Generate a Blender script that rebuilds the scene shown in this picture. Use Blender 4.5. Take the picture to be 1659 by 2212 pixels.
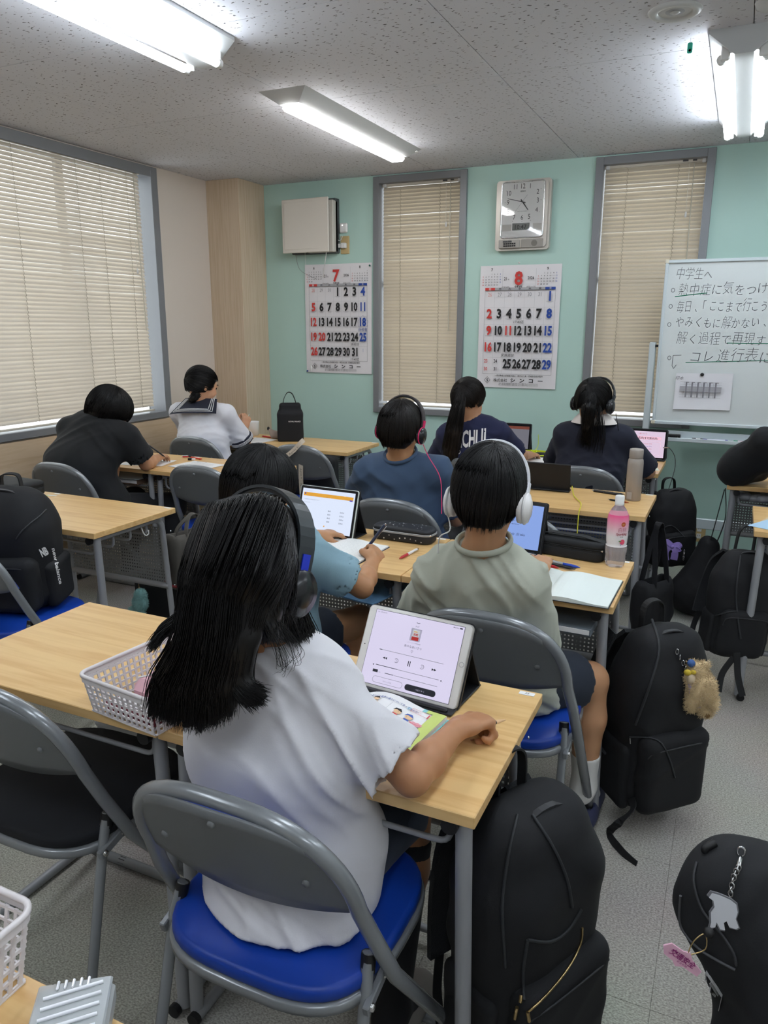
import bpy, math, random
import numpy as np
from mathutils import Vector, Matrix
random.seed(7); RNG = np.random.default_rng(7)
PI = math.pi
for _o in list(bpy.data.objects): bpy.data.objects.remove(_o)
SC = bpy.context.scene
# ------------------------------------------------------------------ camera
FPX, CXP, CYP, CAMH = 1625.0, 829.5, 1106.0, 1.44
PITCH, YAW, ROLL = math.radians(13.85), math.radians(24.8), math.radians(0.15)
def cam_axes():
    c, s = math.cos, math.sin
    f = Vector((-s(YAW)*c(PITCH), c(YAW)*c(PITCH), -s(PITCH)))
    r = Vector((c(YAW), s(YAW), 0)); u = r.cross(f)
    return r*c(ROLL)+u*s(ROLL), u*c(ROLL)-r*s(ROLL), f
_R, _U, _F = cam_axes()
cam = bpy.data.cameras.new('camera'); cam.sensor_fit = 'HORIZONTAL'; cam.sensor_width = 36
cam.lens = FPX/1659*36; cam.clip_start = 0.02
camo = bpy.data.objects.new('camera', cam); SC.collection.objects.link(camo)
M = Matrix((( _R.x, _U.x, -_F.x, 0), (_R.y, _U.y, -_F.y, 0), (_R.z, _U.z, -_F.z, CAMH), (0, 0, 0, 1)))
camo.matrix_world = M; SC.camera = camo
def _ray(x, y): return _R*(x-CXP)+_U*(CYP-y)+_F*FPX
def at(x, y, Y):            # point of the photograph at depth Y
    d = _ray(x, y); t = Y/d.y; return Vector((d.x*t, Y, d.z*t+CAMH))
def onz(x, y, z):           # point of the photograph at height z
    d = _ray(x, y); t = (z-CAMH)/d.z; return Vector((d.x*t, d.y*t, z))
# ------------------------------------------------------------------ world, exposure
w = bpy.data.worlds.new('world'); SC.world = w; w.use_nodes = True
w.node_tree.nodes['Background'].inputs[0].default_value = (0.94, 0.97, 1.0, 1)
w.node_tree.nodes['Background'].inputs[1].default_value = .9
SC.view_settings.view_transform = 'Standard'; SC.view_settings.look = 'None'
SC.view_settings.exposure = 1.76; SC.view_settings.gamma = 1.0; SC.view_settings.use_curve_mapping = False
SC.cycles.use_denoising = True; SC.cycles.max_bounces = 8; SC.cycles.diffuse_bounces = 4
LAMP = 10.5                 # strength of the fluorescent tubes
# ------------------------------------------------------------------ materials
def srgb(h):
    h = h.lstrip('#'); c = [int(h[i:i+2], 16)/255 for i in (0, 2, 4)]
    return tuple(x/12.92 if x <= .04045 else ((x+.055)/1.055)**2.4 for x in c)
MATS = {}
def mat(name, col='#888888', rough=.5, metal=0., bump=None, var=None, emit=None, trans=0., coat=0., spec=.5, alpha=1., ior=1.45, sheen=0.):
    if name in MATS: return MATS[name]
    m = bpy.data.materials.new(name); m.use_nodes = True; nt = m.node_tree
    b = nt.nodes['Principled BSDF']; c = srgb(col) if isinstance(col, str) else col
    b.inputs['Base Color'].default_value = (*c, 1); b.inputs['Roughness'].default_value = rough
    b.inputs['Metallic'].default_value = metal; b.inputs['Specular IOR Level'].default_value = spec
    b.inputs['Transmission Weight'].default_value = trans; b.inputs['Coat Weight'].default_value = coat
    b.inputs['Alpha'].default_value = alpha; b.inputs['IOR'].default_value = ior
    b.inputs['Sheen Weight'].default_value = sheen
    if emit: b.inputs['Emission Color'].default_value = (*(srgb(emit[0]) if isinstance(emit[0], str) else emit[0]), 1); b.inputs['Emission Strength'].default_value = emit[1]
    tc = nt.nodes.new('ShaderNodeTexCoord')
    if var:     # (scale, amount): mottled lightness
        n = nt.nodes.new('ShaderNodeTexNoise'); n.inputs['Scale'].default_value = var[0]; n.inputs['Detail'].default_value = 6
        nt.links.new(tc.outputs['Object'], n.inputs['Vector'])
        mx = nt.nodes.new('ShaderNodeMix'); mx.data_type = 'RGBA'
        mx.inputs['A'].default_value = (*[x*(1-var[1]) for x in c], 1); mx.inputs['B'].default_value = (*[min(1, x*(1+var[1])) for x in c], 1)
        nt.links.new(n.outputs['Fac'], mx.inputs['Factor']); nt.links.new(mx.outputs['Result'], b.inputs['Base Color'])
    if bump:    # (scale, strength, distance)
        n = nt.nodes.new('ShaderNodeTexNoise'); n.inputs['Scale'].default_value = bump[0]; n.inputs['Detail'].default_value = 4
        nt.links.new(tc.outputs['Object'], n.inputs['Vector'])
        bp = nt.nodes.new('ShaderNodeBump'); bp.inputs['Strength'].default_value = bump[1]; bp.inputs['Distance'].default_value = bump[2] if len(bump) > 2 else .001
        nt.links.new(n.outputs['Fac'], bp.inputs['Height']); nt.links.new(bp.outputs['Normal'], b.inputs['Normal'])
    MATS[name] = m; return m
def grain_mat(name, c1, c2, sc=(1.2, 26, 26), rough=.4, amp=.5, spec=.5):      # wood print, grain along x
    m = mat(name, c1, rough, spec=spec); nt = m.node_tree; b = nt.nodes['Principled BSDF']; tc = nt.nodes['Texture Coordinate']
    mp = nt.nodes.new('ShaderNodeMapping'); mp.inputs['Scale'].default_value = sc
    nt.links.new(tc.outputs['Object'], mp.inputs['Vector'])
    n = nt.nodes.new('ShaderNodeTexNoise'); n.inputs['Scale'].default_value = 1.6; n.inputs['Detail'].default_value = 8; n.inputs['Distortion'].default_value = .9
    nt.links.new(mp.outputs['Vector'], n.inputs['Vector'])
    r = nt.nodes.new('ShaderNodeValToRGB'); r.color_ramp.elements[0].position = .42; r.color_ramp.elements[1].position = .62
    r.color_ramp.elements[0].color = (*srgb(c1), 1); r.color_ramp.elements[1].color = (*srgb(c2), 1)
    nt.links.new(n.outputs['Fac'], r.inputs['Fac']); nt.links.new(r.outputs['Color'], b.inputs['Base Color'])
    return m
DESKW = grain_mat('desk_laminate', '#dfba80', '#d2a76d', (1.3, 22, 22), .33)
mat('desk_edge', '#d6b278', .4)
PILW = grain_mat('pale_oak_print', '#cdbaa2', '#c3ae93', (60, 60, 1.6), .6)
WAINW = grain_mat('pale_maple_print', '#ccb598', '#c3aa8a', (26, 26, 26), .6)
_n = [x for x in WAINW.node_tree.nodes if x.type == 'MAPPING'][0]; _n.inputs['Scale'].default_value = (24, 1.6, 24)
MINT = mat('mint_wall_paint', '#b1d0c7', .6, bump=(220, .12, .001))
CREAM = mat('cream_wallpaper', '#cfc5ba', .75, bump=(160, .3, .001))
OFFW = mat('white_wallpaper', '#cfcdc8', .8)
ALU = mat('grey_window_metal', '#808286', .42, .2)
STEEL = mat('grey_enamel_tube', '#96989b', .38, .15)
PANEL = mat('grey_enamel_panel', '#7d8082', .45, .1)
CHFR = mat('dark_grey_enamel', '#878b8e', .26, .3, coat=.3)
CHBK = mat('grey_plastic_shell', '#6a6d6f', .4)
BLUE = mat('blue_vinyl', '#0e3a9a', .42, bump=(500, .1, .0005))
BLKS = mat('black_mesh_fabric', '#15171c', .85, bump=(900, .3, .0005))
BLK = mat('black_rubber', '#141416', .5)
CHROME = mat('chrome', '#cccccc', .18, 1.)
PAPER = mat('white_paper', '#e8e8e8', .7)
WHITEP = mat('white_plastic', '#dcdcda', .4)
INK = mat('black_ink', '#1c1c1e', .6); RED = mat('red_ink', '#cf2f2b', .6); BLUEI = mat('blue_ink', '#1e3f8c', .6); GREYI = mat('grey_ink', '#8c8c90', .6)
# ------------------------------------------------------------------ object helpers
COL = SC.collection
def link(name, me, m=None, parent=None, smooth=True):
    if m is not None and not me.materials: me.materials.append(m)
    if smooth and len(me.polygons): me.polygons.foreach_set('use_smooth', [True]*len(me.polygons))
    o = bpy.data.objects.new(name, me); COL.objects.link(o)
    if parent is not None: o.parent = parent
    return o
def mesh(name, v, f, m=None, parent=None, smooth=False):
    me = bpy.data.meshes.new(name); me.from_pydata([tuple(p) for p in v], [], f); me.update()
    return link(name, me, m, parent, smooth)
def tag(o, label, cat, group=None):
    o['label'] = label; o['category'] = cat
    if group: o['group'] = group
    return o
def thing(name, label, cat, loc=(0, 0, 0), rz=0., group=None):
    o = bpy.data.objects.new(name, None); COL.objects.link(o); o.empty_display_size = .05
    o.location = loc; o.rotation_euler = (0, 0, rz); return tag(o, label, cat, group)
def struct(o): o['kind'] = 'structure'; return o
KIDS = {}
def children(o): return [c for c in o.children]
def dup(o, parent=None):
    c = o.copy(); COL.objects.link(c)
    if parent is not None: c.parent = parent
    for ch in o.children: dup(ch, c)
    return c
class MB:
    """collects simple shapes into one mesh"""
    def __init__(s): s.v = []; s.f = []; s.sm = []
    def add(s, v, f, sm=False):
        n = len(s.v); s.v += [tuple(p) for p in v]; s.f += [tuple(i+n for i in q) for q in f]; s.sm += [sm]*len(f); return s
    def box(s, c, d, rot=None, bev=0.):
        hx, hy, hz = d[0]/2, d[1]/2, d[2]/2
        if bev > 0:
            b = min(bev, hx*.99, hy*.99, hz*.99); v = []; idx = {}
            for sx in (-1, 1):
                for sy in (-1, 1):
                    for sz in (-1, 1):
                        for ax in range(3):
                            p = [sx*(hx-b), sy*(hy-b), sz*(hz-b)]; p[ax] = (sx*hx, sy*hy, sz*hz)[ax]
                            idx[(sx, sy, sz, ax)] = len(v); v.append(p)
            f = []
            for ax in range(3):
                a, bb = (ax+1) % 3, (ax+2) % 3
                for sg in (-1, 1):
                    q = []
                    for (i, j) in ((-1, -1), (1, -1), (1, 1), (-1, 1)):
                        k = [0, 0, 0]; k[ax] = sg; k[a] = i; k[bb] = j; q.append(idx[(*k, ax)])
                    f.append(q if sg > 0 else q[::-1])
            for ax in range(3):     # edges along ax
                a, bb = (ax+1) % 3, (ax+2) % 3
                for i in (-1, 1):
                    for j in (-1, 1):
                        def g(e, w):
                            k = [0, 0, 0]; k[ax] = e; k[a] = i; k[bb] = j; return idx[(*k, w)]
                        q = [g(-1, a), g(-1, bb), g(1, bb), g(1, a)]
                        f.append(q if i*j < 0 else q[::-1])
            for sx in (-1, 1):
                for sy in (-1, 1):
                    for sz in (-1, 1):
                        q = [idx[(sx, sy, sz, k)] for k in range(3)]
                        f.append(q if sx*sy*sz > 0 else q[::-1])
        else:
            v = [(x, y, z) for x in (-hx, hx) for y in (-hy, hy) for z in (-hz, hz)]
            f = [(0, 1, 3, 2), (4, 6, 7, 5), (0, 4, 5, 1), (2, 3, 7, 6), (0, 2, 6, 4), (1, 5, 7, 3)]
        R = rot if rot is not None else Matrix.Identity(3)
        c = Vector(c); return s.add([R @ Vector(p)+c for p in v], f)
    def tube(s, path, r, n=8, closed=False, caps=True, flat=None):
        P = [Vector(p) for p in path]; N = len(P); rr = r if isinstance(r, (list, tuple)) else [r]*N
        T = []
        for i in range(N):
            a = P[(i-1) % N] if closed or i > 0 else P[i]; b = P[(i+1) % N] if closed or i < N-1 else P[i]
            t = (b-a); T.append(t.normalized() if t.length > 1e-9 else Vector((0, 0, 1)))
        up = Vector((0, 0, 1)) if abs(T[0].z) < .9 else Vector((1, 0, 0))
        nrm = (up-T[0]*up.dot(T[0])).normalized(); v = []
        for i in range(N):
            if i: nrm = (nrm-T[i]*nrm.dot(T[i])); nrm = nrm.normalized() if nrm.length > 1e-6 else T[i].orthogonal().normalized()
            bi = T[i].cross(nrm)
            for k in range(n):
                a = 2*PI*k/n; v.append(P[i]+nrm*(math.cos(a)*rr[i]*(flat or 1))+bi*(math.sin(a)*rr[i]))
        f = []
        for i in range(N if closed else N-1):
            j = (i+1) % N
            for k in range(n): f.append((i*n+k, i*n+(k+1) % n, j*n+(k+1) % n, j*n+k))
        s.add(v, f, True)
        if caps and not closed:
            s.add([v[k] for k in range(n)], [tuple(range(n))[::-1]]); s.add([v[(N-1)*n+k] for k in range(n)], [tuple(range(n))])
        return s
    def lathe(s, prof, c=(0, 0, 0), n=24, axis=None, sm=True):
        c = Vector(c); v = []; f = []
        R = Vector((0, 0, 1)).rotation_difference(Vector(axis)).to_matrix() if axis is not None else Matrix.Identity(3)
        for (r, z) in prof:
            for k in range(n): a = 2*PI*k/n; v.append(R @ Vector((r*math.cos(a), r*math.sin(a), z))+c)
        for i in range(len(prof)-1):
            for k in range(n): f.append((i*n+k, i*n+(k+1) % n, (i+1)*n+(k+1) % n, (i+1)*n+k))
        s.add(v, f, sm)
        if prof[0][0] > 1e-6: s.add(v[:n], [tuple(range(n))[::-1]])
        if prof[-1][0] > 1e-6: s.add(v[-n:], [tuple(range(n))])
        return s
    def sphere(s, c, r, n=14, sc=(1, 1, 1), R=None):
        m = n//2+1; v = []; c = Vector(c)
        for i in range(m+1):
            t = PI*i/m
            for k in range(n):
                a = 2*PI*k/n; p = Vector((r*sc[0]*math.sin(t)*math.cos(a), r*sc[1]*math.sin(t)*math.sin(a), r*sc[2]*math.cos(t)))
                v.append((R @ p if R is not None else p)+c)
        f = [(i*n+k, (i+1)*n+k, (i+1)*n+(k+1) % n, i*n+(k+1) % n) for i in range(m) for k in range(n)]
        return s.add(v, f, True)
    def prism(s, pts, z0, z1, mtx=None):
        n = len(pts); v = [(p[0], p[1], z0) for p in pts]+[(p[0], p[1], z1) for p in pts]
        if mtx is not None: v = [mtx @ Vector(p) for p in v]
        f = [tuple(range(n))[::-1], tuple(range(n, 2*n))]+[(k, (k+1) % n, n+(k+1) % n, n+k) for k in range(n)]
        return s.add(v, f)
    def ribbon(s, path, wid, side, th=.0025):
        """flat strap: path points, width, side vector(s)"""
        P = [Vector(p) for p in path]; N = len(P); v = []
        for i in range(N):
            t = (P[min(i+1, N-1)]-P[max(i-1, 0)]).normalized()
            sd = Vector(side[i] if isinstance(side, list) else side); sd = (sd-t*sd.dot(t)).normalized(); nn = t.cross(sd)
            ww = wid[i] if isinstance(wid, list) else wid
            for a, b in ((-1, -1), (1, -1), (1, 1), (-1, 1)): v.append(P[i]+sd*(a*ww/2)+nn*(b*th/2))
        f = [(0, 3, 2, 1), ((N-1)*4, (N-1)*4+1, (N-1)*4+2, (N-1)*4+3)]
        for i in range(N-1):
            for k in range(4): f.append((i*4+k, i*4+(k+1) % 4, (i+1)*4+(k+1) % 4, (i+1)*4+k))
        s.add(v, f, False); return s
    def build(s, name, m=None, parent=None):
        me = bpy.data.meshes.new(name); me.from_pydata(s.v, [], s.f); me.update()
        me.polygons.foreach_set('use_smooth', s.sm)
        return link(name, me, m, parent, False)
def fillet(pts, r, n=6):
    pts = [Vector(p) for p in pts]; out = [pts[0]]
    for i in range(1, len(pts)-1):
        a, b, c = pts[i-1], pts[i], pts[i+1]; u = (a-b); w_ = (c-b); d = min(r, u.length*.49, w_.length*.49)
        p, q = b+u.normalized()*d, b+w_.normalized()*d
        for k in range(n+1): t = k/n; out.append(p*(1-t)**2+b*(2*t*(1-t))+q*t*t)
    out.append(pts[-1]); return out
def smooth_path(pts, n=6):
    P = [Vector(p) for p in pts]; out = []
    for i in range(len(P)-1):
        p0, p1, p2, p3 = P[max(i-1, 0)], P[i], P[i+1], P[min(i+2, len(P)-1)]
        for k in range(n):
            t = k/n; out.append(.5*((2*p1)+(p2-p0)*t+(2*p0-5*p1+4*p2-p3)*t*t+(3*p1-p0-3*p2+p3)*t**3))
    out.append(P[-1]); return out
def rrect(wd, ht, r, n=4):
    out = []
    for cx, cy, a0 in ((wd/2-r, ht/2-r, 0), (-wd/2+r, ht/2-r, PI/2), (-wd/2+r, -ht/2+r, PI), (wd/2-r, -ht/2+r, 3*PI/2)):
        for k in range(n+1): a = a0+PI/2*k/n; out.append((cx+r*math.cos(a), cy+r*math.sin(a)))
    return out
# --- lettering: real letter outlines collected into one mesh
_TC = {}
def glyphs(s, bold=0., res=2):
    k = (s, bold, res)
    if k not in _TC:
        cu = bpy.data.curves.new('t', 'FONT'); cu.body = s; cu.resolution_u = res; cu.offset = bold; cu.size = 1
        o = bpy.data.objects.new('t', cu); me = bpy.data.meshes.new_from_object(o)
        n = len(me.vertices); co = np.zeros(n*3); me.vertices.foreach_get('co', co)
        _TC[k] = (co.reshape(-1, 3), [tuple(p.vertices) for p in me.polygons])
        bpy.data.objects.remove(o); bpy.data.curves.remove(cu); bpy.data.meshes.remove(me)
    return _TC[k]
class Print:
    """letters and flat shapes printed on the local plane u,v (lifted along the normal)"""
    def __init__(s, org, u, v, lift=.0006):
        s.o = Vector(org); s.u = Vector(u).normalized(); s.w = Vector(v).normalized(); s.n = s.u.cross(s.w); s.l = lift; s.g = {}
    def _put(s, m, co, f, lift=0):
        V, F = s.g.setdefault(m.name, ([], [])); n = len(V)
        for p in co: V.append(s.o+s.u*float(p[0])+s.w*float(p[1])+s.n*(s.l+lift))
        F += [tuple(i+n for i in q) for q in f]
    def text(s, t, x, y, h, m, bold=0., xs=1., align='c', shear=0., rot=0., lift=.0002):
        co, f = glyphs(t, bold)
        if not len(co): return
        a = co.copy()*h/.72
        a[:, 0] *= xs; x0, x1 = a[:, 0].min(), a[:, 0].max()
        a[:, 0] -= {'c': (x0+x1)/2, 'l': x0, 'r': x1}[align]; a[:, 0] += shear*a[:, 1]
        if rot: c, q = math.cos(rot), math.sin(rot); a[:, 0], a[:, 1] = a[:, 0]*c-a[:, 1]*q, a[:, 0]*q+a[:, 1]*c
        a[:, 0] += x; a[:, 1] += y; s._put(m, a, f, lift)
    def rect(s, x, y, wd, ht, m, lift=0.):
        s._put(m, [(x, y), (x+wd, y), (x+wd, y+ht), (x, y+ht)], [(0, 1, 2, 3)], lift)
    def poly(s, pts, m, lift=0.): s._put(m, pts, [tuple(range(len(pts)))], lift)
    def line(s, pts, wd, m, lift=0.):
        for (x0, y0), (x1, y1) in zip(pts, pts[1:]):
            L = math.hypot(x1-x0, y1-y0) or 1; nx, ny = -(y1-y0)/L*wd/2, (x1-x0)/L*wd/2
            s._put(m, [(x0-nx, y0-ny), (x1-nx, y1-ny), (x1+nx, y1+ny), (x0+nx, y0+ny)], [(0, 1, 2, 3)], lift)
    def disc(s, x, y, r, m, lift=0., n=20, ry=None): s.poly([(x+r*math.cos(2*PI*k/n), y+(ry or r)*math.sin(2*PI*k/n)) for k in range(n)], m, lift)
    def build(s, parent, name='print'):
        for k, (V, F) in s.g.items():
            me = bpy.data.meshes.new(name); me.from_pydata([tuple(p) for p in V], [], F); me.update()
            link(name, me, MATS[k], parent, False)
def uv(o, D): return Vector(o), D
# ================================================================== ROOM
XL, YB, CH = -3.53, 4.95, 2.43
XR, YF = 3.2, -2.6
# ceiling: fissured plaster tiles
def ceil_mat():
    m = mat('fissured_plaster_tile', '#d2d3da', .85); nt = m.node_tree; b = nt.nodes['Principled BSDF']; tc = nt.nodes['Texture Coordinate']
    geo = nt.nodes.new('ShaderNodeNewGeometry')
    n = nt.nodes.new('ShaderNodeTexNoise'); n.inputs['Scale'].default_value = 60; n.inputs['Detail'].default_value = 2
    nt.links.new(geo.outputs['Position'], n.inputs['Vector'])
    vm = nt.nodes.new('ShaderNodeVectorMath'); vm.operation = 'MULTIPLY_ADD'; vm.inputs[1].default_value = (.022, .022, .0)
    nt.links.new(n.outputs['Color'], vm.inputs[0]); nt.links.new(geo.outputs['Position'], vm.inputs[2])
    mp = nt.nodes.new('ShaderNodeMapping'); mp.inputs['Scale'].default_value = (15, 42, 1); mp.inputs['Rotation'].default_value = (0, 0, .12)
    nt.links.new(vm.outputs['Vector'], mp.inputs['Vector'])
    v = nt.nodes.new('ShaderNodeTexVoronoi'); v.voronoi_dimensions = '2D'; v.inputs['Scale'].default_value = 1.6; v.inputs['Randomness'].default_value = 1
    nt.links.new(mp.outputs['Vector'], v.inputs['Vector'])
    sp = nt.nodes.new('ShaderNodeSeparateColor'); nt.links.new(v.outputs['Color'], sp.inputs['Color'])
    th = nt.nodes.new('ShaderNodeMath'); th.operation = 'MULTIPLY_ADD'; th.inputs[1].default_value = .165; th.inputs[2].default_value = .0
    nt.links.new(sp.outputs['Red'], th.inputs[0])
    lt = nt.nodes.new('ShaderNodeMath'); lt.operation = 'LESS_THAN'; nt.links.new(v.outputs['Distance'], lt.inputs[0]); nt.links.new(th.outputs[0], lt.inputs[1])
    mx = nt.nodes.new('ShaderNodeMix'); mx.data_type = 'RGBA'; mx.inputs['A'].default_value = (*srgb('#d2d3da'), 1); mx.inputs['B'].default_value = (*srgb('#5c5b5c'), 1)
    nt.links.new(lt.outputs[0], mx.inputs['Factor']); nt.links.new(mx.outputs['Result'], b.inputs['Base Color'])
    return m
CEIL = ceil_mat()
ceiling = struct(MB().box(((XL+XR)/2, (YF+YB)/2, CH+.06), (XR-XL+.4, YB-YF+.4, .1)).build('ceiling', mat('dark_joint', '#55524f', .9)))
PX = .93
pm = None
for i in range(-1, 8):
    for j in range(8):
        x0, x1 = -3.79+i*PX, -3.79+(i+1)*PX; y1 = 5.09-j*.91; y0 = y1-.91
        a, b_, c_, d_ = max(x0, XL)+.0016, min(x1, XR)-.0016, max(y0, YF)+.0016, min(y1, YB)-.0016
        if b_-a < .02 or d_-c_ < .02: continue
        full = abs(b_-a-(PX-.0032)) < 1e-4 and abs(d_-c_-(.91-.0032)) < 1e-4
        if full and pm: o = link('ceiling_tile', pm, None, ceiling, False)
        else:
            o = MB().box((0, 0, 0), (b_-a, d_-c_, .012)).build('ceiling_tile', CEIL, ceiling)
            if full: pm = o.data
        o.location = ((a+b_)/2, (c_+d_)/2, CH+.006)
# floor: mottled vinyl tiles
def floor_mat():
    m = mat('mottled_grey_carpet', '#9a9890', .9); nt = m.node_tree; b = nt.nodes['Principled BSDF']; tc = nt.nodes['Texture Coordinate']
    geo = nt.nodes.new('ShaderNodeNewGeometry'); mp = nt.nodes.new('ShaderNodeMapping'); mp.inputs['Scale'].default_value = (140, 210, 60)
    nt.links.new(geo.outputs['Position'], mp.inputs['Vector'])
    n = nt.nodes.new('ShaderNodeTexNoise'); n.inputs['Scale'].default_value = 1.3; n.inputs['Detail'].default_value = 5
    nt.links.new(mp.outputs['Vector'], n.inputs['Vector'])
    r = nt.nodes.new('ShaderNodeValToRGB'); e = r.color_ramp.elements; e[0].position = .35; e[1].position = .65
    e[0].color = (*srgb('#8a877f'), 1); e[1].color = (*srgb('#c0bdb3'), 1)
    nt.links.new(n.outputs['Fac'], r.inputs['Fac'])
    n2 = nt.nodes.new('ShaderNodeTexNoise'); n2.inputs['Scale'].default_value = 2.2; n2.inputs['Detail'].default_value = 3; nt.links.new(geo.outputs['Position'], n2.inputs['Vector'])
    mx = nt.nodes.new('ShaderNodeMix'); mx.data_type = 'RGBA'; mx.blend_type = 'MULTIPLY'; mx.inputs['Factor'].default_value = .22
    nt.links.new(r.outputs['Color'], mx.inputs['A']); nt.links.new(n2.outputs['Color'], mx.inputs['B'])
    nt.links.new(mx.outputs['Result'], b.inputs['Base Color'])
    bp = nt.nodes.new('ShaderNodeBump'); bp.inputs['Strength'].default_value = .25; bp.inputs['Distance'].default_value = .002
    nt.links.new(n.outputs['Fac'], bp.inputs['Height']); nt.links.new(bp.outputs['Normal'], b.inputs['Normal'])
    return m
FLOOR = floor_mat()
floor = struct(MB().box(((XL+XR)/2, (YF+YB)/2, -.06), (XR-XL+.4, YB-YF+.4, .1)).build('floor', mat('floor_joint', '#8a877f', .9)))
ft = None
for i in range(14):
    for j in range(16):
        x0 = XL+i*.5; y1 = YB-j*.5; a, b_ = x0, min(x0+.5, XR); c_, d_ = max(y1-.5, YF), y1
        if b_-a < .01 or d_-c_ < .01: continue
        full = abs(b_-a-.5) < 1e-6 and abs(d_-c_-.5) < 1e-6
        if full and ft: o = link('carpet_tile', ft, None, floor, False)
        else:
            o = MB().box((0, 0, 0), (b_-a-.0006, d_-c_-.0006, .01), bev=.0005).build('carpet_tile', FLOOR, floor)
            if full: ft = o.data
        o.location = ((a+b_)/2, (c_+d_)/2, -.005)
# windows: x0,x1 on the back wall
WZ0, WZ1 = .838, 2.42
WB = [(-2.367, -1.700), (-.892, -.232)]
WLY = (2.05, 4.11)
mb = MB(); T = .16
xs = [XL-.2]+[c for p in WB for c in p]+[XR+.2]
for k in range(0, len(xs), 2): mb.box(((xs[k]+xs[k+1])/2, YB+T/2, CH/2), (xs[k+1]-xs[k], T, CH+.1))
for a, b_ in WB:
    mb.box(((a+b_)/2, YB+T/2, WZ0/2-.02), (b_-a, T, WZ0+.04)); mb.box(((a+b_)/2, YB+T/2, (WZ1+CH+.05)/2), (b_-a, T, CH+.05-WZ1))
wall_back = struct(mb.build('wall_back', MINT))
mb = MB()
for a, b_ in ((YF-.2, WLY[0]), (WLY[1], YB)): mb.box((XL-T/2, (a+b_)/2, CH/2), (T, b_-a, CH+.1))
mb.box((XL-T/2, sum(WLY)/2, WZ0/2-.02), (T, WLY[1]-WLY[0], WZ0+.04)); mb.box((XL-T/2, sum(WLY)/2, (WZ1+CH+.05)/2), (T, WLY[1]-WLY[0], CH+.05-WZ1))
wall_left = struct(mb.build('wall_left', CREAM))
struct(MB().box((XR+.06, (YF+YB)/2, CH/2), (.12, YB-YF+.4, CH+.1)).build('wall_right', OFFW))
struct(MB().box(((XL+XR)/2, YF-.06, CH/2), (XR-XL+.4, .12, CH+.1)).build('wall_front', OFFW))
# wainscot panels under the left window
wz = struct(MB().box((XL+.004, (YF+YB)/2, .40), (.006, YB-YF-.01, .79)).build('trim_1', mat('panel_backing', '#8c7a60', .8)))
yy = 4.40
while yy > YF+.1:
    y0 = max(yy-.91, YF+.01)
    MB().box((XL+.011, (yy+y0)/2, .415), (.01, yy-y0-.003, .825), bev=.0012).build('wainscot_panel', WAINW, wz); yy -= .91
MB().box((XL+.011, 4.52, .415), (.01, .225, .825), bev=.0012).build('wainscot_panel', WAINW, wz)
# corner pillar
struct(MB().box(((XL-3.254)/2, (4.633+YB)/2, CH/2), (-3.254-XL, YB-4.633, CH), bev=.002).build('trim_2', PILW))
# skirting
mb = MB().box(((-3.254+XR)/2, YB-.006, .055), (XR+3.254, .012, .11), bev=.003); struct(mb.build('baseboard_back', mat('beige_vinyl_base', '#b5b0a4', .6)))
struct(MB().box((XL+.021, (YF+4.633)/2, .05), (.01, 4.633-YF, .1), bev=.003).build('baseboard_left', MATS['beige_vinyl_base']))
# window frames, glass
GLASS = mat('window_glass', '#f2f7f7', .02, trans=1., ior=1.02)
BLIND = mat('cream_blind_slat', '#d3cabc', .45, spec=.4)
BLINDB = mat('beige_blind_slat', '#c6bba8', .45, spec=.4)
def window(n, axis, a, b_):
    """frame and glass; axis 'x' = back wall (a,b are x) ; 'y' = left wall (a,b are y)"""
    def P(u, d, z): return (u, YB+d, z) if axis == 'x' else (XL-d, u, z)
    def S(u, d, z): return (u, d, z) if axis == 'x' else (d, u, z)
    root = bpy.data.objects.new('window_%d' % n, None); COL.objects.link(root); struct(root); root.location = P((a+b_)/2, 0, WZ0)
    L = -Vector(root.location)
    W = b_-a; zc = (WZ0+WZ1)/2; H = WZ1-WZ0; fw = .045 if axis == 'x' else .06
    def bx(c, d, nm, m, bev=.002):
        o = MB().box(Vector(c)+L, d, bev=bev).build(nm, m, root); return o
    for nm, u in (('jamb', a+fw/2), ('jamb', b_-fw/2)): bx(P(u, .055, zc), S(fw, .15, H), nm, ALU)
    bx(P((a+b_)/2, .055, WZ1-fw/2), S(W-2*fw, .15, fw), 'head', ALU); bx(P((a+b_)/2, .05, WZ0+.02), S(W-2*fw, .16, .04), 'sill', ALU)
    bx(P((a+b_)/2, .12, zc), S(W-2*fw, .005, H-.08), 'pane', GLASS, 0)
    if axis == 'x': bx(P((a+b_)/2, .11, zc+.1), S(W-2*fw, .03, .035), 'transom', ALU); 
    else:
        for q in (1/3, 2/3): bx(P(a+W*q, .11, zc), S(.05, .03, H-.08), 'mullion', ALU)
    return root
window(1, 'y', *WLY); window(2, 'x', *WB[0]); window(3, 'x', *WB[1])
def slat_mesh(name, wd, m, nseg=5, tl=60):
    """curved aluminium slat, length wd along x, tilted almost shut, centre at origin"""
    v = []; f = []; ch = .0275; tilt = math.radians(tl)
    for k in range(nseg+1):
        t = (k/nseg-.5)*ch; bow = .0028*(1-(2*k/nseg-1)**2)
        y, z = t, bow
        yy_, zz = y*math.cos(tilt)-z*math.sin(tilt), y*math.sin(tilt)+z*math.cos(tilt)
        v += [(-wd/2, yy_, zz), (wd/2, yy_, zz)]
    for k in range(nseg): f.append((2*k, 2*k+1, 2*k+3, 2*k+2))
    me = bpy.data.meshes.new(name); me.from_pydata(v, [], f); me.materials.append(m); me.update()
    me.polygons.foreach_set('use_smooth', [True]*len(f)); return me
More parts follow.
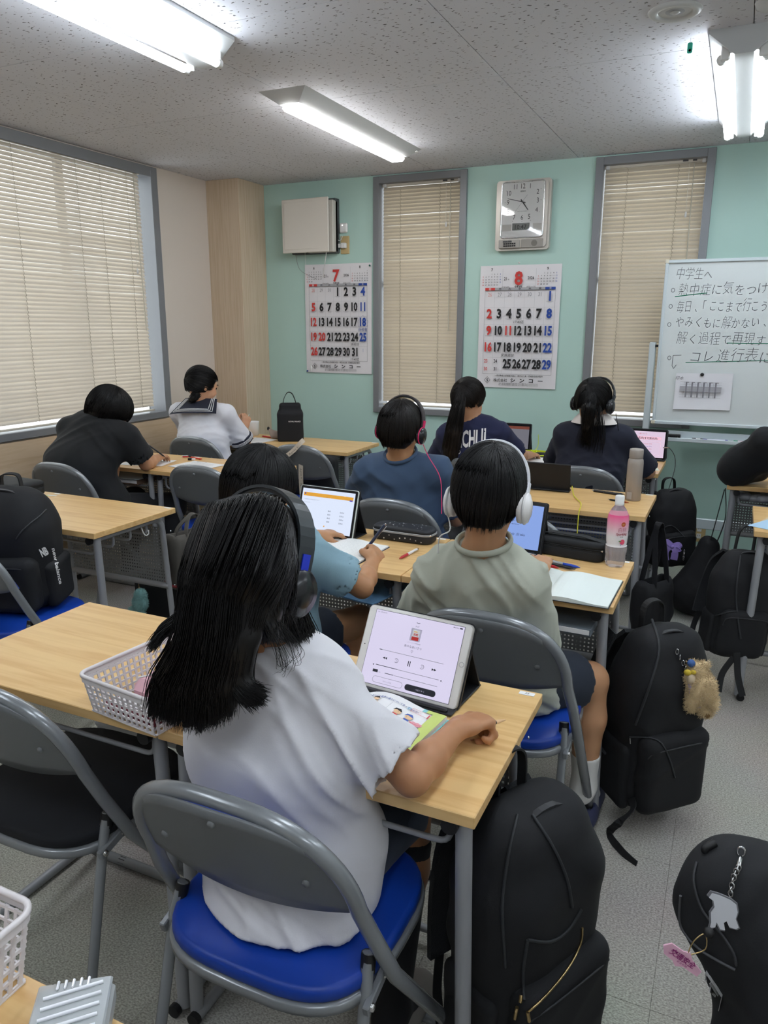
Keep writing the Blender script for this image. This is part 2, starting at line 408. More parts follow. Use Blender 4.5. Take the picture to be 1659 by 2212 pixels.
def blind(label, org, length, top, bot, rz, m, tapes, cords, wand):
    """org: midpoint of the headrail at floor level; local x along the blind, local +y towards outside"""
    r = thing('venetian_blind', label, 'blind', (org[0], org[1], bot), rz, 'venetian blinds over the windows')
    H = top-bot
    MB().box((0, 0, H-.0125), (length, .028, .025), bev=.002).build('headrail', mat('ivory_metal', '#c9c2b4', .4), r)
    for s in (-1, 1): MB().box((s*(length/2-.02), -.004, H-.014), (.022, .036, .032), bev=.003).build('bracket', WHITEP, r)
    MB().box((length/2-.12, -.0155, H-.014), (.03, .006, .009)).box((length/2-.07, -.0155, H-.014), (.022, .006, .009)).build('tilter', mat('dark_clip', '#444444', .5), r)
    me = slat_mesh('slat', length-.012, m, tl=60 if length > 1 else 64); pitch = .0225; n = int((H-.04)/pitch)
    for k in range(n):
        o = link('slat', me, None, r, False); o.location = (0, 0, H-.038-k*pitch+random.uniform(-.0008, .0008)); o.rotation_euler = (random.uniform(-.07, .07), random.uniform(-.0006, .0006), 0)
    MB().box((0, 0, .008), (length-.012, .022, .012), bev=.002).build('bottom_rail', MATS['ivory_metal'], r)
    for t in tapes:     # twisted ladder cords, front and back
        g = MB()
        z = H-.03; k = 0; pts = []
        while z > .01: pts.append((t*length/2+.0035*(1 if k % 2 else -1), -.0155, z)); z -= pitch/2; k += 1
        g.tube(pts, .0016, 4); g.tube([(t*length/2, .014, H-.03), (t*length/2, .014, .01)], .0012, 4)
        g.build('ladder_cord', mat('cord_cream', '#a89f8c', .7), r)
    for (x, z1) in cords:
        g = MB().tube([(x*length/2, -.022, H-.03), (x*length/2+.004, -.024, z1)], .0013, 5); g.build('pull_cord', mat('cord_white', '#d8d4c8', .7), r)
        MB().lathe([(.002, .03), (.006, .02), (.007, 0), (.004, -.004)], (x*length/2+.004, -.024, z1-.02), 8).build('cord_bell', WHITEP, r)
    if wand: MB().tube([(wand*length/2, -.02, H-.03), (wand*length/2+.01, -.03, H*.35)], .003, 6).build('tilt_wand', mat('clear_wand', '#bdb8a8', .3), r)
    return r
blind('wide cream venetian blind over the left wall window', (XL-.008, (WLY[0]+3.985)/2), 3.985-WLY[0]-.04, 2.385, .885, PI/2, BLIND, (-.8, -.42, .0, .45, .64, .87), ((.9, .9),), .93)
blind('narrow beige venetian blind on the back wall between the two calendars', ((WB[0][0]+WB[0][1])/2, YB+.045), .575, 2.385, .885, 0, BLINDB, (-.52, .47), ((.62, 1.22),), .72)
blind('narrow beige venetian blind on the back wall partly behind the whiteboard', ((WB[1][0]+WB[1][1])/2, YB+.045), .575, 2.385, .885, 0, BLINDB, (-.52, .47), ((.66, 1.2),), .75)
# ================================================================== LAMPS
TUBE = mat('lit_tube', '#ffffff', .5, emit=((.86, .93, 1.0), LAMP))
LED = mat('lit_led_bar', '#ffffff', .5, emit=((.97, .96, .95), LAMP*.9))
LAMPW = mat('lamp_white_enamel', '#bfc1c1', .4)
def twin_lamp(label, x, y0, y1, unique=True):
    r = thing('fluorescent_light', label, 'ceiling light', (x, (y0+y1)/2, CH), 0, 'twin tube lamps on the ceiling'); L = y1-y0
    prof = [(-.118, 0), (-.118, -.012), (-.03, -.085), (.03, -.085), (.118, -.012), (.118, 0)]
    m = Matrix(((1, 0, 0, 0), (0, 0, 1, 0), (0, 1, 0, 0), (0, 0, 0, 1)))
    MB().prism(prof, -L/2-.03, L/2+.03, m).build('housing', LAMPW, r)
    for s in (-1, 1):
        t = MB(); t.tube([(s*.072, -L/2+.02, -.088), (s*.072, L/2-.02, -.088)], .0145, 12); t.build('tube', TUBE, r)
        for e in (-1, 1):
            g = MB(); g.tube([(s*.072, e*(L/2-.02), -.088), (s*.072, e*(L/2+.0), -.088)], .0155, 12); g.box((s*.06, e*(L/2+.004), -.07), (.03, .014, .05), bev=.004)
            g.build('socket', WHITEP, r)
    return r
def led_lamp(label, x, y0, y1):
    r = thing('led_light', label, 'ceiling light', (x, (y0+y1)/2, CH)); L = y1-y0
    m = Matrix(((1, 0, 0, 0), (0, 0, 1, 0), (0, 1, 0, 0), (0, 0, 0, 1)))
    v = []
    for (sx, sy, z) in [(.118, L/2, 0), (.05, L/2-.06, -.045)]:
        v += [(-sx, -sy, z), (sx, -sy, z), (sx, sy, z), (-sx, sy, z)]
    f = [(0, 3, 2, 1)[::-1], (4, 5, 6, 7)[::-1]]+[(k, (k+1) % 4, 4+(k+1) % 4, 4+k)[::-1] for k in range(4)]
    mesh('housing', v, f, LAMPW, r)
    MB().box((0, 0, -.056), (.088, L-.13, .028), bev=.012).build('light_bar', LED, r)
    MB().tube([(.1, L/2-.03, -.012), (.1, L/2-.03, -.018)], .01, 10).build('sensor', WHITEP, r)
    return r
twin_lamp('twin tube fluorescent ceiling lamp at the upper left of the photo', -1.85, 1.20, 2.45)
led_lamp('slim single bar ceiling lamp above the middle of the room', -1.90, 3.05, 4.36)
twin_lamp('twin tube fluorescent ceiling lamp near the whiteboard, at the right edge', -.09, 3.13, 4.35)
for xx, y0, y1, wh in ((-.09, 1.05, 2.29, 'just above the viewer'), (1.75, 3.13, 4.35, 'front right of the room'), (1.75, 1.05, 2.29, 'over the right side of the room'), (-1.83, -1.0, .24, 'behind the viewer at left'), (-.09, -1.0, .24, 'behind the viewer'), (1.75, -1.0, .24, 'behind the viewer at right')):
    twin_lamp('twin tube fluorescent ceiling lamp outside the frame, '+wh, xx, y0, y1)
# ceiling speaker
r = thing('ceiling_speaker', 'round white speaker set in the ceiling', 'speaker', (-.302, 2.88, CH))
MB().lathe([(.052, -.003), (.056, -.008), (.072, -.010), (.082, -.004), (.084, 0)], (0, 0, 0), 36).build('rim', LAMPW, r)
MB().lathe([(.0001, -.004), (.02, -.004), (.04, -.002), (.053, -.001)], (0, 0, 0), 30).build('grille', mat('speaker_mesh', '#a9abb2', .6, .2), r)
MB().lathe([(.0001, -.010), (.010, -.009), (.016, -.005)], (0, 0, 0), 20).build('cone_cap', LAMPW, r)
r = thing('smoke_detector', 'small white round detector at the top right corner of the ceiling', 'detector', (-.02, 2.93, CH))
MB().lathe([(.0001, -.022), (.03, -.022), (.045, -.012), (.05, 0)], (0, 0, 0), 28).build('housing', LAMPW, r)
r = thing('hanging_tag', 'small green tag hanging from the ceiling beside the speaker', 'tag', (-.27, 3.15, CH))
g = MB().prism([(x, y-.032) for x, y in rrect(.017, .034, .005)], -.0015, .0015, Matrix(((1, 0, 0, 0), (0, 0, 1, 0), (0, 1, 0, 0), (0, 0, 0, 1))))
g.build('tag_plate', mat('green_plastic', '#1f9c82', .4), r); MB().tube([(0, 0, 0), (0, 0, -.016)], .0012, 5).build('wire', CHROME, r)
MB().lathe([(.0001, 0), (.004, 0)], (0, -.0022, -.040), 12, axis=(0, -1, 0)).build('hole_spot', WHITEP, r)
# ================================================================== BACK WALL THINGS
def calendar(label, x0, x1, z0, z1, month, mini, mtxt, grid, small, red, notes, tail):
    W, H = x1-x0, z1-z0
    r = thing('wall_calendar', label, 'calendar', ((x0+x1)/2, YB, z0))
    v = []; f = []; n = 16          # gently curling sheet
    for i in range(n+1):
        t = i/n; lift = .004+.010*math.sin(t*PI*.5)**3*(1-t)*2+.004*(1-t)**3
        for x in (-W/2, W/2): v.append((x, -lift-(.002 if x > 0 else 0)*(1-t), t*H))
    f = [(2*i, 2*i+1, 2*i+3, 2*i+2) for i in range(n)]
    v2 = [(p[0], p[1]+.0012, p[2]) for p in v]; N = len(v)
    f2 = [tuple(q+N for q in g)[::-1] for g in f]; side = [(2*i, 2*i+2, N+2*i+2, N+2*i) for i in range(n)]+[(2*i+3, 2*i+1, N+2*i+1, N+2*i+3) for i in range(n)]
    mesh('sheet', v+v2, f+f2+side+[(1, 0, N, N+1)], mat('calendar_paper', '#dfdde0', .6), r)
    p = Print((-W/2, -.0185, 0), (1, 0, 0), (0, 0, 1), 0)
    rows = len(grid); gx0, gx1 = .04*W/.53, W-.03*W/.53; gw = (gx1-gx0)/7; gt, gb = H*.80, H*.115
    RH = mat('cal_red', '#c83a35', .6); BH = mat('cal_blue', '#21469c', .6); GH = mat('cal_grey', '#a9a9ad', .6)
    K = {'k': INK, 'r': RH, 'b': BH, 'g': GREYI, 'p': mat('cal_pink', '#d6908c', .6), 'n': mat('cal_paleblue', '#8c93b8', .6)}
    p.text(month, W*.49, H*.845, H*.105, RH, .03, .95)
    p.text('21', W*.325, H*.88, H*.026, INK, .02, .8); p.text('年', W*.365, H*.88, H*.011, INK)
    p.text('2026', W*.64, H*.885, H*.022, INK, .02, .9); p.text('令和8年', W*.49, H*.82, H*.014, INK, .02)
    p.text('(平成38年)', W*.33, H*.82, H*.011, INK); p.text('(昭和101年)', W*.645, H*.82, H*.011, INK)
    for (cx, name, txt) in ((.155, mini[0][0], mini[0][1]), (.84, mini[1][0], mini[1][1])):
        p.text(name, W*cx, H*.955, H*.022, INK, .02)
        for ri, row in enumerate(txt):
            for ci, d in enumerate(row):
                if d: p.text(str(d), W*(cx-.11+.036*ci), H*(.925-.0215*ri), H*.0115, RH if ci == 0 else (BH if ci == 6 and name in '79' else INK), .01)
    for cx in (.29, .70): p.rect(W*cx, H*.82, .0008, H*.15, GREYI)
    hh = H*.022
    p.rect(gx0, gt, gw, hh, RH); p.rect(gx0+gw, gt, gw*5, hh, GH); p.rect(gx0+6*gw, gt, gw, hh, BH)
    for k, ch in enumerate('日月火水木金土'): p.text(ch, gx0+gw*(k+.5), gt+hh*.2, hh*.62, WHITEP if k in (0, 6) else INK, .02, 1.3, lift=.0004)
    rh = (gt-gb)/rows
    for k in range(8): p.rect(gx0+gw*k-.0005, gb, .0012 if k in (0, 7) else .0006, gt-gb, INK if k in (0, 7) else GREYI)
    for k in range(rows+1): p.rect(gx0, gb+rh*k, gx1-gx0, .0014 if k in (0, rows) else .0006, INK if k in (0,) else GREYI)
    for ri, row in enumerate(grid):
        for ci, d in enumerate(row):
            if not d: continue
            d = str(d); c = gx0+gw*(ci+.5); y = gt-rh*ri
            key = d[-1] if d[-1].isalpha() else ('r' if ci == 0 else 'b' if ci == 6 else 'k'); d = d.rstrip('krbgpn')
            if '/' in d:
                a, b_ = d.split('/')
                p.text(a, c-gw*.2, y-rh*.32, rh*.22, K[key], .02, .72); p.text(b_, c-gw*.2, y-rh*.80, rh*.22, K[key], .02, .72)
            elif key in 'gpn': p.text(d, c, y-rh*.36, rh*.24, K[key], 0, .75)
            else:
                p.text(d, c, y-rh*.62, rh*.54, K[key], .038, .72 if len(d) > 1 else .85)
                p.rect(c-gw*.36, y-rh*.68, gw*.7, .0012, GREYI); p.rect(c-gw*.2, y-rh*.72, gw*.4, .001, GREYI)
    for (ci, ri, t) in notes: p.text(t, gx0+gw*(ci+.5), gt-rh*ri-rh*.93, rh*.15, INK, 0, 1.0, shear=.25)
    if tail:     # a pen cloud drawn round the 18th
        cx, cy = gx0+gw*6.5, gt-rh*2.42
        pts = [(cx+(gw*.56+.004*math.sin(9*a))*math.cos(a), cy+(rh*.44+.005*math.sin(9*a))*math.sin(a)) for a in [2*PI*k/48 for k in range(49)]]
        p.line(pts, .0012, BLUEI, .0004); p.text('自習室', cx, gt-rh*3+.004, rh*.17, BLUEI)
    # maker's line
    dx, dy = W*.14, H*.062
    p.line([(dx-.02, dy), (dx, dy+.022), (dx+.02, dy), (dx, dy-.022), (dx-.02, dy)], .0022, INK); p.text('S', dx, dy-.010, .02, INK, .03)
    p.text('一般自動省力機械製作組立・精密治工具・機械部品設計製作', W*.54, H*.096, H*.012, INK, .01, .92)
    p.text('株式会社', W*.31, H*.052, H*.022, INK, .01, 1.0)
    for k, ch in enumerate('シンコー'): p.text(ch, W*(.47+.115*k), H*.050, H*.028, INK, .04, 1.2)
    p.text('本社工場 愛知県豊橋市大崎町字柿ノ木〇〇番地 TEL(〇〇)〇〇-〇〇〇〇', W*.54, H*.032, H*.0095, INK, 0, .8)
    p.text('第二工場 愛知県豊橋市大崎町字柿ノ木〇〇番地 FAX(〇〇)〇〇-〇〇〇〇', W*.54, H*.020, H*.0095, INK, 0, .8)
    p.build(r); return r
m6 = [['', 1, 2, 3, 4, 5, 6], [7, 8, 9, 10, 11, 12, 13], [14, 15, 16, 17, 18, 19, 20], [21, 22, 23, 24, 25, 26, 27], [28, 29, 30, '', '', '', '']]
m8 = [['', '', '', '', '', '', 1], [2, 3, 4, 5, 6, 7, 8], [9, 10, 11, 12, 13, 14, 15], [16, 17, 18, 19, 20, 21, 22], ['23', '24', 25, 26, 27, 28, 29]]
m7 = [['', '', '', 1, 2, 3, 4], [5, 6, 7, 8, 9, 10, 11], [12, 13, 14, 15, 16, 17, 18], [19, 20, 21, 22, 23, 24, 25], [26, 27, 28, 29, 30, 31, '']]
m9 = [['', '', 1, 2, 3, 4, 5], [6, 7, 8, 9, 10, 11, 12], [13, 14, 15, 16, 17, 18, 19], [20, 21, 22, 23, 24, 25, 26], [27, 28, 29, 30, '', '', '']]
g7 = [['28p', '29g', '30g', 1, 2, 3, 4]]+[[str(x)+('r' if x == 20 else '') for x in r_] for r_ in m7[1:4]]+[[26, 27, 28, 29, 30, 31, '1n']]
g7 = [[d if not (isinstance(d, str) and d.isdigit()) else int(d) for d in r_] for r_ in g7]
g8 = [['26p', '27g', '28g', '29g', '30g', '31g', 1], [2, 3, 4, 5, 6, 7, 8], [9, 10, '11r', 12, 13, 14, 15], [16, 17, 18, 19, 20, 21, 22], ['23/30', '24/31', 25, 26, 27, 28, 29]]
calendar('white wall calendar with a large red 7, left of the middle window', -.5904*YB, -.4815*YB, -.0672*YB+CAMH, .0872*YB+CAMH, '7', (('6', m6), ('8', m8)), '', g7, None, None, ((5, 3, '休校日'), (5, 4, '17:40迄')), True)
calendar('white wall calendar with a large red 8, hung under the clock', -.3218*YB, -.2146*YB, -.0796*YB+CAMH, .0778*YB+CAMH, '8', (('7', m7), ('9', m9)), '', g8, None, None, ((3, 1, '17:40迄'), (2, 3, '家族面談')), False)
for (x, z, c, lb) in ((-.2695*YB, .0778*YB+CAMH+.012, WHITEP, 'small white hook above the 8 calendar'), (-.4835*YB, .0872*YB+CAMH-.02, mat('green_pin', '#1c5a4a', .4), 'dark green pin at the top right corner of the 7 calendar'), (-.588*YB, -.0672*YB+CAMH+.01, BLUEI, 'blue pin at the bottom left corner of the 7 calendar')):
    o = MB().lathe([(.002, 0), (.002, .01), (.005, .012), (.006, .02), (.0001, .022)], (0, 0, 0), 12, axis=(0, -1, 0)).build('push_pin', c); o.location = (x, YB-.002, z); tag(o, lb, 'pin')
# clock
def clock():
    W, H = .345, .415; cx, cz = -1.318, 2.118
    r = thing('wall_clock', 'rectangular silver wall clock on the mint wall above the 8 calendar', 'clock', (cx, YB-.004, cz-H/2))
    MZ = Matrix(((1, 0, 0, 0), (0, 0, -1, 0), (0, 1, 0, H/2), (0, 0, 0, 1)))
    SV = mat('silver_plastic', '#b9b4ac', .35, .35)
    MB().prism(rrect(W, H, .02, 5), 0, .04, MZ).prism(rrect(W-.03, H-.03, .02, 5), .04, .052, MZ).build('case', SV, r)
    MB().prism([(x, y+.03) for x, y in rrect(.262, .322, .014, 5)], .052, .0535, MZ).build('face', mat('clock_face', '#dcdcda', .5), r)
    o = [(x, y+.03) for x, y in rrect(.268, .328, .018, 5)]; MB().tube([MZ @ Vector((x, y, .056)) for x, y in o], .004, 6, closed=True).build('bezel', CHROME, r)
    p = Print((0, -.0536, H/2+.075), (1, 0, 0), (0, 0, 1), .0006)
    for k in range(1, 13):
        a = PI/2-k*PI/6; sx = .101/max(abs(math.cos(a)), .55); x = math.cos(a)*(.095 if k in (12, 6, 3, 9) else .112); y = math.sin(a)*(.093 if k in (12, 6, 3, 9) else .106)
        x = {11: -.048, 12: 0, 1: .045, 2: .093, 3: .095, 4: .09, 5: .045, 6: 0, 7: -.05, 8: -.09, 9: -.093, 10: -.088}[k]; y = {12: .092, 11: .09, 1: .09, 2: .055, 10: .055, 3: .005, 9: .002, 4: -.05, 8: -.05, 5: -.087, 6: -.09, 7: -.087}[k]
        p.text(str(k), x, y-.014, .030, INK, .0, .8); p.disc(x*1.2, y*1.27, .0018, INK)
    p.text('SEIKO', 0, .058, .009, INK, .02); p.text('RADIO WAVE CONTROL', 0, -.056, .004, INK)
    p.rect(-.125, -.168, .06, .04, mat('lcd_side', '#b4b2ac', .4)); p.rect(.07, -.168, .055, .04, MATS['lcd_side']); p.rect(-.06, -.165, .11, .042, mat('lcd', '#5e625e', .3)); p.text('10:47', -.005, -.158, .026, INK, .02, lift=.0006)
    p.build(r, 'dial_print')
    def hand(ang, L, wd, tail, z, nm, m):
        a = math.radians(90-ang); c, s = math.cos(a), math.sin(a)
        pts = [(-tail, -wd), (L, -wd*.55), (L, wd*.55), (-tail, wd)]; pts = [(x*c-y*s, x*s+y*c) for x, y in pts]
        MB().prism(pts, z, z+.0012, Matrix(((1, 0, 0, 0), (0, 0, -1, 0), (0, 1, 0, H/2+.075), (0, 0, 0, 1)))).build(nm, m, r)
    hand(143, .062, .0035, .018, .0565, 'hour_hand', INK); hand(284, .098, .0024, .02, .0585, 'minute_hand', INK); hand(218, .08, .0007, .05, .0605, 'second_hand', GREYI)
    MB().prism([(x, y+.03) for x, y in rrect(.262, .322, .014, 5)], .0625, .0635, MZ).build('glass', mat('clock_glass', '#ffffff', .03, trans=1., ior=1.3), r)
    MB().box((-.075, -.055, .038), (.135, .012, .052), bev=.004).build('control_panel', mat('panel_grey', '#a29e98', .5), r)
    g = MB()
    for i in range(6):
        for j in range(2): g.box((-.105+.0135*i, -.063, .026+.013*j), (.0105, .004, .009), bev=.001)
    g.build('keypad', INK, r)
    MB().box((-.1, -.063, .052), (.028, .004, .01)).box((-.07, -.063, .052), (.026, .004, .01), bev=.001).build('display', mat('dark_lcd', '#3a3c3e', .4), r)
    MB().box((.07, -.052, .038), (.14, .008, .052), bev=.003).build('speaker_panel', mat('panel_warm', '#96928c', .6), r)
    MB().lathe([(.019, .0), (.019, .0015)], (.085, -.0558, .038), 24, axis=(0, -1, 0), sm=False).build('speaker', mat('speaker_dark', '#77746e', .8), r)
clock()
# ventilation fan
r = thing('ventilation_fan', 'square cream ventilation fan cover on the mint wall beside the pillar', 'fan', (-2.80, YB, 1.94))
MB().box((-.015, -.03, .18), (.36, .06, .36), bev=.004).build('housing', mat('fan_dark', '#4c5052', .6), r)
MB().box((.06, -.062, .175), (.21, .07, .34), bev=.006).build('inner_frame', mat('fan_cream', '#c9c4ba', .5), r)
o = MB().box((0, 0, 0), (.375, .014, .355), bev=.004).build('front_panel', mat('fan_panel', '#d6d0c6', .45), r); o.location = (-.035, -.135, .18); o.rotation_euler = (0, 0, -.02)
MB().box((-.035, -.1435, .18), (.33, .002, .31), bev=.001).build('panel_field', MATS['fan_panel'], r)
MB().tube(fillet([(.10, -.08, .02), (.10, -.09, -.03), (.06, -.05, -.11), (.03, -.01, -.16)], .03), .003, 6).build('power_cord', WHITEP, r)
MB().tube(smooth_path([(-.17, -.05, .0), (-.15, -.03, -.1), (-.07, -.01, -.15), (-.03, -.008, -.165)]), .0015, 5).build('thin_wire', GREYI, r)
MB().tube([(-.085, -.06, .01), (-.06, -.05, -.79)], .0012, 5).build('pull_cord', WHITEP, r); MB().lathe([(.003, .03), (.007, .02), (.007, -.012), (.004, -.015)], (-.06, -.05, -.81), 10).build('cord_bell', WHITEP, r)
r = thing('wall_outlet', 'beige outlet plate high on the mint wall, right of the ventilation fan', 'outlet', (-2.592, YB, 1.935))
MB().box((0, -.004, .06), (.068, .008, .12), bev=.002).build('cover_plate', mat('beige_plate', '#bfa878', .5), r)
MB().box((-.002, -.02, .055), (.036, .03, .036), bev=.004).box((-.045, -.018, .055), (.05, .016, .028), bev=.004).build('plug', WHITEP, r)
MB().tube(smooth_path([(-.065, -.018, .055), (-.09, -.03, .06), (-.08, -.03, .1), (-.03, -.02, .09), (-.012, -.02, .12)]), .0025, 6).build('plug_cord', WHITEP, r)
r = thing('white_sensor_box', 'small white square box on the wall above the beige outlet', 'sensor', (-2.598, YB, 2.072))
MB().box((0, -.012, .035), (.062, .022, .066), bev=.008).build('body', WHITEP, r); MB().sphere((-.004, -.0235, .052), .0025, 8).build('status_light', mat('status_led', '#ffffff', .3, emit=('#ffffff', 3.)), r)
r = thing('low_wall_outlet', 'beige double outlet low on the mint wall below the whiteboard', 'outlet', (-.115, YB, .135))
MB().box((0, -.004, .06), (.075, .008, .12), bev=.002).build('cover_plate', MATS['beige_plate'], r)
MB().box((0, -.009, .082), (.026, .004, .03), bev=.001).box((0, -.009, .038), (.026, .004, .03), bev=.001).build('socket', WHITEP, r)
MB().box((-.005, -.0115, .086), (.002, .002, .009)).box((.005, -.0115, .086), (.002, .002, .009)).box((-.005, -.0115, .042), (.002, .002, .009)).box((.005, -.0115, .042), (.002, .002, .009)).build('slot', INK, r)
# ================================================================== WHITEBOARD
YW = 4.70
r = thing('whiteboard', 'white writing board on a white stand, covered in handwritten notes', 'whiteboard', (.18, YW, 0))
ox = -.18; WM = mat('whiteboard_enamel', '#d0d7d7', .22, spec=.5); WF = mat('whiteboard_frame', '#c7d2d6', .35, .1)
MB().box((ox+.18, 0, 1.345), (1.19, .012, .89), bev=.002).build('board', WM, r)
for c, d in (((.18+ox, -.004, 1.797), (1.2, .026, .018)), ((.18+ox, -.004, .898), (1.2, .026, .018)), ((-.42+ox+.0, -.004, 1.348), (.016, .026, .90)), ((.78+ox, -.004, 1.348), (.016, .026, .90))): MB().box(c, d, bev=.003).build('frame_edge', WF, r)
for x in (-.42, .78):
    for z in (.9, 1.797): MB().box((x+ox, -.004, z), (.026, .03, .026), bev=.006).build('corner_cap', mat('ivory_cap', '#d8d2c0', .5), r)
for x in (-.463, .823):
    MB().box((x+ox, .03, .70), (.038, .028, 1.31), bev=.005).build('post', WF, r); MB().box((x+ox+(.03 if x < 0 else -.03), .02, 1.335), (.03, .02, .014)).build('hinge_pin', BLK, r)
    MB().box((x+ox, .0, .06), (.04, .5, .03), bev=.006).build('foot', WF, r)
    for y in (-.22, .22): MB().lathe([(.02, -.01), (.02, .01)], (x+ox, y, .022), 14, axis=(1, 0, 0)).build('caster', BLK, r)
MB().box((.18+ox, .03, .305), (1.25, .022, .062), bev=.004).build('crossbar', WF, r)
MB().box((.18+ox, -.02, .80), (1.14, .07, .008), bev=.002).box((.18+ox, .018, .825), (1.14, .006, .05), bev=.002).box((.18+ox, -.055, .808), (1.14, .006, .022), bev=.002).build('pen_tray', WF, r)
BINK = mat('board_marker', '#54595e', .5); GINK = mat('board_green_marker', '#2a7d63', .5)
p = Print((0, -.0065, 0), (1, 0, 0), (0, 0, 1), .0008)
def wl(px, py): q = at(px, py, YW); return q.x-.18, q.z
def wtext(t, px, py, hpx, step, sh=.12, seed=1, m=BINK):
    rnd = random.Random(seed); x, z = wl(px, py); s = .00256
    for k, ch in enumerate(t):
        if ch != ' ':
            hh = hpx*s*(1.0 if ord(ch) > 0x4e00 or ch in '「」' else .84)*rnd.uniform(.94, 1.05)
            p.text(ch, x+k*step*s, z+rnd.uniform(-.005, .005), hh*.78, m, -.018 if ord(ch) > 0x4e00 else -.012, min(.95, step/hpx*(.96 if ord(ch) > 0x4e00 else 1.1))*rnd.uniform(.92, 1.), 'c', sh, rnd.uniform(-.05, .05))
def ring(px, py, r_=.011):
    x, z = wl(px, py); p.line([(x+r_*.8*math.cos(2*PI*k/16), z+r_*math.sin(2*PI*k/16)) for k in range(17)], .0028, BINK)
wtext('中学生へ', 1468, 603, 25, 19, .1, 2)
ring(1454, 627); wtext('熱中症に気をつけて!ナ', 1475, 636, 27, 22.4, .1, 3)
ring(1449, 662); wtext('毎日、「ここまで行こう!」の', 1468, 672, 27, 16.6, .08, 4)
ring(1446, 701); wtext('やみくもに解かない、章', 1467, 706, 27, 18.9, .1, 5)
wtext('解く過程で再現する', 1471, 742, 28, 22.6, .08, 6)
ring(1446, 773); wtext('コレ進行表に', 1500, 779, 31, 28, .12, 7)
def wline(pts, m, wd=.0035): p.line([wl(*q) for q in pts], wd, m)
wline([(1458, 641), (1490, 637), (1528, 633)], GINK, .005); wline([(1570, 741), (1620, 742), (1690, 742)], GINK, .005)
wline([(1481, 783), (1560, 781), (1640, 779), (1700, 780)], GINK, .004); wline([(1472, 767), (1454, 768), (1452, 790), (1455, 796), (1461, 788)], BINK, .0028)
p.build(r, 'handwriting')
# things on the board
r = thing('timetable_sheet', 'printed table sheet held on the whiteboard by a round magnet', 'sheet', (-.17, YW-.011, .985))
g = []; n = 10
v = []; 
for i in range(n+1):
    for j in range(7): x = -.148+.30*i/n; z = .205*j/6; v.append((x, -.001-.010*(i/n)**3*(abs(j/6-.5)*1.4)-.008*max(0, 1-j/3)**2*(1-i/n), z-.006*(1-i/n)))
f = [(i*7+j, (i+1)*7+j, (i+1)*7+j+1, i*7+j+1) for i in range(n) for j in range(6)]
o = mesh('sheet', v, f, mat('thin_paper', '#dcdde2', .7), r, True)
p = Print((-.15, -.0115, 0), (1, 0, 0), (0, 0, 1), .0008)
for k in range(7): p.rect(.028, .065+.0145*k, .22, .0008, GREYI)
p.rect(.028, .098, .22, .030, mat('table_band', '#a6a6ac', .7), -.0002)
for k in range(6):
    p.rect(.058+.031*k, .066, .0085, .085, mat('table_col', '#83838a', .7)); p.rect(.058+.031*k, .148, .018, .004, GREYI); p.rect(.05+.031*k, .065, .0008, .088, GREYI)
p.text('印本', .022, .165, .016, BINK, 0, 1., 'c', .2); p.build(r)
o = MB().lathe([(.010, 0), (.010, .006), (.008, .009), (.0001, .0095)], (0, 0, 0), 20, axis=(0, -1, 0)).build('magnet', INK); o.location = (-.18, YW-.013, 1.18); tag(o, 'round black magnet on the whiteboard holding the table sheet', 'magnet')
for (x, wd, c, lb) in ((-.30, .075, '#1b1b1d', 'black felt whiteboard eraser lying on the pen tray'),):
    r = thing('whiteboard_eraser', lb, 'eraser', (x, YW-.02, .804)); MB().box((0, 0, .016), (wd, .035, .028), bev=.004).build('grip', BLK, r); MB().box((0, 0, .003), (wd-.006, .032, .006)).build('felt', mat('felt', '#3d3d40', .9), r)
    for s in (-1, 1): MB().lathe([(.0001, 0), (.004, 0)], (s*.024, -.0178, .017), 10, axis=(0, -1, 0)).build('rivet', GREYI, r)
for x, L, c1, c2, lb in ((-.17, .06, '#222226', '#d8d8d8', 'short black marker on the pen tray beside the eraser'), (-.075, .13, '#4a4494', '#c9c8dc', 'purple whiteboard marker in the middle of the pen tray'), (.075, .11, '#2f8a66', '#e0b9c4', 'green capped marker at the right of the pen tray')):
    r = thing('whiteboard_marker', lb, 'marker', (x, YW-.03, .804)); MB().tube([(-L/2+.02, 0, .008), (L/2-.012, 0, .008)], .0075, 10).build('barrel', mat('m'+c2, c2, .4), r)
    MB().tube([(-L/2, 0, .008), (-L/2+.022, 0, .008)], .0082, 10).tube([(L/2-.014, 0, .008), (L/2, 0, .008)], .0078, 10).build('cap', mat('m'+c1, c1, .4), r)
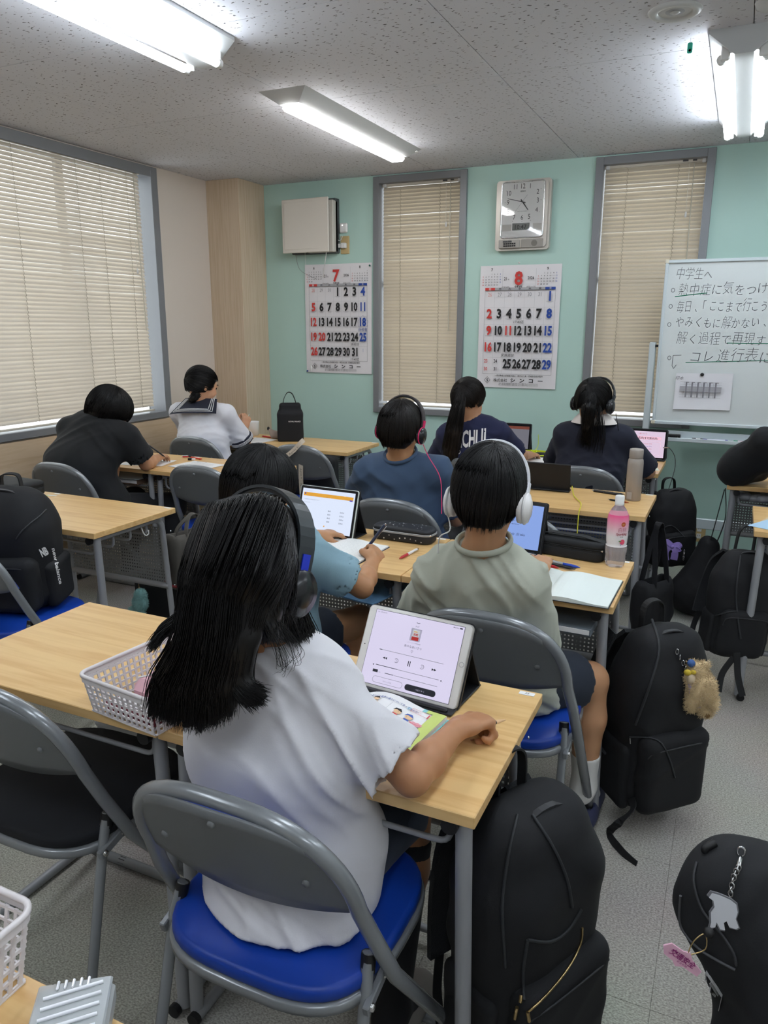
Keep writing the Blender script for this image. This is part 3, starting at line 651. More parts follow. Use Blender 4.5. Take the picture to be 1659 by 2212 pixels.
# ================================================================== DESKS
DW, DD, DH = .63, .45, .70
def make_desk(name='school_desk'):
    r = thing(name, '', 'desk', (0, 0, 0), 0, 'single school desks in rows')
    MB().box((0, 0, DH-.011), (DW-.001, DD, .022), bev=.0015).build('desktop', DESKW, r)
    for s in (-1, 1):
        fr = [(s*.268, -.205, .661), (s*.268, .185, .661), (s*.29, .205, .014), (s*.29, -.205, .014)]
        MB().tube(fillet(fr, .055, 6), .0125, 10).build('side_frame', STEEL, r)
        MB().tube([(s*.284, -.185, .672), (s*.2995, -.185, .014)], .0145, 12).build('leg', STEEL, r)
        for z in (.661, .014):
            x = .268 if z > .3 else .29
            MB().tube([(s*x, -.213, z), (s*x, -.2, z)], .0145, 12).build('end_cap', BLK, r)
        MB().lathe([(.004, 0), (.003, .002), (.0001, .003)], (s*.292, .212, .60), 8, axis=(s, 0, 0)).build('bolt', CHROME, r); MB().lathe([(.004, 0), (.003, .002), (.0001, .003)], (s*.296, .21, .36), 8, axis=(s, 0, 0)).build('bolt', CHROME, r)
    for k in range(4):
        y = -.17+.092*k
        p_ = fillet([(-.258, y, .655), (-.258, y, .598+.004*k), (.258, y, .598+.004*k), (.258, y, .655)], .028, 5)
        MB().tube(p_, .0055, 7).build('shelf_rod', STEEL, r)
    # perforated modesty panel: every hole is a real opening
    nx, nz, hole = 40, 17, .0052; wx, wz = .536, .245; px, pz = wx/nx, wz/nz; xs_, zs_ = [], []
    for i in range(nx): xs_ += [-wx/2+px*(i+.5)-hole/2, -wx/2+px*(i+.5)+hole/2]
    for i in range(nz): zs_ += [.372+pz*(i+.5)-hole/2, .372+pz*(i+.5)+hole/2]
    xs_ = [-wx/2]+xs_+[wx/2]; zs_ = [.372]+zs_+[.372+wz]; A, B_ = len(xs_), len(zs_)
    v = [(x, .19, z) for x in xs_ for z in zs_]; f = [(i*B_+j, (i+1)*B_+j, (i+1)*B_+j+1, i*B_+j+1) for i in range(A-1) for j in range(B_-1) if not (i % 2 and j % 2)]
    mesh('perforated_panel', v, f, PANEL, r)
    MB().tube([(-.285, .19, .36), (.285, .19, .36)], .013, 8).build('panel_rail', STEEL, r)
    MB().tube([(-.29, .195, .05), (.29, .195, .05)], .0095, 8).build('stretcher', STEEL, r)
    MB().tube(smooth_path([(.262, .07, .655), (.272, .072, .625), (.278, .08, .612), (.278, .095, .617), (.276, .095, .632)], 4), .0028, 6).build('bag_hook', WHITEP, r)
    MB().box((.285, .21, DH+.0006), (.032, .014, .0006)).build('number_sticker', PAPER, r)
    return r
desk0 = make_desk(); _first = [True]
DESKS = {}
def place_desk(key, xr, y0, label, rz=0.):
    o = desk0 if _first[0] else dup(desk0); _first[0] = False
    o.location = (xr-DW/2, y0+DD/2, 0); o.rotation_euler = (0, 0, rz); o['label'] = label; DESKS[key] = o; return o
place_desk('A1', -.298, .985, 'pale wood school desk under the white tablet and open textbook, numbered 25')
place_desk('A0', -.930, .985, 'pale wood school desk in the front row with only a white basket on it')
place_desk('B1', -.240, 2.01, 'pale wood school desk with the pink drink bottle and a blank open notebook')
place_desk('B0', -.872, 2.01, 'pale wood school desk with the starry pencil case and the white edged tablet')
place_desk('C1', -.275, 3.10, 'pale wood school desk with the grey flask and a black tablet standing on it')
place_desk('C0', -.907, 3.10, 'pale wood school desk in front of the blue shirted boy with pink headphones')
place_desk('D1', -.318, 4.08, 'pale wood school desk at the back under the tablet beside the whiteboard')
place_desk('D0', -.950, 4.08, 'pale wood school desk at the back with the yellow edged headphones')
place_desk('E1', -2.078, 1.965, 'pale wood school desk, empty, beside the chair with the black backpack at the left')
place_desk('E0', -2.710, 1.965, 'pale wood school desk at the left edge holding a black soft case')
place_desk('F1', -2.135, 3.03, 'pale wood school desk right of the boy in black, an empty chair pushed under it')
place_desk('F0', -2.767, 3.03, 'pale wood school desk the boy in black is writing on, by the left window')
place_desk('G1', -2.085, 3.985, 'pale wood school desk against the mint wall with the black lunch bag')
place_desk('G0', -2.717, 3.985, 'pale wood school desk of the girl in the sailor uniform, beside the pillar')
place_desk('R1', .01+DW, 3.93, 'pale wood school desk under the elbow of the person at the right edge')
place_desk('R2', .118+DW, 3.05, 'pale wood school desk at the right edge with a light blue sheet on it')
place_desk('Z0', -.298, .035, 'pale wood school desk at the bottom left corner with basket and clear plastic case')
# number on the front desk's sticker
pr = Print((0, 0, DH+.0010), (1, 0, 0), (0, 1, 0)); pr.text('25', .285, .206, .007, INK, 0, 1, 'c', .2); pr.build(DESKS['A1'], 'number')
# ================================================================== FOLDING CHAIRS
def hoop_y(z):
    if z > .45: return -.07-(z-.45)/.325*.13
    return -.07+(.45-z)/.44*.325
def make_chair(seatm, name='folding_chair'):
    r = thing(name, '', 'chair', (0, 0, 0), 0, 'grey folding chairs')
    pts = []
    N = 26
    arch = [(.196*math.copysign(abs(math.cos(a))**.72, math.cos(a)), .60+.172*max(0, math.sin(a))**.85) for a in [PI*k/N for k in range(N+1)]]
    right = [(.222, .012), (.221, .22), (.218, .42), (.208, .53)]
    side = right+arch+[(-x, z) for x, z in right[::-1]]
    P3 = [Vector((x, hoop_y(z), z)) for x, z in side]
    bar = [P3[-1]+Vector((.0, 0, 0))]
    full = [Vector((.1, P3[0].y, .012)), Vector((.18, P3[0].y, .012))]+fillet([Vector((.18, P3[0].y, .012)), P3[0], P3[1]], .045, 5)[1:]+P3[2:-2]+fillet([P3[-2], P3[-1], Vector((-.18, P3[-1].y, .012))], .045, 5)+[Vector((-.1, P3[0].y, .012))]
    MB().tube(full, .0135, 12, closed=True).build('frame', CHFR, r)
    for s in (-1, 1): MB().tube([(s*.12, P3[0].y, .012), (s*.14, P3[0].y, .012)], .0135, 10).build('floor_pad', BLK, r)
    # backrest: lens shaped shell, blue pad on the front
    def panel(off, th, inset, m, nm):
        nx, nz = 22, 8; v = []
        for sd in (0, 1):
            for i in range(nx+1):
                t = -1+2*i/nx; x = t*(.196-inset)
                top = .60+(.172-inset)*(max(0, 1-abs(t)**(1/.72*1.0)))**.5 if abs(t) < 1 else .60
                ct = abs(t)**(1/.72); top = .60+(.172-inset)*max(0, 1-ct*ct)**.425
                bot = .60-(.030-inset*.4)*(1-t*t)
                if top < bot: top = bot
                for j in range(nz+1):
                    z = bot+(top-bot)*j/nz; y = hoop_y(z)-.022*(1-t*t)+off+(th if sd else 0)*(1 if sd else 0)
                    v.append((x, y, z))
        n1 = (nx+1)*(nz+1); f = []
        for i in range(nx):
            for j in range(nz):
                a = i*(nz+1)+j; q = (a, a+nz+1, a+nz+2, a+1); f.append(q[::1]); f.append(tuple(n1+k for k in q[::-1]))
        for i in range(nx):
            a = i*(nz+1); f.append((a, n1+a, n1+a+nz+1, a+nz+1)); b_ = a+nz; f.append((b_, b_+nz+1, n1+b_+nz+1, n1+b_))
        return mesh(nm, v, f, m, r, True)
    panel(-.004, .006, .0, CHBK, 'backrest'); panel(.004, .02, .006, seatm, 'back_pad')
    g = MB()
    for x, z in ((-.13, .655), (.13, .655), (0, .742)): g.lathe([(.0065, 0), (.0055, .003), (.0001, .004)], (x, hoop_y(z)-.022*(1-(x/.196)**2)-.005, z), 10, axis=(0, -1, 0))
    g.build('rivet', CHBK, r)
    # seat
    def outline(k=1., n=40, e=3.4):
        o = []
        for q in range(n):
            a = 2*PI*q/n; c, s = math.cos(a), math.sin(a)
            x = .203*k*math.copysign(abs(c)**(2/e), c); y = .195*k*math.copysign(abs(s)**(2/e), s); x *= 1-.04*(y/.195)*-1*.5; o.append((x, y+.02))
        return o
    def slab(z0, z1, k, m, nm, rnd=.008):
        v = []; n = 40; rings = [(k-.02, z0), (k, z0+rnd*.6), (k, z1-rnd), (k-.012, z1-rnd*.3), (k-.045, z1), (k*.5, z1+.002)]
        for kk, z in rings: v += [(x, y, z) for x, y in outline(kk)]
        f = [(i*n+q, i*n+(q+1) % n, (i+1)*n+(q+1) % n, (i+1)*n+q) for i in range(len(rings)-1) for q in range(n)]+[tuple(range(n))[::-1], tuple((len(rings)-1)*n+q for q in range(n))]
        return mesh(nm, v, f, m, r, True)
    slab(.405, .425, 1.01, CHFR, 'seat_frame', .004); slab(.424, .452, .985, seatm, 'seat', .010)
    # rear legs joined by a floor bar
    rl = [(.185, -.075, .475), (.19, -.095, .43), (.2, -.20, .012), (-.2, -.20, .012), (-.19, -.095, .43), (-.185, -.075, .475)]
    MB().tube(fillet(rl, .04, 5), .0105, 10).build('rear_leg', CHFR, r)
    for s in (-1, 1):
        MB().tube([(s*.185, -.075, .474), (s*.187, -.084, .445)], .0125, 10).build('leg_cap', BLK, r)
        MB().box((s*.2, -.083, .415), (.012, .075, .02), Matrix.Rotation(.25, 3, 'X'), .002).build('hinge_bracket', CHFR, r)
        MB().lathe([(.007, 0), (.006, .004), (.0001, .005)], (s*.206, -.108, .408), 10, axis=(s, 0, 0)).lathe([(.005, 0), (.0001, .004)], (s*.206, -.058, .422), 10, axis=(s, 0, 0)).build('rivet', CHROME, r)
        MB().tube([(s*.11, -.20, .012), (s*.13, -.20, .012)], .0125, 10).build('floor_pad', BLK, r)
    return r
chair0 = make_chair(BLUE); _cf = [True]
def place_chair(x, y, rz, label):
    o = chair0 if _cf[0] else dup(chair0); _cf[0] = False
    o.location = (x, y, 0); o.rotation_euler = (0, 0, rz); o['label'] = label; return o
place_chair(-.622, .968, .0, 'blue seated grey folding chair under the girl in the white T-shirt')
place_chair(-.49, 1.82, 0, 'blue seated grey folding chair under the boy in the pale green shirt')
place_chair(-1.2, 1.80, 0, 'blue seated grey folding chair under the boy in the light blue T-shirt')
place_chair(-1.19, 2.82, 0, 'grey folding chair behind the back of the boy in the dark blue T-shirt')
place_chair(-.70, 2.82, 0, 'empty grey folding chair behind the tablet and the black pencil case')
place_chair(-1.2, 3.85, 0, 'grey folding chair of the girl with the long ponytail in navy')
place_chair(-.64, 3.87, 0, 'grey folding chair of the girl with the white collar and headphones')
place_chair(-3.0, 3.86, 0, 'grey folding chair of the girl in the sailor uniform')
place_chair(-2.24, 3.86, 0, 'blue seated folding chair with the cream strap of a bag over its back')
place_chair(-3.02, 2.84, 0, 'grey folding chair of the boy in black by the left window')
place_chair(-2.34, 3.08, 0, 'empty grey folding chair pushed in at the desk right of the boy in black')
place_chair(-2.26, 1.73, .0, 'blue seated folding chair at the left edge carrying a black backpack')
place_chair(.40, 3.78, 0, 'grey folding chair of the person at the right edge')
# chair with the black fabric seat
bc = make_chair(BLKS, 'folding_chair'); bc.location = (-1.262, 1.06, 0); bc['label'] = 'grey folding chair with black fabric seat at the lower left, empty'
# ================================================================== THINGS ON THE DESKS
def tablet(label, c, w_, h_, lean, rz, bezel, scr, frame, home=False, case=True, back=False, radius=.010):
    """tablet leaning back: local x along its width; c = middle of its lower edge"""
    r = thing('tablet', label, 'tablet', c, rz)
    Rm = Matrix.Rotation(lean, 4, 'X'); MX = Rm @ Matrix(((1, 0, 0, 0), (0, 0, -1, 0), (0, 1, 0, h_/2+.004), (0, 0, 0, 1)))
    MB().prism(rrect(w_, h_, radius), -.007, 0, MX).build('body', frame, r)
    MB().prism(rrect(w_-.004, h_-.004, radius-.002), 0, .0006, MX).build('bezel', bezel, r)
    if case:
        MB().prism(rrect(w_+.006, h_+.006, radius+.002), -.0125, -.0072, MX).build('cover', mat('black_cover', '#1c1d20', .5), r)
        top = Rm @ Vector((0, .0125, h_*.74)); foot = Vector((0, top.y+h_*.30, .002))
        MB().box((0, 0, 0), (.01, .01, .01)) if 0 else None
        for s, in ((0,),):
            v = [(-w_/2, top.y, top.z), (w_/2, top.y, top.z), (w_/2, foot.y, foot.z), (-w_/2, foot.y, foot.z)]; v += [(p[0], p[1]+.004, p[2]+.002) for p in v]
            mesh('stand_flap', v, [(0, 1, 2, 3), (7, 6, 5, 4), (0, 4, 5, 1), (1, 5, 6, 2), (2, 6, 7, 3), (3, 7, 4, 0)], MATS['black_cover'], r)
        MB().box((0, (foot.y-.012)/2, .0022), (w_, foot.y+.03, .004), bev=.0015).build('stand_base', MATS['black_cover'], r)
        MB().box((0, -.012, .006), (w_*.9, .012, .008), bev=.003).build('stand_ridge', MATS['black_cover'], r)
    n = (Rm @ Vector((0, -1, 0))).to_3d(); up = (Rm @ Vector((0, 0, 1))).to_3d()
    if not back:
        p = Print(n*.0009+up*.004, (1, 0, 0), up, .0004); scr(p, w_, h_); p.build(r, 'screen')
    if home:
        p = Print(n*.0009+up*.004, (1, 0, 0), up, .0004); x, y = w_/2-.0085, h_*.52
        p.disc(x, y, .0052, mat('home_ring', '#9a9a9c', .3, .5)); p.disc(x, y, .0044, bezel, .0002); p.disc(-w_/2+.009, h_*.5, .0012, INK); p.build(r, 'home_button')
    return r
LCD = mat('screen_lilac', '#1c1c20', .12, emit=('#d6d0ea', 0.30)); LCDW = mat('screen_white', '#1c1c20', .12, emit=('#d8e2f6', 0.31)); LCDB = mat('screen_blue', '#1c1c20', .12, emit=('#86a2e0', 0.30))
LCDP = mat('screen_pinkish', '#1c1c20', .12, emit=('#e6d0e6', 0.27)); LCDG = mat('screen_grey', '#1c1c20', .12, emit=('#84848e', 0.20))
ORG = mat('page_orange', '#d99a33', .5, emit=('#d99a33', .12)); DK = mat('screen_dark', '#2c2e36', .4); PNK = mat('page_pink', '#e9b9cc', .5, emit=('#e9b9cc', .15)); PRP = mat('page_purple', '#6a5acd', .5)
def scr_audio(p, w_, h_):
    a, b_ = w_-.036, h_-.016; x0, y0 = -a/2, (h_-b_)/2
    p.rect(x0-.0008, y0-.0008, a+.0016, b_+.0016, DK, -.0002); p.rect(x0, y0, a, b_, LCD)
    L = .0003; Y = lambda t: y0+b_*t
    p.text('9:41  7月30日(木)', x0+.004, Y(.965), .0022, DK, 0, 1, 'l', lift=L); p.text('● ▲ 86%', x0+a-.012, Y(.965), .0022, DK, 0, 1, 'r', lift=L); p.rect(x0+a-.010, Y(.965), .006, .0024, DK, L)
    p.line([(-.004, Y(.93)), (0, Y(.922)), (.004, Y(.93))], .001, DK, L); p.text('トピ', 0, Y(.865), .0035, DK, lift=L)
    p.rect(-.012, Y(.68), .024, .026, mat('cover_lilac', '#c7c1d4', .5), L); p.rect(-.008, Y(.69), .016, .022, PAPER, L+.0001); p.rect(-.008, Y(.69), .016, .0075, RED, L+.0002); p.rect(-.0055, Y(.80), .008, .0016, ORG, L+.0002); p.text('英語', 0, Y(.755), .004, RED, .02, lift=L+.0002)
    p.text('シリーズ 1 小学校英語', 0, Y(.645), .0022, GREYI, lift=L); p.text('色々なあいさつ', 0, Y(.585), .0042, DK, lift=L); p.text('♡', 0, Y(.52), .0055, DK, lift=L)
    p.rect(-a*.36, Y(.475), a*.72, .0008, GREYI, L); p.rect(-a*.36, Y(.472), a*.03, .0014, DK, L)
    def tri(x, y, s, d): p.poly([(x-s*d, y-s), (x+s*d, y), (x-s*d, y+s)] if d > 0 else [(x-s*d, y-s), (x-s*d, y+s), (x+s*d, y)], DK, L)
    y = Y(.375)
    for q in (0, .005): tri(-a*.29+q, y, .0026, -1); tri(a*.29+q-.005, y, .0026, 1)
    p.rect(-.0028, y-.0055, .0018, .011, DK, L); p.rect(.0012, y-.0055, .0018, .011, DK, L)
    for s in (-1, 1):
        p.line([(s*a*.145+.0042*math.cos(t), y+.0042*math.sin(t)) for t in [PI*.75*s+s*2*PI*.78*k/12*-1 for k in range(13)]], .0008, DK, L); p.text('5', s*a*.145, y-.0016, .0032, DK, lift=L)
    p.rect(-a*.36, Y(.262), a*.25, .0012, DK, L); p.rect(-a*.11, Y(.262), a*.46, .0008, GREYI, L); p.text('◀', -a*.39, Y(.25), .003, DK, lift=L); p.text('◀ 、', a*.38, Y(.25), .003, DK, lift=L)
    p.rect(-a*.38, Y(.165), .012, .0058, DK, L); p.text('1.0x', -a*.38+.016, Y(.17), .0025, GREYI, lift=L); p.rect(-a*.24, Y(.175), a*.10, .0012, DK, L); p.rect(-a*.13, Y(.175), a*.48, .0008, GREYI, L)
    q = [(x-a*.19, y_+Y(.075)) for x, y_ in rrect(a*.34, .0125, .006, 6)]; p.line(q+[q[0]], .0006, GREYI, L); p.text('シャッフル', -a*.19, Y(.06), .003, GREYI, lift=L)
    q = [(x+a*.18, y_+Y(.075)) for x, y_ in rrect(a*.34, .0125, .006, 6)]; p.poly(q, DK, L); p.text('リピート 1', a*.18, Y(.06), .003, LCD, lift=L+.0001)
def scr_web(p, w_, h_):
    a, b_ = w_-.022, h_-.022; x0, y0 = -a/2, (h_-b_)/2; L = .0003; Y = lambda t: y0+b_*t
    p.rect(x0, y0, a, b_, LCDW); p.rect(x0+.006, Y(.82), a-.012, b_*.085, ORG, L); p.disc(x0+.013, Y(.875), .003, PRP, L+.0001); p.rect(x0+a-.02, Y(.80), .012, .005, PRP, L+.0001)
    p.text('← → learn.page/quiz', x0+.008, Y(.935), .003, GREYI, 0, 1, 'l', lift=L); p.text('Lesson 3', 0, Y(.83), .003, DK, lift=L+.0001)
    p.text('次の英文に合う語句を選びなさい。', x0+.012, Y(.73), .003, GREYI, 0, 1, 'l', lift=L); p.text('She likes music.', x0+.012, Y(.66), .003, GREYI, 0, 1, 'l', lift=L)
    for k in range(4): p.text('動詞', a*.06, Y(.5-.085*k), .0045, DK, lift=L); p.text('名詞は', a*.30, Y(.5-.085*k), .0045, DK, lift=L)
    p.rect(-.003, Y(.13), .005, .005, ORG, L)
    for k, c in enumerate((DK, INK, PRP, RED, ORG, BLUEI)): p.disc(x0+.022+.010*k, Y(.035), .0024, c, L)
    for k in range(3): p.disc(x0+a*.7+.012*k, Y(.03), .0014, DK, L)
def scr_eng(p, w_, h_):
    a, b_ = w_-.018, h_-.022; x0, y0 = -a/2, (h_-b_)/2; L = .0003; Y = lambda t: y0+b_*t
    p.rect(x0, y0, a, b_, LCDB); p.text('I made dinner for him', x0+a*.6, Y(.68), .005, DK, 0, 1, lift=L); p.text('English teacher', x0+a*.6, Y(.60), .005, DK, 0, 1, lift=L); p.text('to my house', x0+a*.58, Y(.52), .005, DK, 0, 1, lift=L)
    p.text('(4) help  (5) take', x0+a*.62, Y(.28), .009, DK, 0, .8, shear=.2, lift=L)
def scr_pink(p, w_, h_):
    a, b_ = w_-.022, h_-.024; x0, y0 = -a/2, (h_-b_)/2; L = .0003; Y = lambda t: y0+b_*t
    p.rect(x0, y0, a, b_, LCDP); p.text('◤', x0+.02, Y(.84), .014, RED, lift=L); p.text('一覧にもどる', x0+a*.42, Y(.88), .006, RED, 0, lift=L); p.rect(x0+.01, Y(.68), a*.86, b_*.12, PNK, L); p.text('れい名詞(不可算名詞)', x0+a*.5, Y(.70), .010, DK, .01, lift=L+.0001)
    p.line([(x0+.012, Y(.6)), (x0+a*.9, Y(.6)), (x0+a*.9, Y(.1)), (x0+.012, Y(.1)), (x0+.012, Y(.6))], .001, PNK, L)
    for k in range(4): p.text('The water is in the glass. 例 水', x0+a*.5, Y(.5-.1*k), .005, PRP if k % 2 else RED, 0, .9, lift=L)
def scr_dim(p, w_, h_):
    a, b_ = w_-.02, h_-.03; x0, y0 = -a/2, (h_-b_)/2
    p.rect(x0, y0, a, b_, LCDG); p.rect(x0, y0+b_*.87, a, b_*.13, mat('bar_rust', '#8c4a3a', .5), .0003)
# front tablet: corners known from the photo, set in plane by solving for a leaning rectangle
tablet('large white tablet showing audio player controls, in a black stand case', (-.556, 1.290, .702), .242, .171, -.50, -.085, mat('white_bezel', '#e4e2dd', .15), scr_audio, mat('silver_back', '#c9c6c0', .3, .4), home=True)
tablet('tablet with thin white edge showing a web page with an orange bar', (-1.30, 2.285, .702), .245, .175, -.30, -.06, mat('black_bezel', '#17181b', .15), scr_web, mat('pale_back', '#d7dcd8', .3), radius=.008)
tablet('dark tablet showing handwriting on a light blue page', (-.655, 2.40, .702), .245, .17, -.30, -.10, MATS['black_bezel'], scr_eng, mat('dark_back', '#2b2d30', .4), radius=.006)
tablet('tablet with a pink and white page, in front of the white collared girl', (-.440, 4.50, .702), .235, .17, -.16, -.03, MATS['black_bezel'], scr_pink, MATS['dark_back'], radius=.010)
tablet('dim tablet on the back desk beside the ponytailed girl', (-1.215, 4.46, .702), .24, .165, -.16, .05, MATS['black_bezel'], scr_dim, MATS['dark_back'], radius=.006)
# tablet seen from behind on desk C
r = thing('tablet', 'black tablet case standing on the desk with a yellow cable plugged in', 'tablet', (-.775, 3.44, .702), .0)
Rb = Matrix.Rotation(.16, 3, 'X'); BC = mat('matte_black_case', '#131417', .55)
MB().box((0, -.012, .0665), (.262, .009, .128), Rb, .003).build('cover', BC, r)
MB().box((0, .0, .004), (.262, .05, .006), bev=.002).build('stand_base', BC, r); MB().box((.136, -.008, .03), (.014, .008, .01), bev=.002).build('cable_plug', BLK, r)
YEL = mat('yellow_cable', '#d9d23c', .45)
cp = [Vector((.140, -.01, .03)), Vector((.16, -.07, .004)), Vector((.185, -.14, .004)), Vector((.22, -.22, .003)), Vector((.235, -.3, .004)), Vector((.238, -.353, -.02)), Vector((.238, -.358, -.18)), Vector((.236, -.355, -.35)), Vector((.23, -.33, -.5))]
MB().tube(smooth_path(cp, 6), .0022, 6).build('yellow_cable', YEL, r)
# open books ------------------------------------------------------------
def open_book(label, name, c, rz, w_, h_, lift, pages, cover, edge=None, prn=None, left=True, cat='notebook', th=.006):
    """w_: width of one page, h_: height of the page; spine along local y at x=0"""
    r = thing(name, label, cat, c, rz)
    def prof(s, top):
        o = []
        for k in range(11):
            t = k/10; z = lift*math.sin(min(1, t*1.25)*PI)**1.0*(1-t)*1.8 if top else 0
            o.append((s*t*w_, (th*(1-.25*t)+z) if top else 0))
        return o
    for s in ((-1, 1) if left else (1,)):
        for nm, z0, ext, m, tt in (('cover', 0, .003, cover, .0015), ('page_block', .0015, 0, pages, None)):
            if tt: MB().box((s*(w_+ext)/2, 0, tt/2), (w_+ext, h_+2*ext, tt)).build(nm, m, r); continue
            P_ = prof(s, True); v = []
            for (x, z) in P_: v += [(x, -h_/2, .0015), (x, -h_/2, z+.0015), (x, h_/2, z+.0015), (x, h_/2, .0015)]
            f = []
            for k in range(10):
                for q in range(4):
                    a = (k*4+q, k*4+(q+1) % 4, (k+1)*4+(q+1) % 4, (k+1)*4+q); f.append(a if s < 0 else a[::-1])
            f.append((0, 1, 2, 3) if s > 0 else (3, 2, 1, 0)); f.append((40, 41, 42, 43) if s < 0 else (43, 42, 41, 40))
            mesh(nm, v, f, m, r)
        if prn:
            P_ = prof(s, True)
            p = Print((0, -h_/2, 0), (1, 0, 0), (0, 1, 0), 0); prn(p, w_, h_, s)
            for k_, (V, F) in p.g.items():
                nv = []
                for q in V:
                    t = min(max(abs(q.x)/w_, 0), 1)*10; i = min(int(t), 9); zz = P_[i][1]+(P_[i+1][1]-P_[i][1])*(t-i); nv.append((q.x, q.y, q.z*2.5+zz+.0028))
                me = bpy.data.meshes.new('page_print'); me.from_pydata(nv, [], F); link('page_print', me, MATS[k_], r, False)
    return r
TEAL = mat('book_teal', '#8cc9cc', .6); LIME = mat('book_lime', '#c9d878', .6); PINKB = mat('bubble_pink', '#e6a3ad', .6); GRN = mat('cloth_green', '#3d8a4a', .6); SKINP = mat('print_skin', '#e9c39a', .6); BLUEP = mat('dress_blue', '#4a62b0', .6); REDP = mat('dress_red', '#d0504f', .6); CYANP = mat('title_cyan', '#c4dfe8', .6)
def prn_text(p, w_, h_, s):
    if s < 0:
        p.rect(-w_, h_*.93, w_, h_*.07, TEAL); p.rect(-w_*.5, h_*.72, w_*.16, h_*.05, ORG, .0002); p.rect(-w_*.45, h_*.66, w_*.1, h_*.05, GRN, .0002); p.rect(-w_*.2, h_*.72, w_*.1, h_*.09, PAPER, .0002); return
    p.rect(0, h_*.94, w_*.78, h_*.06, TEAL); p.rect(w_*.86, 0, w_*.14, h_*.97, LIME); p.rect(w_*.78, h_*.94, w_*.22, h_*.06, LIME)
    p.rect(w_*.06, h_*.85, w_*.56, h_*.055, CYANP, .0001); p.text('イラストを見ながら音声の通りについて言ってみよう!', w_*.34, h_*.862, h_*.028, BLUEI, .01, .78, lift=.0003)
    p.line([(w_*.64, h_*.84), (w_*.64, h_*.91), (w_*.84, h_*.91), (w_*.84, h_*.84), (w_*.64, h_*.84)], .0007, REDP, .0002); p.text('アクション', w_*.70, h_*.87, .003, RED, lift=.0003); p.rect(w_*.84, h_*.83, w_*.012, h_*.08, RED, .0003)
    def person(x, y, k, dress, hair=INK, face=1):
        p.poly([(x-.009*k, y), (x+.009*k, y), (x+.004*k, y+.018*k), (x-.004*k, y+.018*k)], dress, .0003)
        p.disc(x+.001, y+.024*k, .0062*k, SKINP, .0004); p.poly([(x-.007*k, y+.024*k), (x-.005*k, y+.031*k), (x+.003*k, y+.033*k), (x+.0075*k, y+.027*k), (x+.005*k, y+.0265*k), (x-.002*k, y+.028*k)], hair, .0005)
        p.line([(x+.003*k*face, y+.014*k), (x+.011*k*face, y+.012*k)], .002*k, SKINP, .0005)
        p.disc(x+.003*face, y+.0235*k, .0007, INK, .0006)
    person(w_*.10, h_*.68, 1., LIME); person(w_*.22, h_*.68, 1., GRN)
    person(w_*.54, h_*.56, 1.25, REDP); person(w_*.68, h_*.56, 1.25, BLUEP, BLUEP, -1)
    def bubble(x, y, t): p.poly([(x+.014*(1+.09*math.cos(9*a))*math.cos(a), y+.0075*(1+.13*math.cos(9*a))*math.sin(a)) for a in [2*PI*k/54 for k in range(54)]], PINKB, .0002); p.text(t, x, y-.0018, .0036, RED, .0, .9, lift=.0004)
    bubble(w_*.34, h_*.66, "I'm sorry."); bubble(w_*.80, h_*.66, 'Here you are.')
    p.line([(w_*.42, h_*.5), (w_*.42, h_*.84)], .0004, GREYI, .0002); p.line([(w_*.04, h_*.30), (w_*.82, h_*.30)], .0004, GREYI, .0002)
    p.text('はい、どうぞ。', w_*.62, h_*.465, .006, BLUEI, .01, lift=.0003); p.text('Here you are.', w_*.62, h_*.375, .008, mat('print_crimson', '#b02a4a', .6), .01, 1.05, shear=.2, lift=.0003)
    p.text("I'm sorry.", w_*.2, h_*.375, .008, MATS['print_crimson'], .01, 1.05, shear=.2, lift=.0003)
def prn_hand(n0, n1, x0, x1, m='faint_pencil', right=True, left=True):
    mat('faint_pencil', '#a8a8ac', .7)
    def g(p, w_, h_, s):
        if (s > 0 and not right) or (s < 0 and not left): return
        rnd = random.Random(n0*7+s)
        for k in range(n0, n1):
            y = h_*(.90-.052*k); x = (x0 if s > 0 else -1+x0)*w_
            while x < (x1 if s > 0 else -1+x1)*w_:
                L = rnd.uniform(.006, .018)
                pts = [(x+L*i/5, y+rnd.uniform(-.0016, .0016)) for i in range(6)]; p.line(pts, .0006, MATS[m]); x += L+.004
    return g
NPG = mat('notebook_page', '#e6e7e4', .7)
open_book('open English textbook with cartoon figures and teal page edges, under the tablet', 'textbook', (-.628, 1.175, .7005), -.12, .178, .182, .012, PAPER, TEAL, prn=prn_text, cat='book', th=.010)
open_book('open notebook with faint handwriting the light blue shirted boy writes in', 'notebook', (-1.215, 2.15, .7005), -.05, .18, .25, .006, NPG, mat('notebook_navy', '#2e3c55', .6), prn=prn_hand(0, 13, .15, .9, left=False))
open_book('open blank notebook at the right end of the second row desk', 'notebook', (-.425, 2.115, .7005), -.02, .175, .245, .006, mat('notebook_page_b', '#dde6e2', .6), mat('notebook_black', '#26282c', .6), prn=prn_hand(2, 8, .55, .85, right=False))
def sheet(label, name, c, rz, w_, h_, m, cat='paper', prn=None, curl=.0, n=8):
    r = thing(name, label, cat, c, rz); v = []
    for i in range(n+1):
        for j in range(n+1): x, y = -w_/2+w_*i/n, -h_/2+h_*j/n; v.append((x, y, .001+curl*max(0, (i/n+j/n)-1.2)**2))
    mesh('page', v, [(i*(n+1)+j, (i+1)*(n+1)+j, (i+1)*(n+1)+j+1, i*(n+1)+j+1) for i in range(n) for j in range(n)], m, r, True)
    if prn: p = Print((0, -h_/2, .0022), (1, 0, 0), (0, 1, 0), 0); prn(p, w_, h_, 1); p.build(r)
    return r
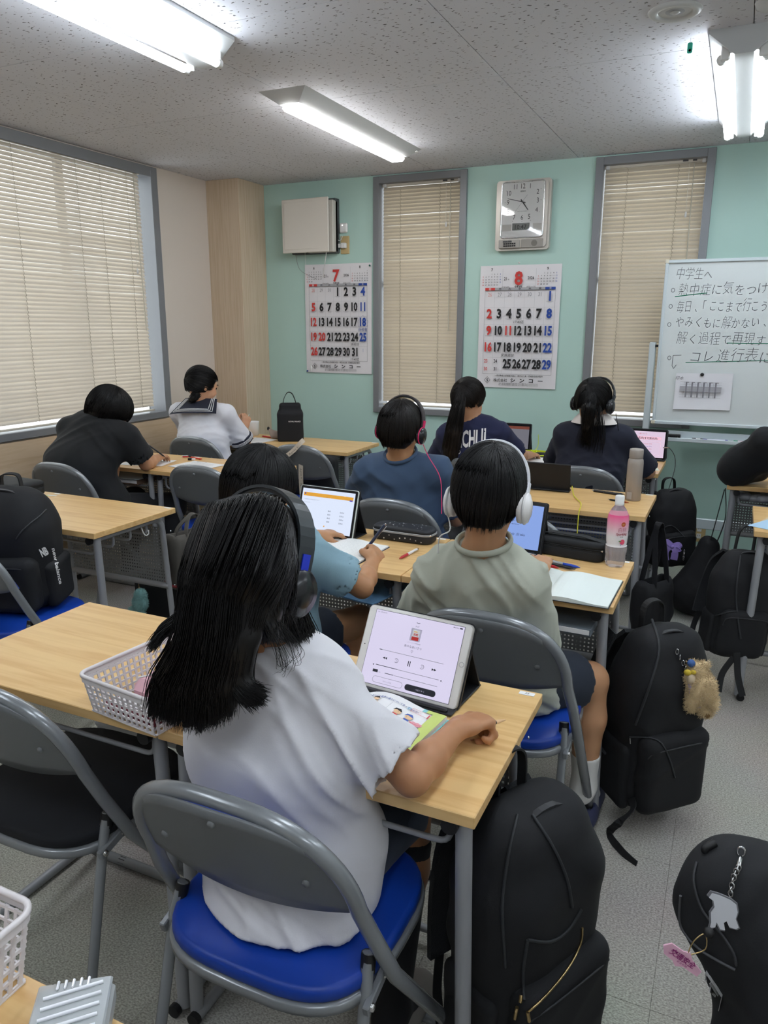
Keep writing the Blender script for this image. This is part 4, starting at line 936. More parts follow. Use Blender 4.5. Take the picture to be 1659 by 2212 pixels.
def prn_lines(a, b_, c=None):
    def g(p, w_, h_, s):
        rnd = random.Random(5)
        p.text('確認プリント 7月', -w_*.2, h_*.9, .007, c or INK, .01)
        for k in range(a, b_): p.rect(-w_*.42, h_*(.84-.06*k), w_*rnd.uniform(.45, .8), .0012, GREYI)
    return g
sheet('printed exercise sheet under the hand of the boy in black', 'worksheet', (-2.93, 3.20, .7005), .25, .26, .19, PAPER, prn=prn_lines(0, 11, RED))
sheet('worksheet lying right of the arm of the boy in black', 'worksheet', (-2.62, 3.24, .7012), -.12, .24, .2, PAPER, prn=prn_lines(0, 12))
sheet('white sheet lying beside the yellow edged headphones', 'loose_sheet', (-1.0, 4.22, .7005), -.1, .24, .2, PAPER)
sheet('light blue sheet on the desk at the right edge', 'blue_sheet', (.25, 3.2, .7005), -.5, .2, .28, mat('pale_blue_paper', '#a9c9e2', .6))
sheet('beige sheet peeking out under the light blue sheet', 'loose_sheet', (.26, 3.24, .7001), -.3, .21, .28, mat('beige_paper', '#d8c3a4', .6))
sheet('open white notebook page under the hands of the sailor uniform girl', 'note_page', (-2.86, 4.16, .7005), -.1, .20, .22, PAPER, prn=prn_lines(1, 9))
sheet('white sheets spread on the third row desk before the blue shirted boy', 'worksheet', (-1.13, 3.32, .7005), .2, .25, .18, PAPER, prn=prn_lines(0, 9))
sheet('white page beside the tablet with the pink page', 'loose_sheet', (-.42, 4.26, .7005), .2, .16, .2, mat('note_white', '#e4ead8', .6))
sheet('white printed page at the left of the ponytailed girl', 'worksheet', (-1.46, 4.25, .7005), .1, .2, .24, PAPER, prn=prn_lines(0, 11))
sheet('small white paper with printed lines under the red pen, at the boy in pale green', 'memo_sheet', (-.56, 2.31, .7005), .2, .11, .15, PAPER)
# paper held up by the boy with pink headphones
r = thing('held_sheet', 'white sheet held upright by the boy in the dark blue T-shirt', 'paper', (-1.04, 3.03, .76)); v = []
for i in range(9):
    for j in range(6): v.append((-.11+.22*i/8, .02*math.sin(i/8*PI)+.06*j/5, .10*j/5*(.4+.6*i/8)+.03*(i/8)))
mesh('page', v, [(i*6+j, (i+1)*6+j, (i+1)*6+j+1, i*6+j+1) for i in range(8) for j in range(5)], PAPER, r, True)
# pens -------------------------------------------------------------------
def pen(label, a, b_, barrel, grip=None, tip='metal', name='pen', clip=True, r0=.0048, capc=None, cat='pen'):
    a, b_ = Vector(a), Vector(b_); L = (b_-a).length; r = thing(name, label, cat, a); q = Vector((0, 0, 1)).rotation_difference(b_-a)
    r.rotation_mode = 'QUATERNION'; r.rotation_quaternion = q
    MB().lathe([(.0001, .0), (.0012, .0005), (r0*.72, .012), (r0, .018), (r0, L*.42)], n=12).build('grip', grip or barrel, r)
    MB().lathe([(r0, L*.42), (r0, L-.012), (r0*.8, L-.008)], n=12).build('barrel', barrel, r)
    MB().lathe([(r0*.55, L-.008), (r0*.55, L-.001), (.0001, L)], n=10).build('button', capc or CHROME, r)
    if clip: MB().box((r0+.0012, 0, L-.026), (.0012, .003, .034)).build('clip', capc or CHROME, r)
    return r
pk = lambda n, c: mat('pl_'+n, c, .35)
RP, WP, KP, BP, CL = pk('red', '#b8252d'), pk('white', '#e2e0df'), pk('black', '#1b1c20'), pk('blue', '#1c45b5'), mat('clear_barrel', '#c4cdd4', .15, trans=.5)
Z7 = .7055
pen('red and white ballpoint lying alone right of the notebook', (-.938, 2.15, Z7), (-.925, 2.28, Z7), WP, RP)
pen('blue gripped clear ballpoint beside the black pencil case', (-.385, 2.305, Z7), (-.52, 2.345, Z7), CL, BP)
pen('dark blue pen with a white clip, nearest the black pencil case', (-.48, 2.352, Z7), (-.585, 2.372, Z7), KP, KP, capc=WP)
pen('red gripped clear ballpoint beside the blank notebook', (-.445, 2.273, Z7), (-.56, 2.315, Z7), CL, RP)
pen('black gripped pen between the red and the blue gripped pens', (-.395, 2.276, Z7+.002), (-.53, 2.325, Z7), KP, KP, capc=CL)
pen('thick dark pen with metal trim lying left of the grey flask', (-.415, 3.455, Z7), (-.555, 3.50, Z7), KP, KP, r0=.006)
pen('silver clipped pen beside the thick dark pen', (-.405, 3.475, Z7), (-.50, 3.478, Z7), CL, KP)
pen('thin black pencil with wooden point lying behind the drink bottle', (-.368, 3.315, Z7-.001), (-.46, 3.345, Z7-.001), KP, mat('pencil_wood', '#a5522a', .6), clip=False, r0=.0038, name='pencil', cat='pencil')
pen('orange red pen on the desk of the boy in black', (-2.71, 3.40, Z7), (-2.82, 3.425, Z7), pk('orange', '#d6432c'), pk('orange', '#d6432c'))
pen('red pen lying across the orange red one', (-2.79, 3.43, Z7+.005), (-2.86, 3.40, Z7+.003), RP, KP)
pen('small red pen behind the white notebook of the sailor uniform girl', (-2.83, 4.30, Z7), (-2.93, 4.33, Z7), RP, RP)
r = thing('eraser', 'small black and white eraser beside the orange red pen', 'eraser', (-2.76, 3.37, .7005), .2); MB().box((0, 0, .006), (.04, .018, .011), bev=.002).build('block', WP, r); MB().box((-.008, 0, .006), (.024, .019, .012), bev=.001).build('sleeve', KP, r)
# drink bottle
def drink_bottle():
    c = (-.293, 2.395, .7002)
    r = thing('drink_bottle', 'clear plastic bottle of sparkling peach drink with a pink label', 'bottle', c)
    prof = [(.026, 0), (.0305, .006), (.0325, .02), (.0305, .036), (.0335, .048), (.0335, .062), (.0295, .070), (.0315, .080), (.0325, .1), (.0325, .155), (.030, .17), (.022, .186), (.0135, .197), (.0128, .205)]
    g = MB(); n = 30; v = []
    for (q, z) in prof:
        for k in range(n):
            a = 2*PI*k/n; qq = q*(1-.09*max(0, 1-z/.03)*(1+math.cos(5*a))/2); v.append((qq*math.cos(a), qq*math.sin(a), z))
    g.add(v, [(i*n+k, i*n+(k+1) % n, (i+1)*n+(k+1) % n, (i+1)*n+k) for i in range(len(prof)-1) for k in range(n)], True); g.add(v[:n], [tuple(range(n))[::-1]])
    g.build('bottle_body', mat('clear_pet', '#f0e8ea', .06, trans=.75, ior=1.15), r)
    # label film: pink fading to clear white
    m = mat('pink_label', '#f0d3da', .25); nt = m.node_tree; b = nt.nodes['Principled BSDF']; tc = nt.nodes['Texture Coordinate']
    sx = nt.nodes.new('ShaderNodeSeparateXYZ'); nt.links.new(tc.outputs['Object'], sx.inputs[0]); mr = nt.nodes.new('ShaderNodeMapRange'); mr.inputs[1].default_value = .10; mr.inputs[2].default_value = .168
    nt.links.new(sx.outputs['Z'], mr.inputs[0]); cr = nt.nodes.new('ShaderNodeValToRGB'); cr.color_ramp.elements[0].color = (*srgb('#e0dcdd'), 1); cr.color_ramp.elements[1].color = (*srgb('#ee5f92'), 1)
    nt.links.new(mr.outputs[0], cr.inputs[0]); nt.links.new(cr.outputs[0], b.inputs['Base Color'])
    MB().lathe([(.0328, .068), (.0302, .071), (.032, .08), (.0331, .1), (.0331, .155), (.0306, .170)], n=30).build('label_film', m, r)
    MB().lathe([(.0125, .197), (.0145, .2), (.0145, .205), (.0142, .206), (.0142, .226), (.0125, .2285), (.0001, .2285)], n=24).build('cap', WHITEP, r)
    # print curved round the bottle, facing the camera
    ang0 = math.atan2(-2.395, .293)+.42; R = .0337; rt = {}
    p = Print((0, 0, 0), (1, 0, 0), (0, 1, 0), 0)
    MR = mat('maroon_ink', '#9c2038', .5); p.text('白桃', .003, .119, .012, MR, -.01, .9); p.text('Sparkling', .0, .108, .008, MR, .015, .9, shear=.25); p.text('無糖', .0, .1005, .004, GREYI)
    p.disc(.004, .143, .0075, mat('seal_orange', '#c2522f', .5)); p.text('果汁', .004, .141, .003, LIME, lift=.0005); p.disc(.004, .086, .0085, mat('peach_pink', '#e0506c', .5)); p.disc(-.004, .089, .0045, mat('leaf_green', '#5c9455', .5), .0003, ry=.002); p.text('i', -.002, .074, .008, BLUEP, .02, shear=.4)
    for k_, (V, F) in p.g.items():
        nv = []
        for q in V: a = ang0+q.x/R; rr = R+q.z; nv.append((rr*math.cos(a), rr*math.sin(a), q.y))
        me = bpy.data.meshes.new('label_print'); me.from_pydata(nv, [], F); link('label_print', me, MATS[k_], r, False)
drink_bottle()
r = thing('steel_flask', 'tall greige steel flask standing on the third row desk', 'flask', (-.362, 3.40, .7002)); FM = mat('greige_powder', '#a59d95', .45, .15)
MB().lathe([(.030, 0), (.0335, .003), (.0335, .165), (.032, .178), (.0285, .186)], n=32).build('body', FM, r); MB().lathe([(.0285, .187), (.0295, .189), (.0295, .222), (.0275, .2265), (.0001, .2275)], n=32).build('lid', FM, r)
p = MB().box((-.012, -.0335, .025), (.022, .002, .03), Matrix.Rotation(-.33, 3, 'Z')); p.build('small_label', mat('dull_sticker', '#aaa49e', .6), r)
# white baskets ------------------------------------------------------------
def basket(label, c, rz, Lx, Ly, H, fill=None):
    r = thing('mesh_basket', label, 'basket', c, rz); W = mat('basket_white', '#d9d3d3', .4); t = .0025
    def at_(x, y, z): k = 1-.10*(1-z/H); return (x*k, y*k, z)
    rim = [(x, y, H) for x, y in rrect(Lx+.008, Ly+.008, .022, 5)]; MB().tube(rim, .0042, 6, closed=True).ribbon([Vector(p)+Vector((0, 0, -.006)) for p in rim+[rim[0]]], .014, (0, 0, 1), .002).build('rim', W, r)
    g = MB()
    for (ax, L, o) in ((0, Lx, Ly), (1, Ly, Lx)):
        n = max(4, int(L/.0155)); nz = 5
        for s in (-1, 1):
            for k in range(n+1):
                u = -L/2+.008+(L-.016)*k/n; a = (u, s*o/2) if ax == 0 else (s*o/2, u)
                p0, p1 = Vector(at_(*a, .002)), Vector(at_(*a, H-.01)); g.ribbon([p0, p1], .0052, (1, 0, 0) if ax == 0 else (0, 1, 0), t)
            for j in range(nz+1):
                z = .003+(H-.016)*j/nz; u = L/2-.004
                p0, p1 = [Vector(at_(*((q, s*o/2) if ax == 0 else (s*o/2, q)), z)) for q in (-u, u)]; g.ribbon([p0, p1], .0042, (0, 0, 1), t)
    g.build('lattice_walls', W, r)
    g = MB(); nx = int(Lx*.9/.0155); ny = int(Ly*.9/.0155)
    for k in range(nx+1): x = -Lx*.45+Lx*.9*k/nx; g.box((x, 0, .0012), (.004, Ly*.9, .0022))
    for k in range(ny+1): y = -Ly*.45+Ly*.9*k/ny; g.box((0, y, .0014), (Lx*.9, .004, .0022))
    g.build('lattice_floor', W, r); return r
basket('white mesh basket with pink things in it, on the front desk left of the girl', (-.985, 1.095, .7005), -.12, .20, .27, .082)
r = thing('pink_pouch', 'pink pouch lying in the white mesh basket', 'pouch', (-.965, 1.12, .7045), -.1); MB().box((0, 0, .028), (.13, .19, .05), bev=.018).build('cloth', mat('pink_plastic', '#d9a9b2', .5), r); MB().tube([(-.05, -.08, .054), (.05, .08, .056)], .002, 5).build('zip', WHITEP, r)
r = thing('maroon_box', 'small maroon box at the bottom of the white mesh basket', 'box', (-.99, 1.0, .7045), -.1); MB().box((0, 0, .012), (.13, .04, .024), bev=.003).build('shell', mat('maroon', '#7a2a38', .5), r); MB().box((0, 0, .0255), (.10, .025, .002)).build('label_patch', PAPER, r)
basket('white mesh basket on the desk at the bottom left corner', (-.768, .355, .7005), 0, .20, .27, .095)
# clear plastic case
r = thing('plastic_case', 'clear ribbed plastic pencil case at the bottom left corner', 'pencil case', (-.540, .402, .7005), math.radians(36)); CP = mat('frosted_plastic', '#d2d6d8', .18, trans=.55, ior=1.2)
MB().box((0, 0, .014), (.082, .20, .028), bev=.006).build('case_shell', CP, r); MB().box((0, 0, .031), (.078, .196, .005), bev=.002).build('lid', CP, r)
g = MB()
for k in range(13): g.tube([(-.03, -.085+.0135*k, .0345), (.03, -.073+.0135*k, .0345)], .0022, 6)
g.build('lid_rib', mat('rib_clear', '#e2e4e8', .08, spec=1.), r)
for x in (-.018, -.010, -.002, .006, .014): MB().box((x, .092, .035), (.003, .012, .003), bev=.001).build('grip_bar', MATS['rib_clear'], r)
# pencil cases
def soft_case(name, label, c, rz, L, Wd, H, m, zipm, stars=False, open_=False):
    r = thing(name, label, 'pencil case', c, rz); o = rrect(L, Wd, min(Wd*.45, .03), 6); zz = [(.96, .002), (1., .008), (1., H*.45), (1., H*.60)]
    v = []; n = len(o)
    def shell(rings, nm, mm):
        v = []
        for k, z in rings: v += [(x*k, y*k, z) for x, y in o]
        f = [(i*n+q, i*n+(q+1) % n, (i+1)*n+(q+1) % n, (i+1)*n+q) for i in range(len(rings)-1) for q in range(n)]+[tuple(range(n))[::-1], tuple((len(rings)-1)*n+q for q in range(n))]
        return mesh(nm, v, f, mm, r, True)
    shell(zz, 'lower_shell', m); shell([(1., H*.66), (1.0, H*.85), (.95, H*.96), (.7, H*1.0), (.2, H*1.01)], 'lid', m)
    for z in (H*.60, H*.67): MB().tube([(x*1.005, y*1.01, z) for x, y in o], .0022 if open_ else .0014, 6, closed=True).build('zip_tape', zipm, r)
    MB().box((L*.46, -Wd*.35, H*.63), (.018, .004, .006), bev=.001).build('zip_pull', CHROME, r)
    if stars:
        rnd = random.Random(3); p = Print((0, 0, H*1.0), (1, 0, 0), (0, 1, 0), .001)
        def st(pp, x, y, s): pp.poly([(x+s*(1 if k % 2 == 0 else .42)*math.cos(PI/2+k*PI/5), y+s*(1 if k % 2 == 0 else .42)*math.sin(PI/2+k*PI/5)) for k in range(10)], WP)
        for k in range(26): st(p, rnd.uniform(-L*.34, L*.34), rnd.uniform(-Wd*.34, Wd*.34), rnd.choice((.0025, .0018, .004)))
        p.build(r, 'star'); p = Print((0, -Wd/2*1.002, 0), (1, 0, 0), (0, 0, 1), .0006)
        for k in range(9): st(p, -L*.36+L*.09*k, rnd.uniform(.008, H*.48), rnd.choice((.003, .004)))
        p.build(r, 'star')
    return r
soft_case('pencil_case', 'black pencil case with white stars and a half open silver zip', (-1.02, 2.385, .7005), -.03, .23, .085, .052, mat('star_black', '#202329', .55), mat('zip_silver', '#a4a6a8', .4, .3), True, True)
r = soft_case('pencil_case', 'long black fabric pencil case standing beside the drink bottle', (-.45, 2.445, .7005), -.16, .25, .082, .062, mat('black_cordura', '#1d1f22', .8, bump=(700, .3, .0005)), BLK)
MB().ribbon([(-.12, 0, .06), (-.06, -.002, .073), (.05, .0, .073), (.12, .01, .058)], .03, (0, 1, 0), .002).build('top_flap', MATS['black_cordura'], r)
soft_case('soft_case', 'black zipped soft case on the desk at the left edge', (-2.93, 2.30, .7005), -.02, .30, .17, .065, mat('black_soft', '#1e2022', .7), BLK)
r = thing('candy_packet', 'small silver and blue crumpled sweet packet on the desk by the soft case', 'packet', (-2.70, 2.235, .7005), .2)
SF = mat('foil', '#c2c4c8', .3, .5); g = MB()
v = [(-.045+.09*i/8, -.022+.044*j/4, .004+.008*math.sin(i*1.7+j*2.1)**2*(1 if 0 < i < 8 else 0)) for i in range(9) for j in range(5)]; mesh('foil', v, [(i*5+j, (i+1)*5+j, (i+1)*5+j+1, i*5+j+1) for i in range(8) for j in range(4)], SF, r, True)
MB().sphere((-.055, .03, .02), .018, 12).sphere((-.045, .012, .012), .012, 10).build('charm', mat('pale_blue_foam', '#cfdbe2', .5), r)
r = thing('sticky_note', 'narrow lime green sticky note strip on the desk beside the sweet packet', 'note', (-2.77, 2.345, .7005), .1); MB().box((0, 0, .0008), (.06, .014, .0008)).build('strip', LIME, r); MB().box((.04, .012, .0008), (.05, .012, .0008)).build('white_strip', PAPER, r)
# yellow edged headphones lying on desk D
r = thing('headphones', 'black headphones with neon yellow edges lying on the back desk', 'headphones', (-1.05, 4.36, .7005), -.1); NY = mat('neon_yellow', '#c6dc2a', .45)
for x in (-.035, .05):
    MB().lathe([(.034, 0), (.038, .006), (.038, .016), (.03, .022), (.0001, .023)], (x, 0, 0), 24).build('ear_cup', BLK, r); MB().lathe([(.0388, .008), (.0395, .011), (.0388, .014)], (x, 0, 0), 24).build('trim_ring', NY, r)
MB().ribbon(smooth_path([(-.07, .0, .012), (-.075, .05, .012), (-.02, .085, .014), (.05, .08, .014), (.10, .04, .013), (.088, .0, .012)], 6), .016, (0, 0, 1), .004).build('headband', NY, r)
MB().tube(smooth_path([(-.02, .02, .026), (-.01, .0, .034), (.005, -.02, .03), (.0, .01, .026), (.02, .02, .03), (.02, -.03, .006)], 5), .002, 5).build('cord', NY, r)
MB().tube(smooth_path([(-.012, .125, .11), (-.01, .12, .04), (-.03, .08, .005), (-.05, .03, .006)], 5), .002, 5).build('cable', NY, r)
# things stored on the shelves under the desks
def folder(label, c, rz, w_, h_, th, m, name='folder'):
    r = thing(name, label, 'folder', c, rz); MB().box((0, 0, th/2), (w_, h_, th), bev=.001).build('cover', m, r)
    if th > .008: MB().box((0, -.003, th*.55), (w_-.008, h_, th*.6)).build('pages', PAPER, r)
    return r
folder('grey blue file folder on the shelf under the desk with the drink bottle', (-.41, 2.12, .6075), -.03, .24, .24, .022, mat('file_grey', '#5f6870', .4)); 
folder('blue plastic folder sticking out of the shelf under the second row desk', (-1.02, 2.13, .6075), -.2, .22, .31, .006, mat('file_blue', '#5f86a8', .35))
folder('pile of dark books on the shelf under the desk of the boy in black', (-3.02, 3.15, .6075), .02, .3, .22, .03, mat('book_brown', '#6b5444', .6), 'book_pile')
folder('clear folder on top of the books under the desk of the boy in black', (-3.0, 3.13, .638), .08, .28, .22, .004, mat('file_clear', '#9aa2a4', .25))
folder('olive folder on the shelf under the desk of the sailor uniform girl', (-2.98, 4.11, .6075), .1, .26, .2, .012, mat('file_olive', '#5a6656', .5))
r = thing('rag_bundle', 'grey plastic bag bundled on the shelf of the desk at the right', 'plastic bag', (.10, 4.0, .61)); g = MB()
for k in range(7): g.sphere((random.uniform(-.05, .09), random.uniform(-.03, .06), .022+random.uniform(0, .008)), .03, 10, (1.2, 1, .7))
g.build('plastic', mat('bag_grey', '#8a8c90', .3), r)
# small cup near the pillar
r = thing('tissue_box', 'white paper cup standing behind the sailor uniform girl', 'cup', (-3.02, 4.37, .7002)); MB().lathe([(.028, 0), (.03, .001), (.037, .095), (.0365, .097), (.034, .095), (.028, .004)], n=24).build('cup_wall', PAPER, r); r.name = 'paper_cup'
# ================================================================== SOFT SHAPES (signed distance fields meshed with surface nets)
f32 = np.float32
def fast_mesh(name, V, Q, m=None, parent=None, smooth=True, off=None):
    V = np.asarray(V, dtype=f32); Q = np.asarray(Q, dtype=np.int32)
    if off is not None: V = V-np.array(off, dtype=f32)
    me = bpy.data.meshes.new(name); me.vertices.add(len(V)); me.vertices.foreach_set('co', V.ravel())
    k = Q.shape[1]; me.loops.add(len(Q)*k); me.loops.foreach_set('vertex_index', Q.ravel()); me.polygons.add(len(Q))
    me.polygons.foreach_set('loop_start', np.arange(0, len(Q)*k, k, dtype=np.int32)); me.polygons.foreach_set('loop_total', np.full(len(Q), k, dtype=np.int32))
    me.update(calc_edges=True); me.polygons.foreach_set('use_smooth', np.full(len(Q), smooth))
    return link(name, me, m, parent, False)
def npv(p): return np.array([float(q) for q in p])
class Field:
    def __init__(s): s.ops = []
    def _a(s, fn, lo, hi, k, mode): s.ops.append((fn, npv(lo), npv(hi), k, mode)); return s
    def cone(s, a, b, ra, rb, k=.02, mode='u'):
        a, b = npv(a), npv(b); ba = b-a; L = max(ba@ba, 1e-12)
        def fn(X, Y, Z):
            t = np.clip(((X-a[0])*ba[0]+(Y-a[1])*ba[1]+(Z-a[2])*ba[2])/L, 0, 1)
            return np.sqrt((X-a[0]-t*ba[0])**2+(Y-a[1]-t*ba[1])**2+(Z-a[2]-t*ba[2])**2)-(ra+(rb-ra)*t)
        r = max(ra, rb); return s._a(fn, np.minimum(a, b)-r, np.maximum(a, b)+r, k, mode)
    def cutcone(s, a, b, ra, rb, p, n, k=.02):
        """a limb of cloth that ends flat at the plane p,n"""
        s.cone(a, b, ra, rb, k); f0, lo, hi, k_, m_ = s.ops.pop(); p, n = npv(p), npv(n); n = n/np.linalg.norm(n)
        return s._a(lambda X, Y, Z: np.maximum(f0(X, Y, Z), (X-p[0])*n[0]+(Y-p[1])*n[1]+(Z-p[2])*n[2]), lo, hi, k, 'u')
    def chain(s, pts, rad, k=.02, mode='u'):
        for i in range(len(pts)-1): s.cone(pts[i], pts[i+1], rad[i], rad[i+1], k if i == 0 else min(k, .012), mode)
        return s
    def ell(s, c, r, R=None, k=.02, mode='u'):
        c = npv(c); r = npv(r); R = np.eye(3) if R is None else np.array(R)
        def fn(X, Y, Z):
            x, y, z = X-c[0], Y-c[1], Z-c[2]
            u = x*R[0, 0]+y*R[1, 0]+z*R[2, 0]; v = x*R[0, 1]+y*R[1, 1]+z*R[2, 1]; w_ = x*R[0, 2]+y*R[1, 2]+z*R[2, 2]
            k0 = np.sqrt((u/r[0])**2+(v/r[1])**2+(w_/r[2])**2); k1 = np.sqrt((u/r[0]**2)**2+(v/r[1]**2)**2+(w_/r[2]**2)**2)
            return k0*(k0-1)/np.maximum(k1, 1e-6)
        m = r.max(); return s._a(fn, c-m, c+m, k, mode)
    def econe(s, a, b, ra, rb, right, k=.03, mode='u'):
        """elliptical limb: radii (across, deep) at both ends"""
        a, b = npv(a), npv(b); ax = b-a; L = np.linalg.norm(ax); ax = ax/L; rt = npv(right); rt = rt-ax*(rt@ax); rt /= np.linalg.norm(rt); dp = np.cross(ax, rt)
        def fn(X, Y, Z):
            x, y, z = X-a[0], Y-a[1], Z-a[2]; h = x*ax[0]+y*ax[1]+z*ax[2]; t = np.clip(h/L, 0, 1); e = h-t*L
            u = x*rt[0]+y*rt[1]+z*rt[2]; v = x*dp[0]+y*dp[1]+z*dp[2]; rx = ra[0]+(rb[0]-ra[0])*t; ry = ra[1]+(rb[1]-ra[1])*t; m = np.minimum(rx, ry)
            k0 = np.sqrt((u/rx)**2+(v/ry)**2+(e/m)**2); k1 = np.sqrt((u/rx**2)**2+(v/ry**2)**2+(e/m**2)**2)
            return k0*(k0-1)/np.maximum(k1, 1e-6)
        m = max(*ra, *rb); return s._a(fn, np.minimum(a, b)-m, np.maximum(a, b)+m, k, mode)
    def box(s, c, h, r, R=None, k=.02, mode='u'):
        c = npv(c); h = npv(h); R = np.eye(3) if R is None else np.array(R)
        def fn(X, Y, Z):
            x, y, z = X-c[0], Y-c[1], Z-c[2]
            u = np.abs(x*R[0, 0]+y*R[1, 0]+z*R[2, 0])-h[0]+r; v = np.abs(x*R[0, 1]+y*R[1, 1]+z*R[2, 1])-h[1]+r; w_ = np.abs(x*R[0, 2]+y*R[1, 2]+z*R[2, 2])-h[2]+r
            return np.sqrt(np.maximum(u, 0)**2+np.maximum(v, 0)**2+np.maximum(w_, 0)**2)+np.minimum(np.maximum(u, np.maximum(v, w_)), 0)-r
        m = np.linalg.norm(h); return s._a(fn, c-m, c+m, k, mode)
    def cut(s, p, n, lo, hi, k=.004):
        """remove everything on the side the normal points to, inside the given box"""
        p, n = npv(p), npv(n); n = n/np.linalg.norm(n)
        return s._a(lambda X, Y, Z: (X-p[0])*n[0]+(Y-p[1])*n[1]+(Z-p[2])*n[2], lo, hi, k, 'i')
    def warp(s, fn, lo, hi): return s._a(fn, lo, hi, 0, 'w')
    @staticmethod
    def _mix(F, d, k, mode):
        if mode == 'w': return F+d
        if mode == 's': d = -d
        if mode == 'u':
            if k <= 0: return np.minimum(F, d)
            h = np.clip(.5+.5*(d-F)/k, 0, 1); return d*(1-h)+F*h-k*h*(1-h)
        if k <= 0: return np.maximum(F, d)
        h = np.clip(.5-.5*(d-F)/k, 0, 1); return d*(1-h)+F*h+k*h*(1-h)
    def eval(s, P):
        F = np.full(P.shape[:-1], 1.0)
        for fn, lo, hi, k, mode in s.ops:
            d = fn(P[..., 0], P[..., 1], P[..., 2]); G = s._mix(F, d, k, mode)
            if mode in 'iw':
                ins = np.all((P > lo) & (P < hi), axis=-1); G = np.where(ins, G, F)
            F = G
        return F
    def mesh(s, h, bounds=None):
        us = [o for o in s.ops if o[4] == 'u']
        lo = np.min([o[1] for o in us], axis=0)-3*h; hi = np.max([o[2] for o in us], axis=0)+3*h
        if bounds: lo = np.maximum(lo, npv(bounds[0])); hi = np.minimum(hi, npv(bounds[1]))
        n = np.ceil((hi-lo)/h).astype(int)+1; ax = [(lo[i]+h*np.arange(n[i])).astype(f32) for i in range(3)]
        F = np.full(n, .5, dtype=f32)
        for fn, a, b, k, mode in s.ops:
            pad = k+2*h; i0 = np.clip(((a-pad-lo)/h).astype(int), 0, n); i1 = np.clip(((b+pad-lo)/h).astype(int)+2, 0, n)
            if np.any(i1 <= i0): continue
            sl = tuple(slice(i0[i], i1[i]) for i in range(3))
            d = fn(ax[0][sl[0]][:, None, None], ax[1][sl[1]][None, :, None], ax[2][sl[2]][None, None, :])
            F[sl] = s._mix(F[sl], d, k, mode)
        S = F < 0
        c = [S[:-1], S[1:]]; c = [q[:, a:S.shape[1]-1+a] for q in c for a in (0, 1)]; c = [q[:, :, a:S.shape[2]-1+a] for q in c for a in (0, 1)]
        al = c[0].copy(); an = c[0].copy()
        for q in c[1:]: al &= q; an |= q
        act = an & ~al; idx = np.argwhere(act)
        if not len(idx): return np.zeros((0, 3)), np.zeros((0, 4), int)
        vid = np.full(act.shape, -1, dtype=np.int32); vid[act] = np.arange(len(idx))
        cor = np.array([(a, b, q) for a in (0, 1) for b in (0, 1) for q in (0, 1)]); val = np.stack([F[idx[:, 0]+a, idx[:, 1]+b, idx[:, 2]+q] for a, b, q in cor], 1)
        acc = np.zeros((len(idx), 3)); cnt = np.zeros(len(idx))
        for e0 in range(8):
            for b in range(3):
                e1 = e0 | (4 >> b)
                if e1 == e0: continue
                v0, v1 = val[:, e0], val[:, e1]; m = (v0 < 0) != (v1 < 0); t = np.where(m, v0/np.where(m, v0-v1, 1), 0)
                acc += np.where(m[:, None], cor[e0]+(cor[e1]-cor[e0])*t[:, None], 0); cnt += m
        V = lo+h*(idx+acc/cnt[:, None]); Q = []
        for d in range(3):
            a, b = (d+1) % 3, (d+2) % 3; s0 = [slice(None)]*3; s1 = [slice(None)]*3; s0[d] = slice(0, -1); s1[d] = slice(1, None)
            A, B_ = S[tuple(s0)], S[tuple(s1)]; e = np.argwhere(A != B_)
            e = e[(e[:, a] > 0) & (e[:, b] > 0) & (e[:, a] < S.shape[a]-1) & (e[:, b] < S.shape[b]-1)]; sg = A[e[:, 0], e[:, 1], e[:, 2]]
            def cid(da, db): g = e.copy(); g[:, a] -= da; g[:, b] -= db; return vid[g[:, 0], g[:, 1], g[:, 2]]
            q = np.stack([cid(1, 1), cid(0, 1), cid(0, 0), cid(1, 0)], 1); q[~sg] = q[~sg][:, ::-1]; Q.append(q)
        return V, np.concatenate(Q)
def strands(P, r, n=3):
    """P (N,M,3) strand centre lines -> thin tapering tubes"""
    N, M_, _ = P.shape; T = np.gradient(P, axis=1); T /= np.linalg.norm(T, axis=2, keepdims=True)+1e-9
    ref = np.where(np.abs(T[..., 2:3]) < .9, np.array([0, 0, 1.]), np.array([1., 0, 0])); A = np.cross(T, ref); A /= np.linalg.norm(A, axis=2, keepdims=True)+1e-9; B_ = np.cross(T, A)
    rr = np.asarray(r)*np.minimum(1, np.linspace(3.2, .18, M_))[None, :, None] if np.ndim(r) == 0 else r
    V = np.stack([P+(A*math.cos(2*PI*k/n)+B_*math.sin(2*PI*k/n))*rr for k in range(n)], 2).reshape(-1, 3)
    i = np.arange(N)[:, None, None]*M_*n; j = np.arange(M_-1)[None, :, None]*n; k = np.arange(n)[None, None, :]; k2 = (k+1) % n
    return V, np.stack(np.broadcast_arrays(i+j+k, i+j+k2, i+j+n+k2, i+j+n+k), -1).reshape(-1, 4)
def join(*pairs):
    V, Q, o = [], [], 0
    for v, q in pairs:
        if len(v): V.append(v); Q.append(q+o); o += len(v)
    return np.concatenate(V), np.concatenate(Q)
def rotm(yaw=0, pitch=0, roll=0):     # degrees; yaw + turns left, pitch + looks down, roll + leans to the right shoulder
    return Matrix.Rotation(math.radians(yaw), 3, 'Z') @ Matrix.Rotation(math.radians(-pitch), 3, 'X') @ Matrix.Rotation(math.radians(roll), 3, 'Y')
SKIN = {}
def skin(c):
    if c not in SKIN:
        m = mat('skin_'+c.strip('#'), c, .5, var=(14, .06), bump=(300, .05, .0004)); b = m.node_tree.nodes['Principled BSDF']
        b.inputs['Subsurface Weight'].default_value = .12; b.inputs['Subsurface Radius'].default_value = (.012, .005, .003); SKIN[c] = m
    return SKIN[c]
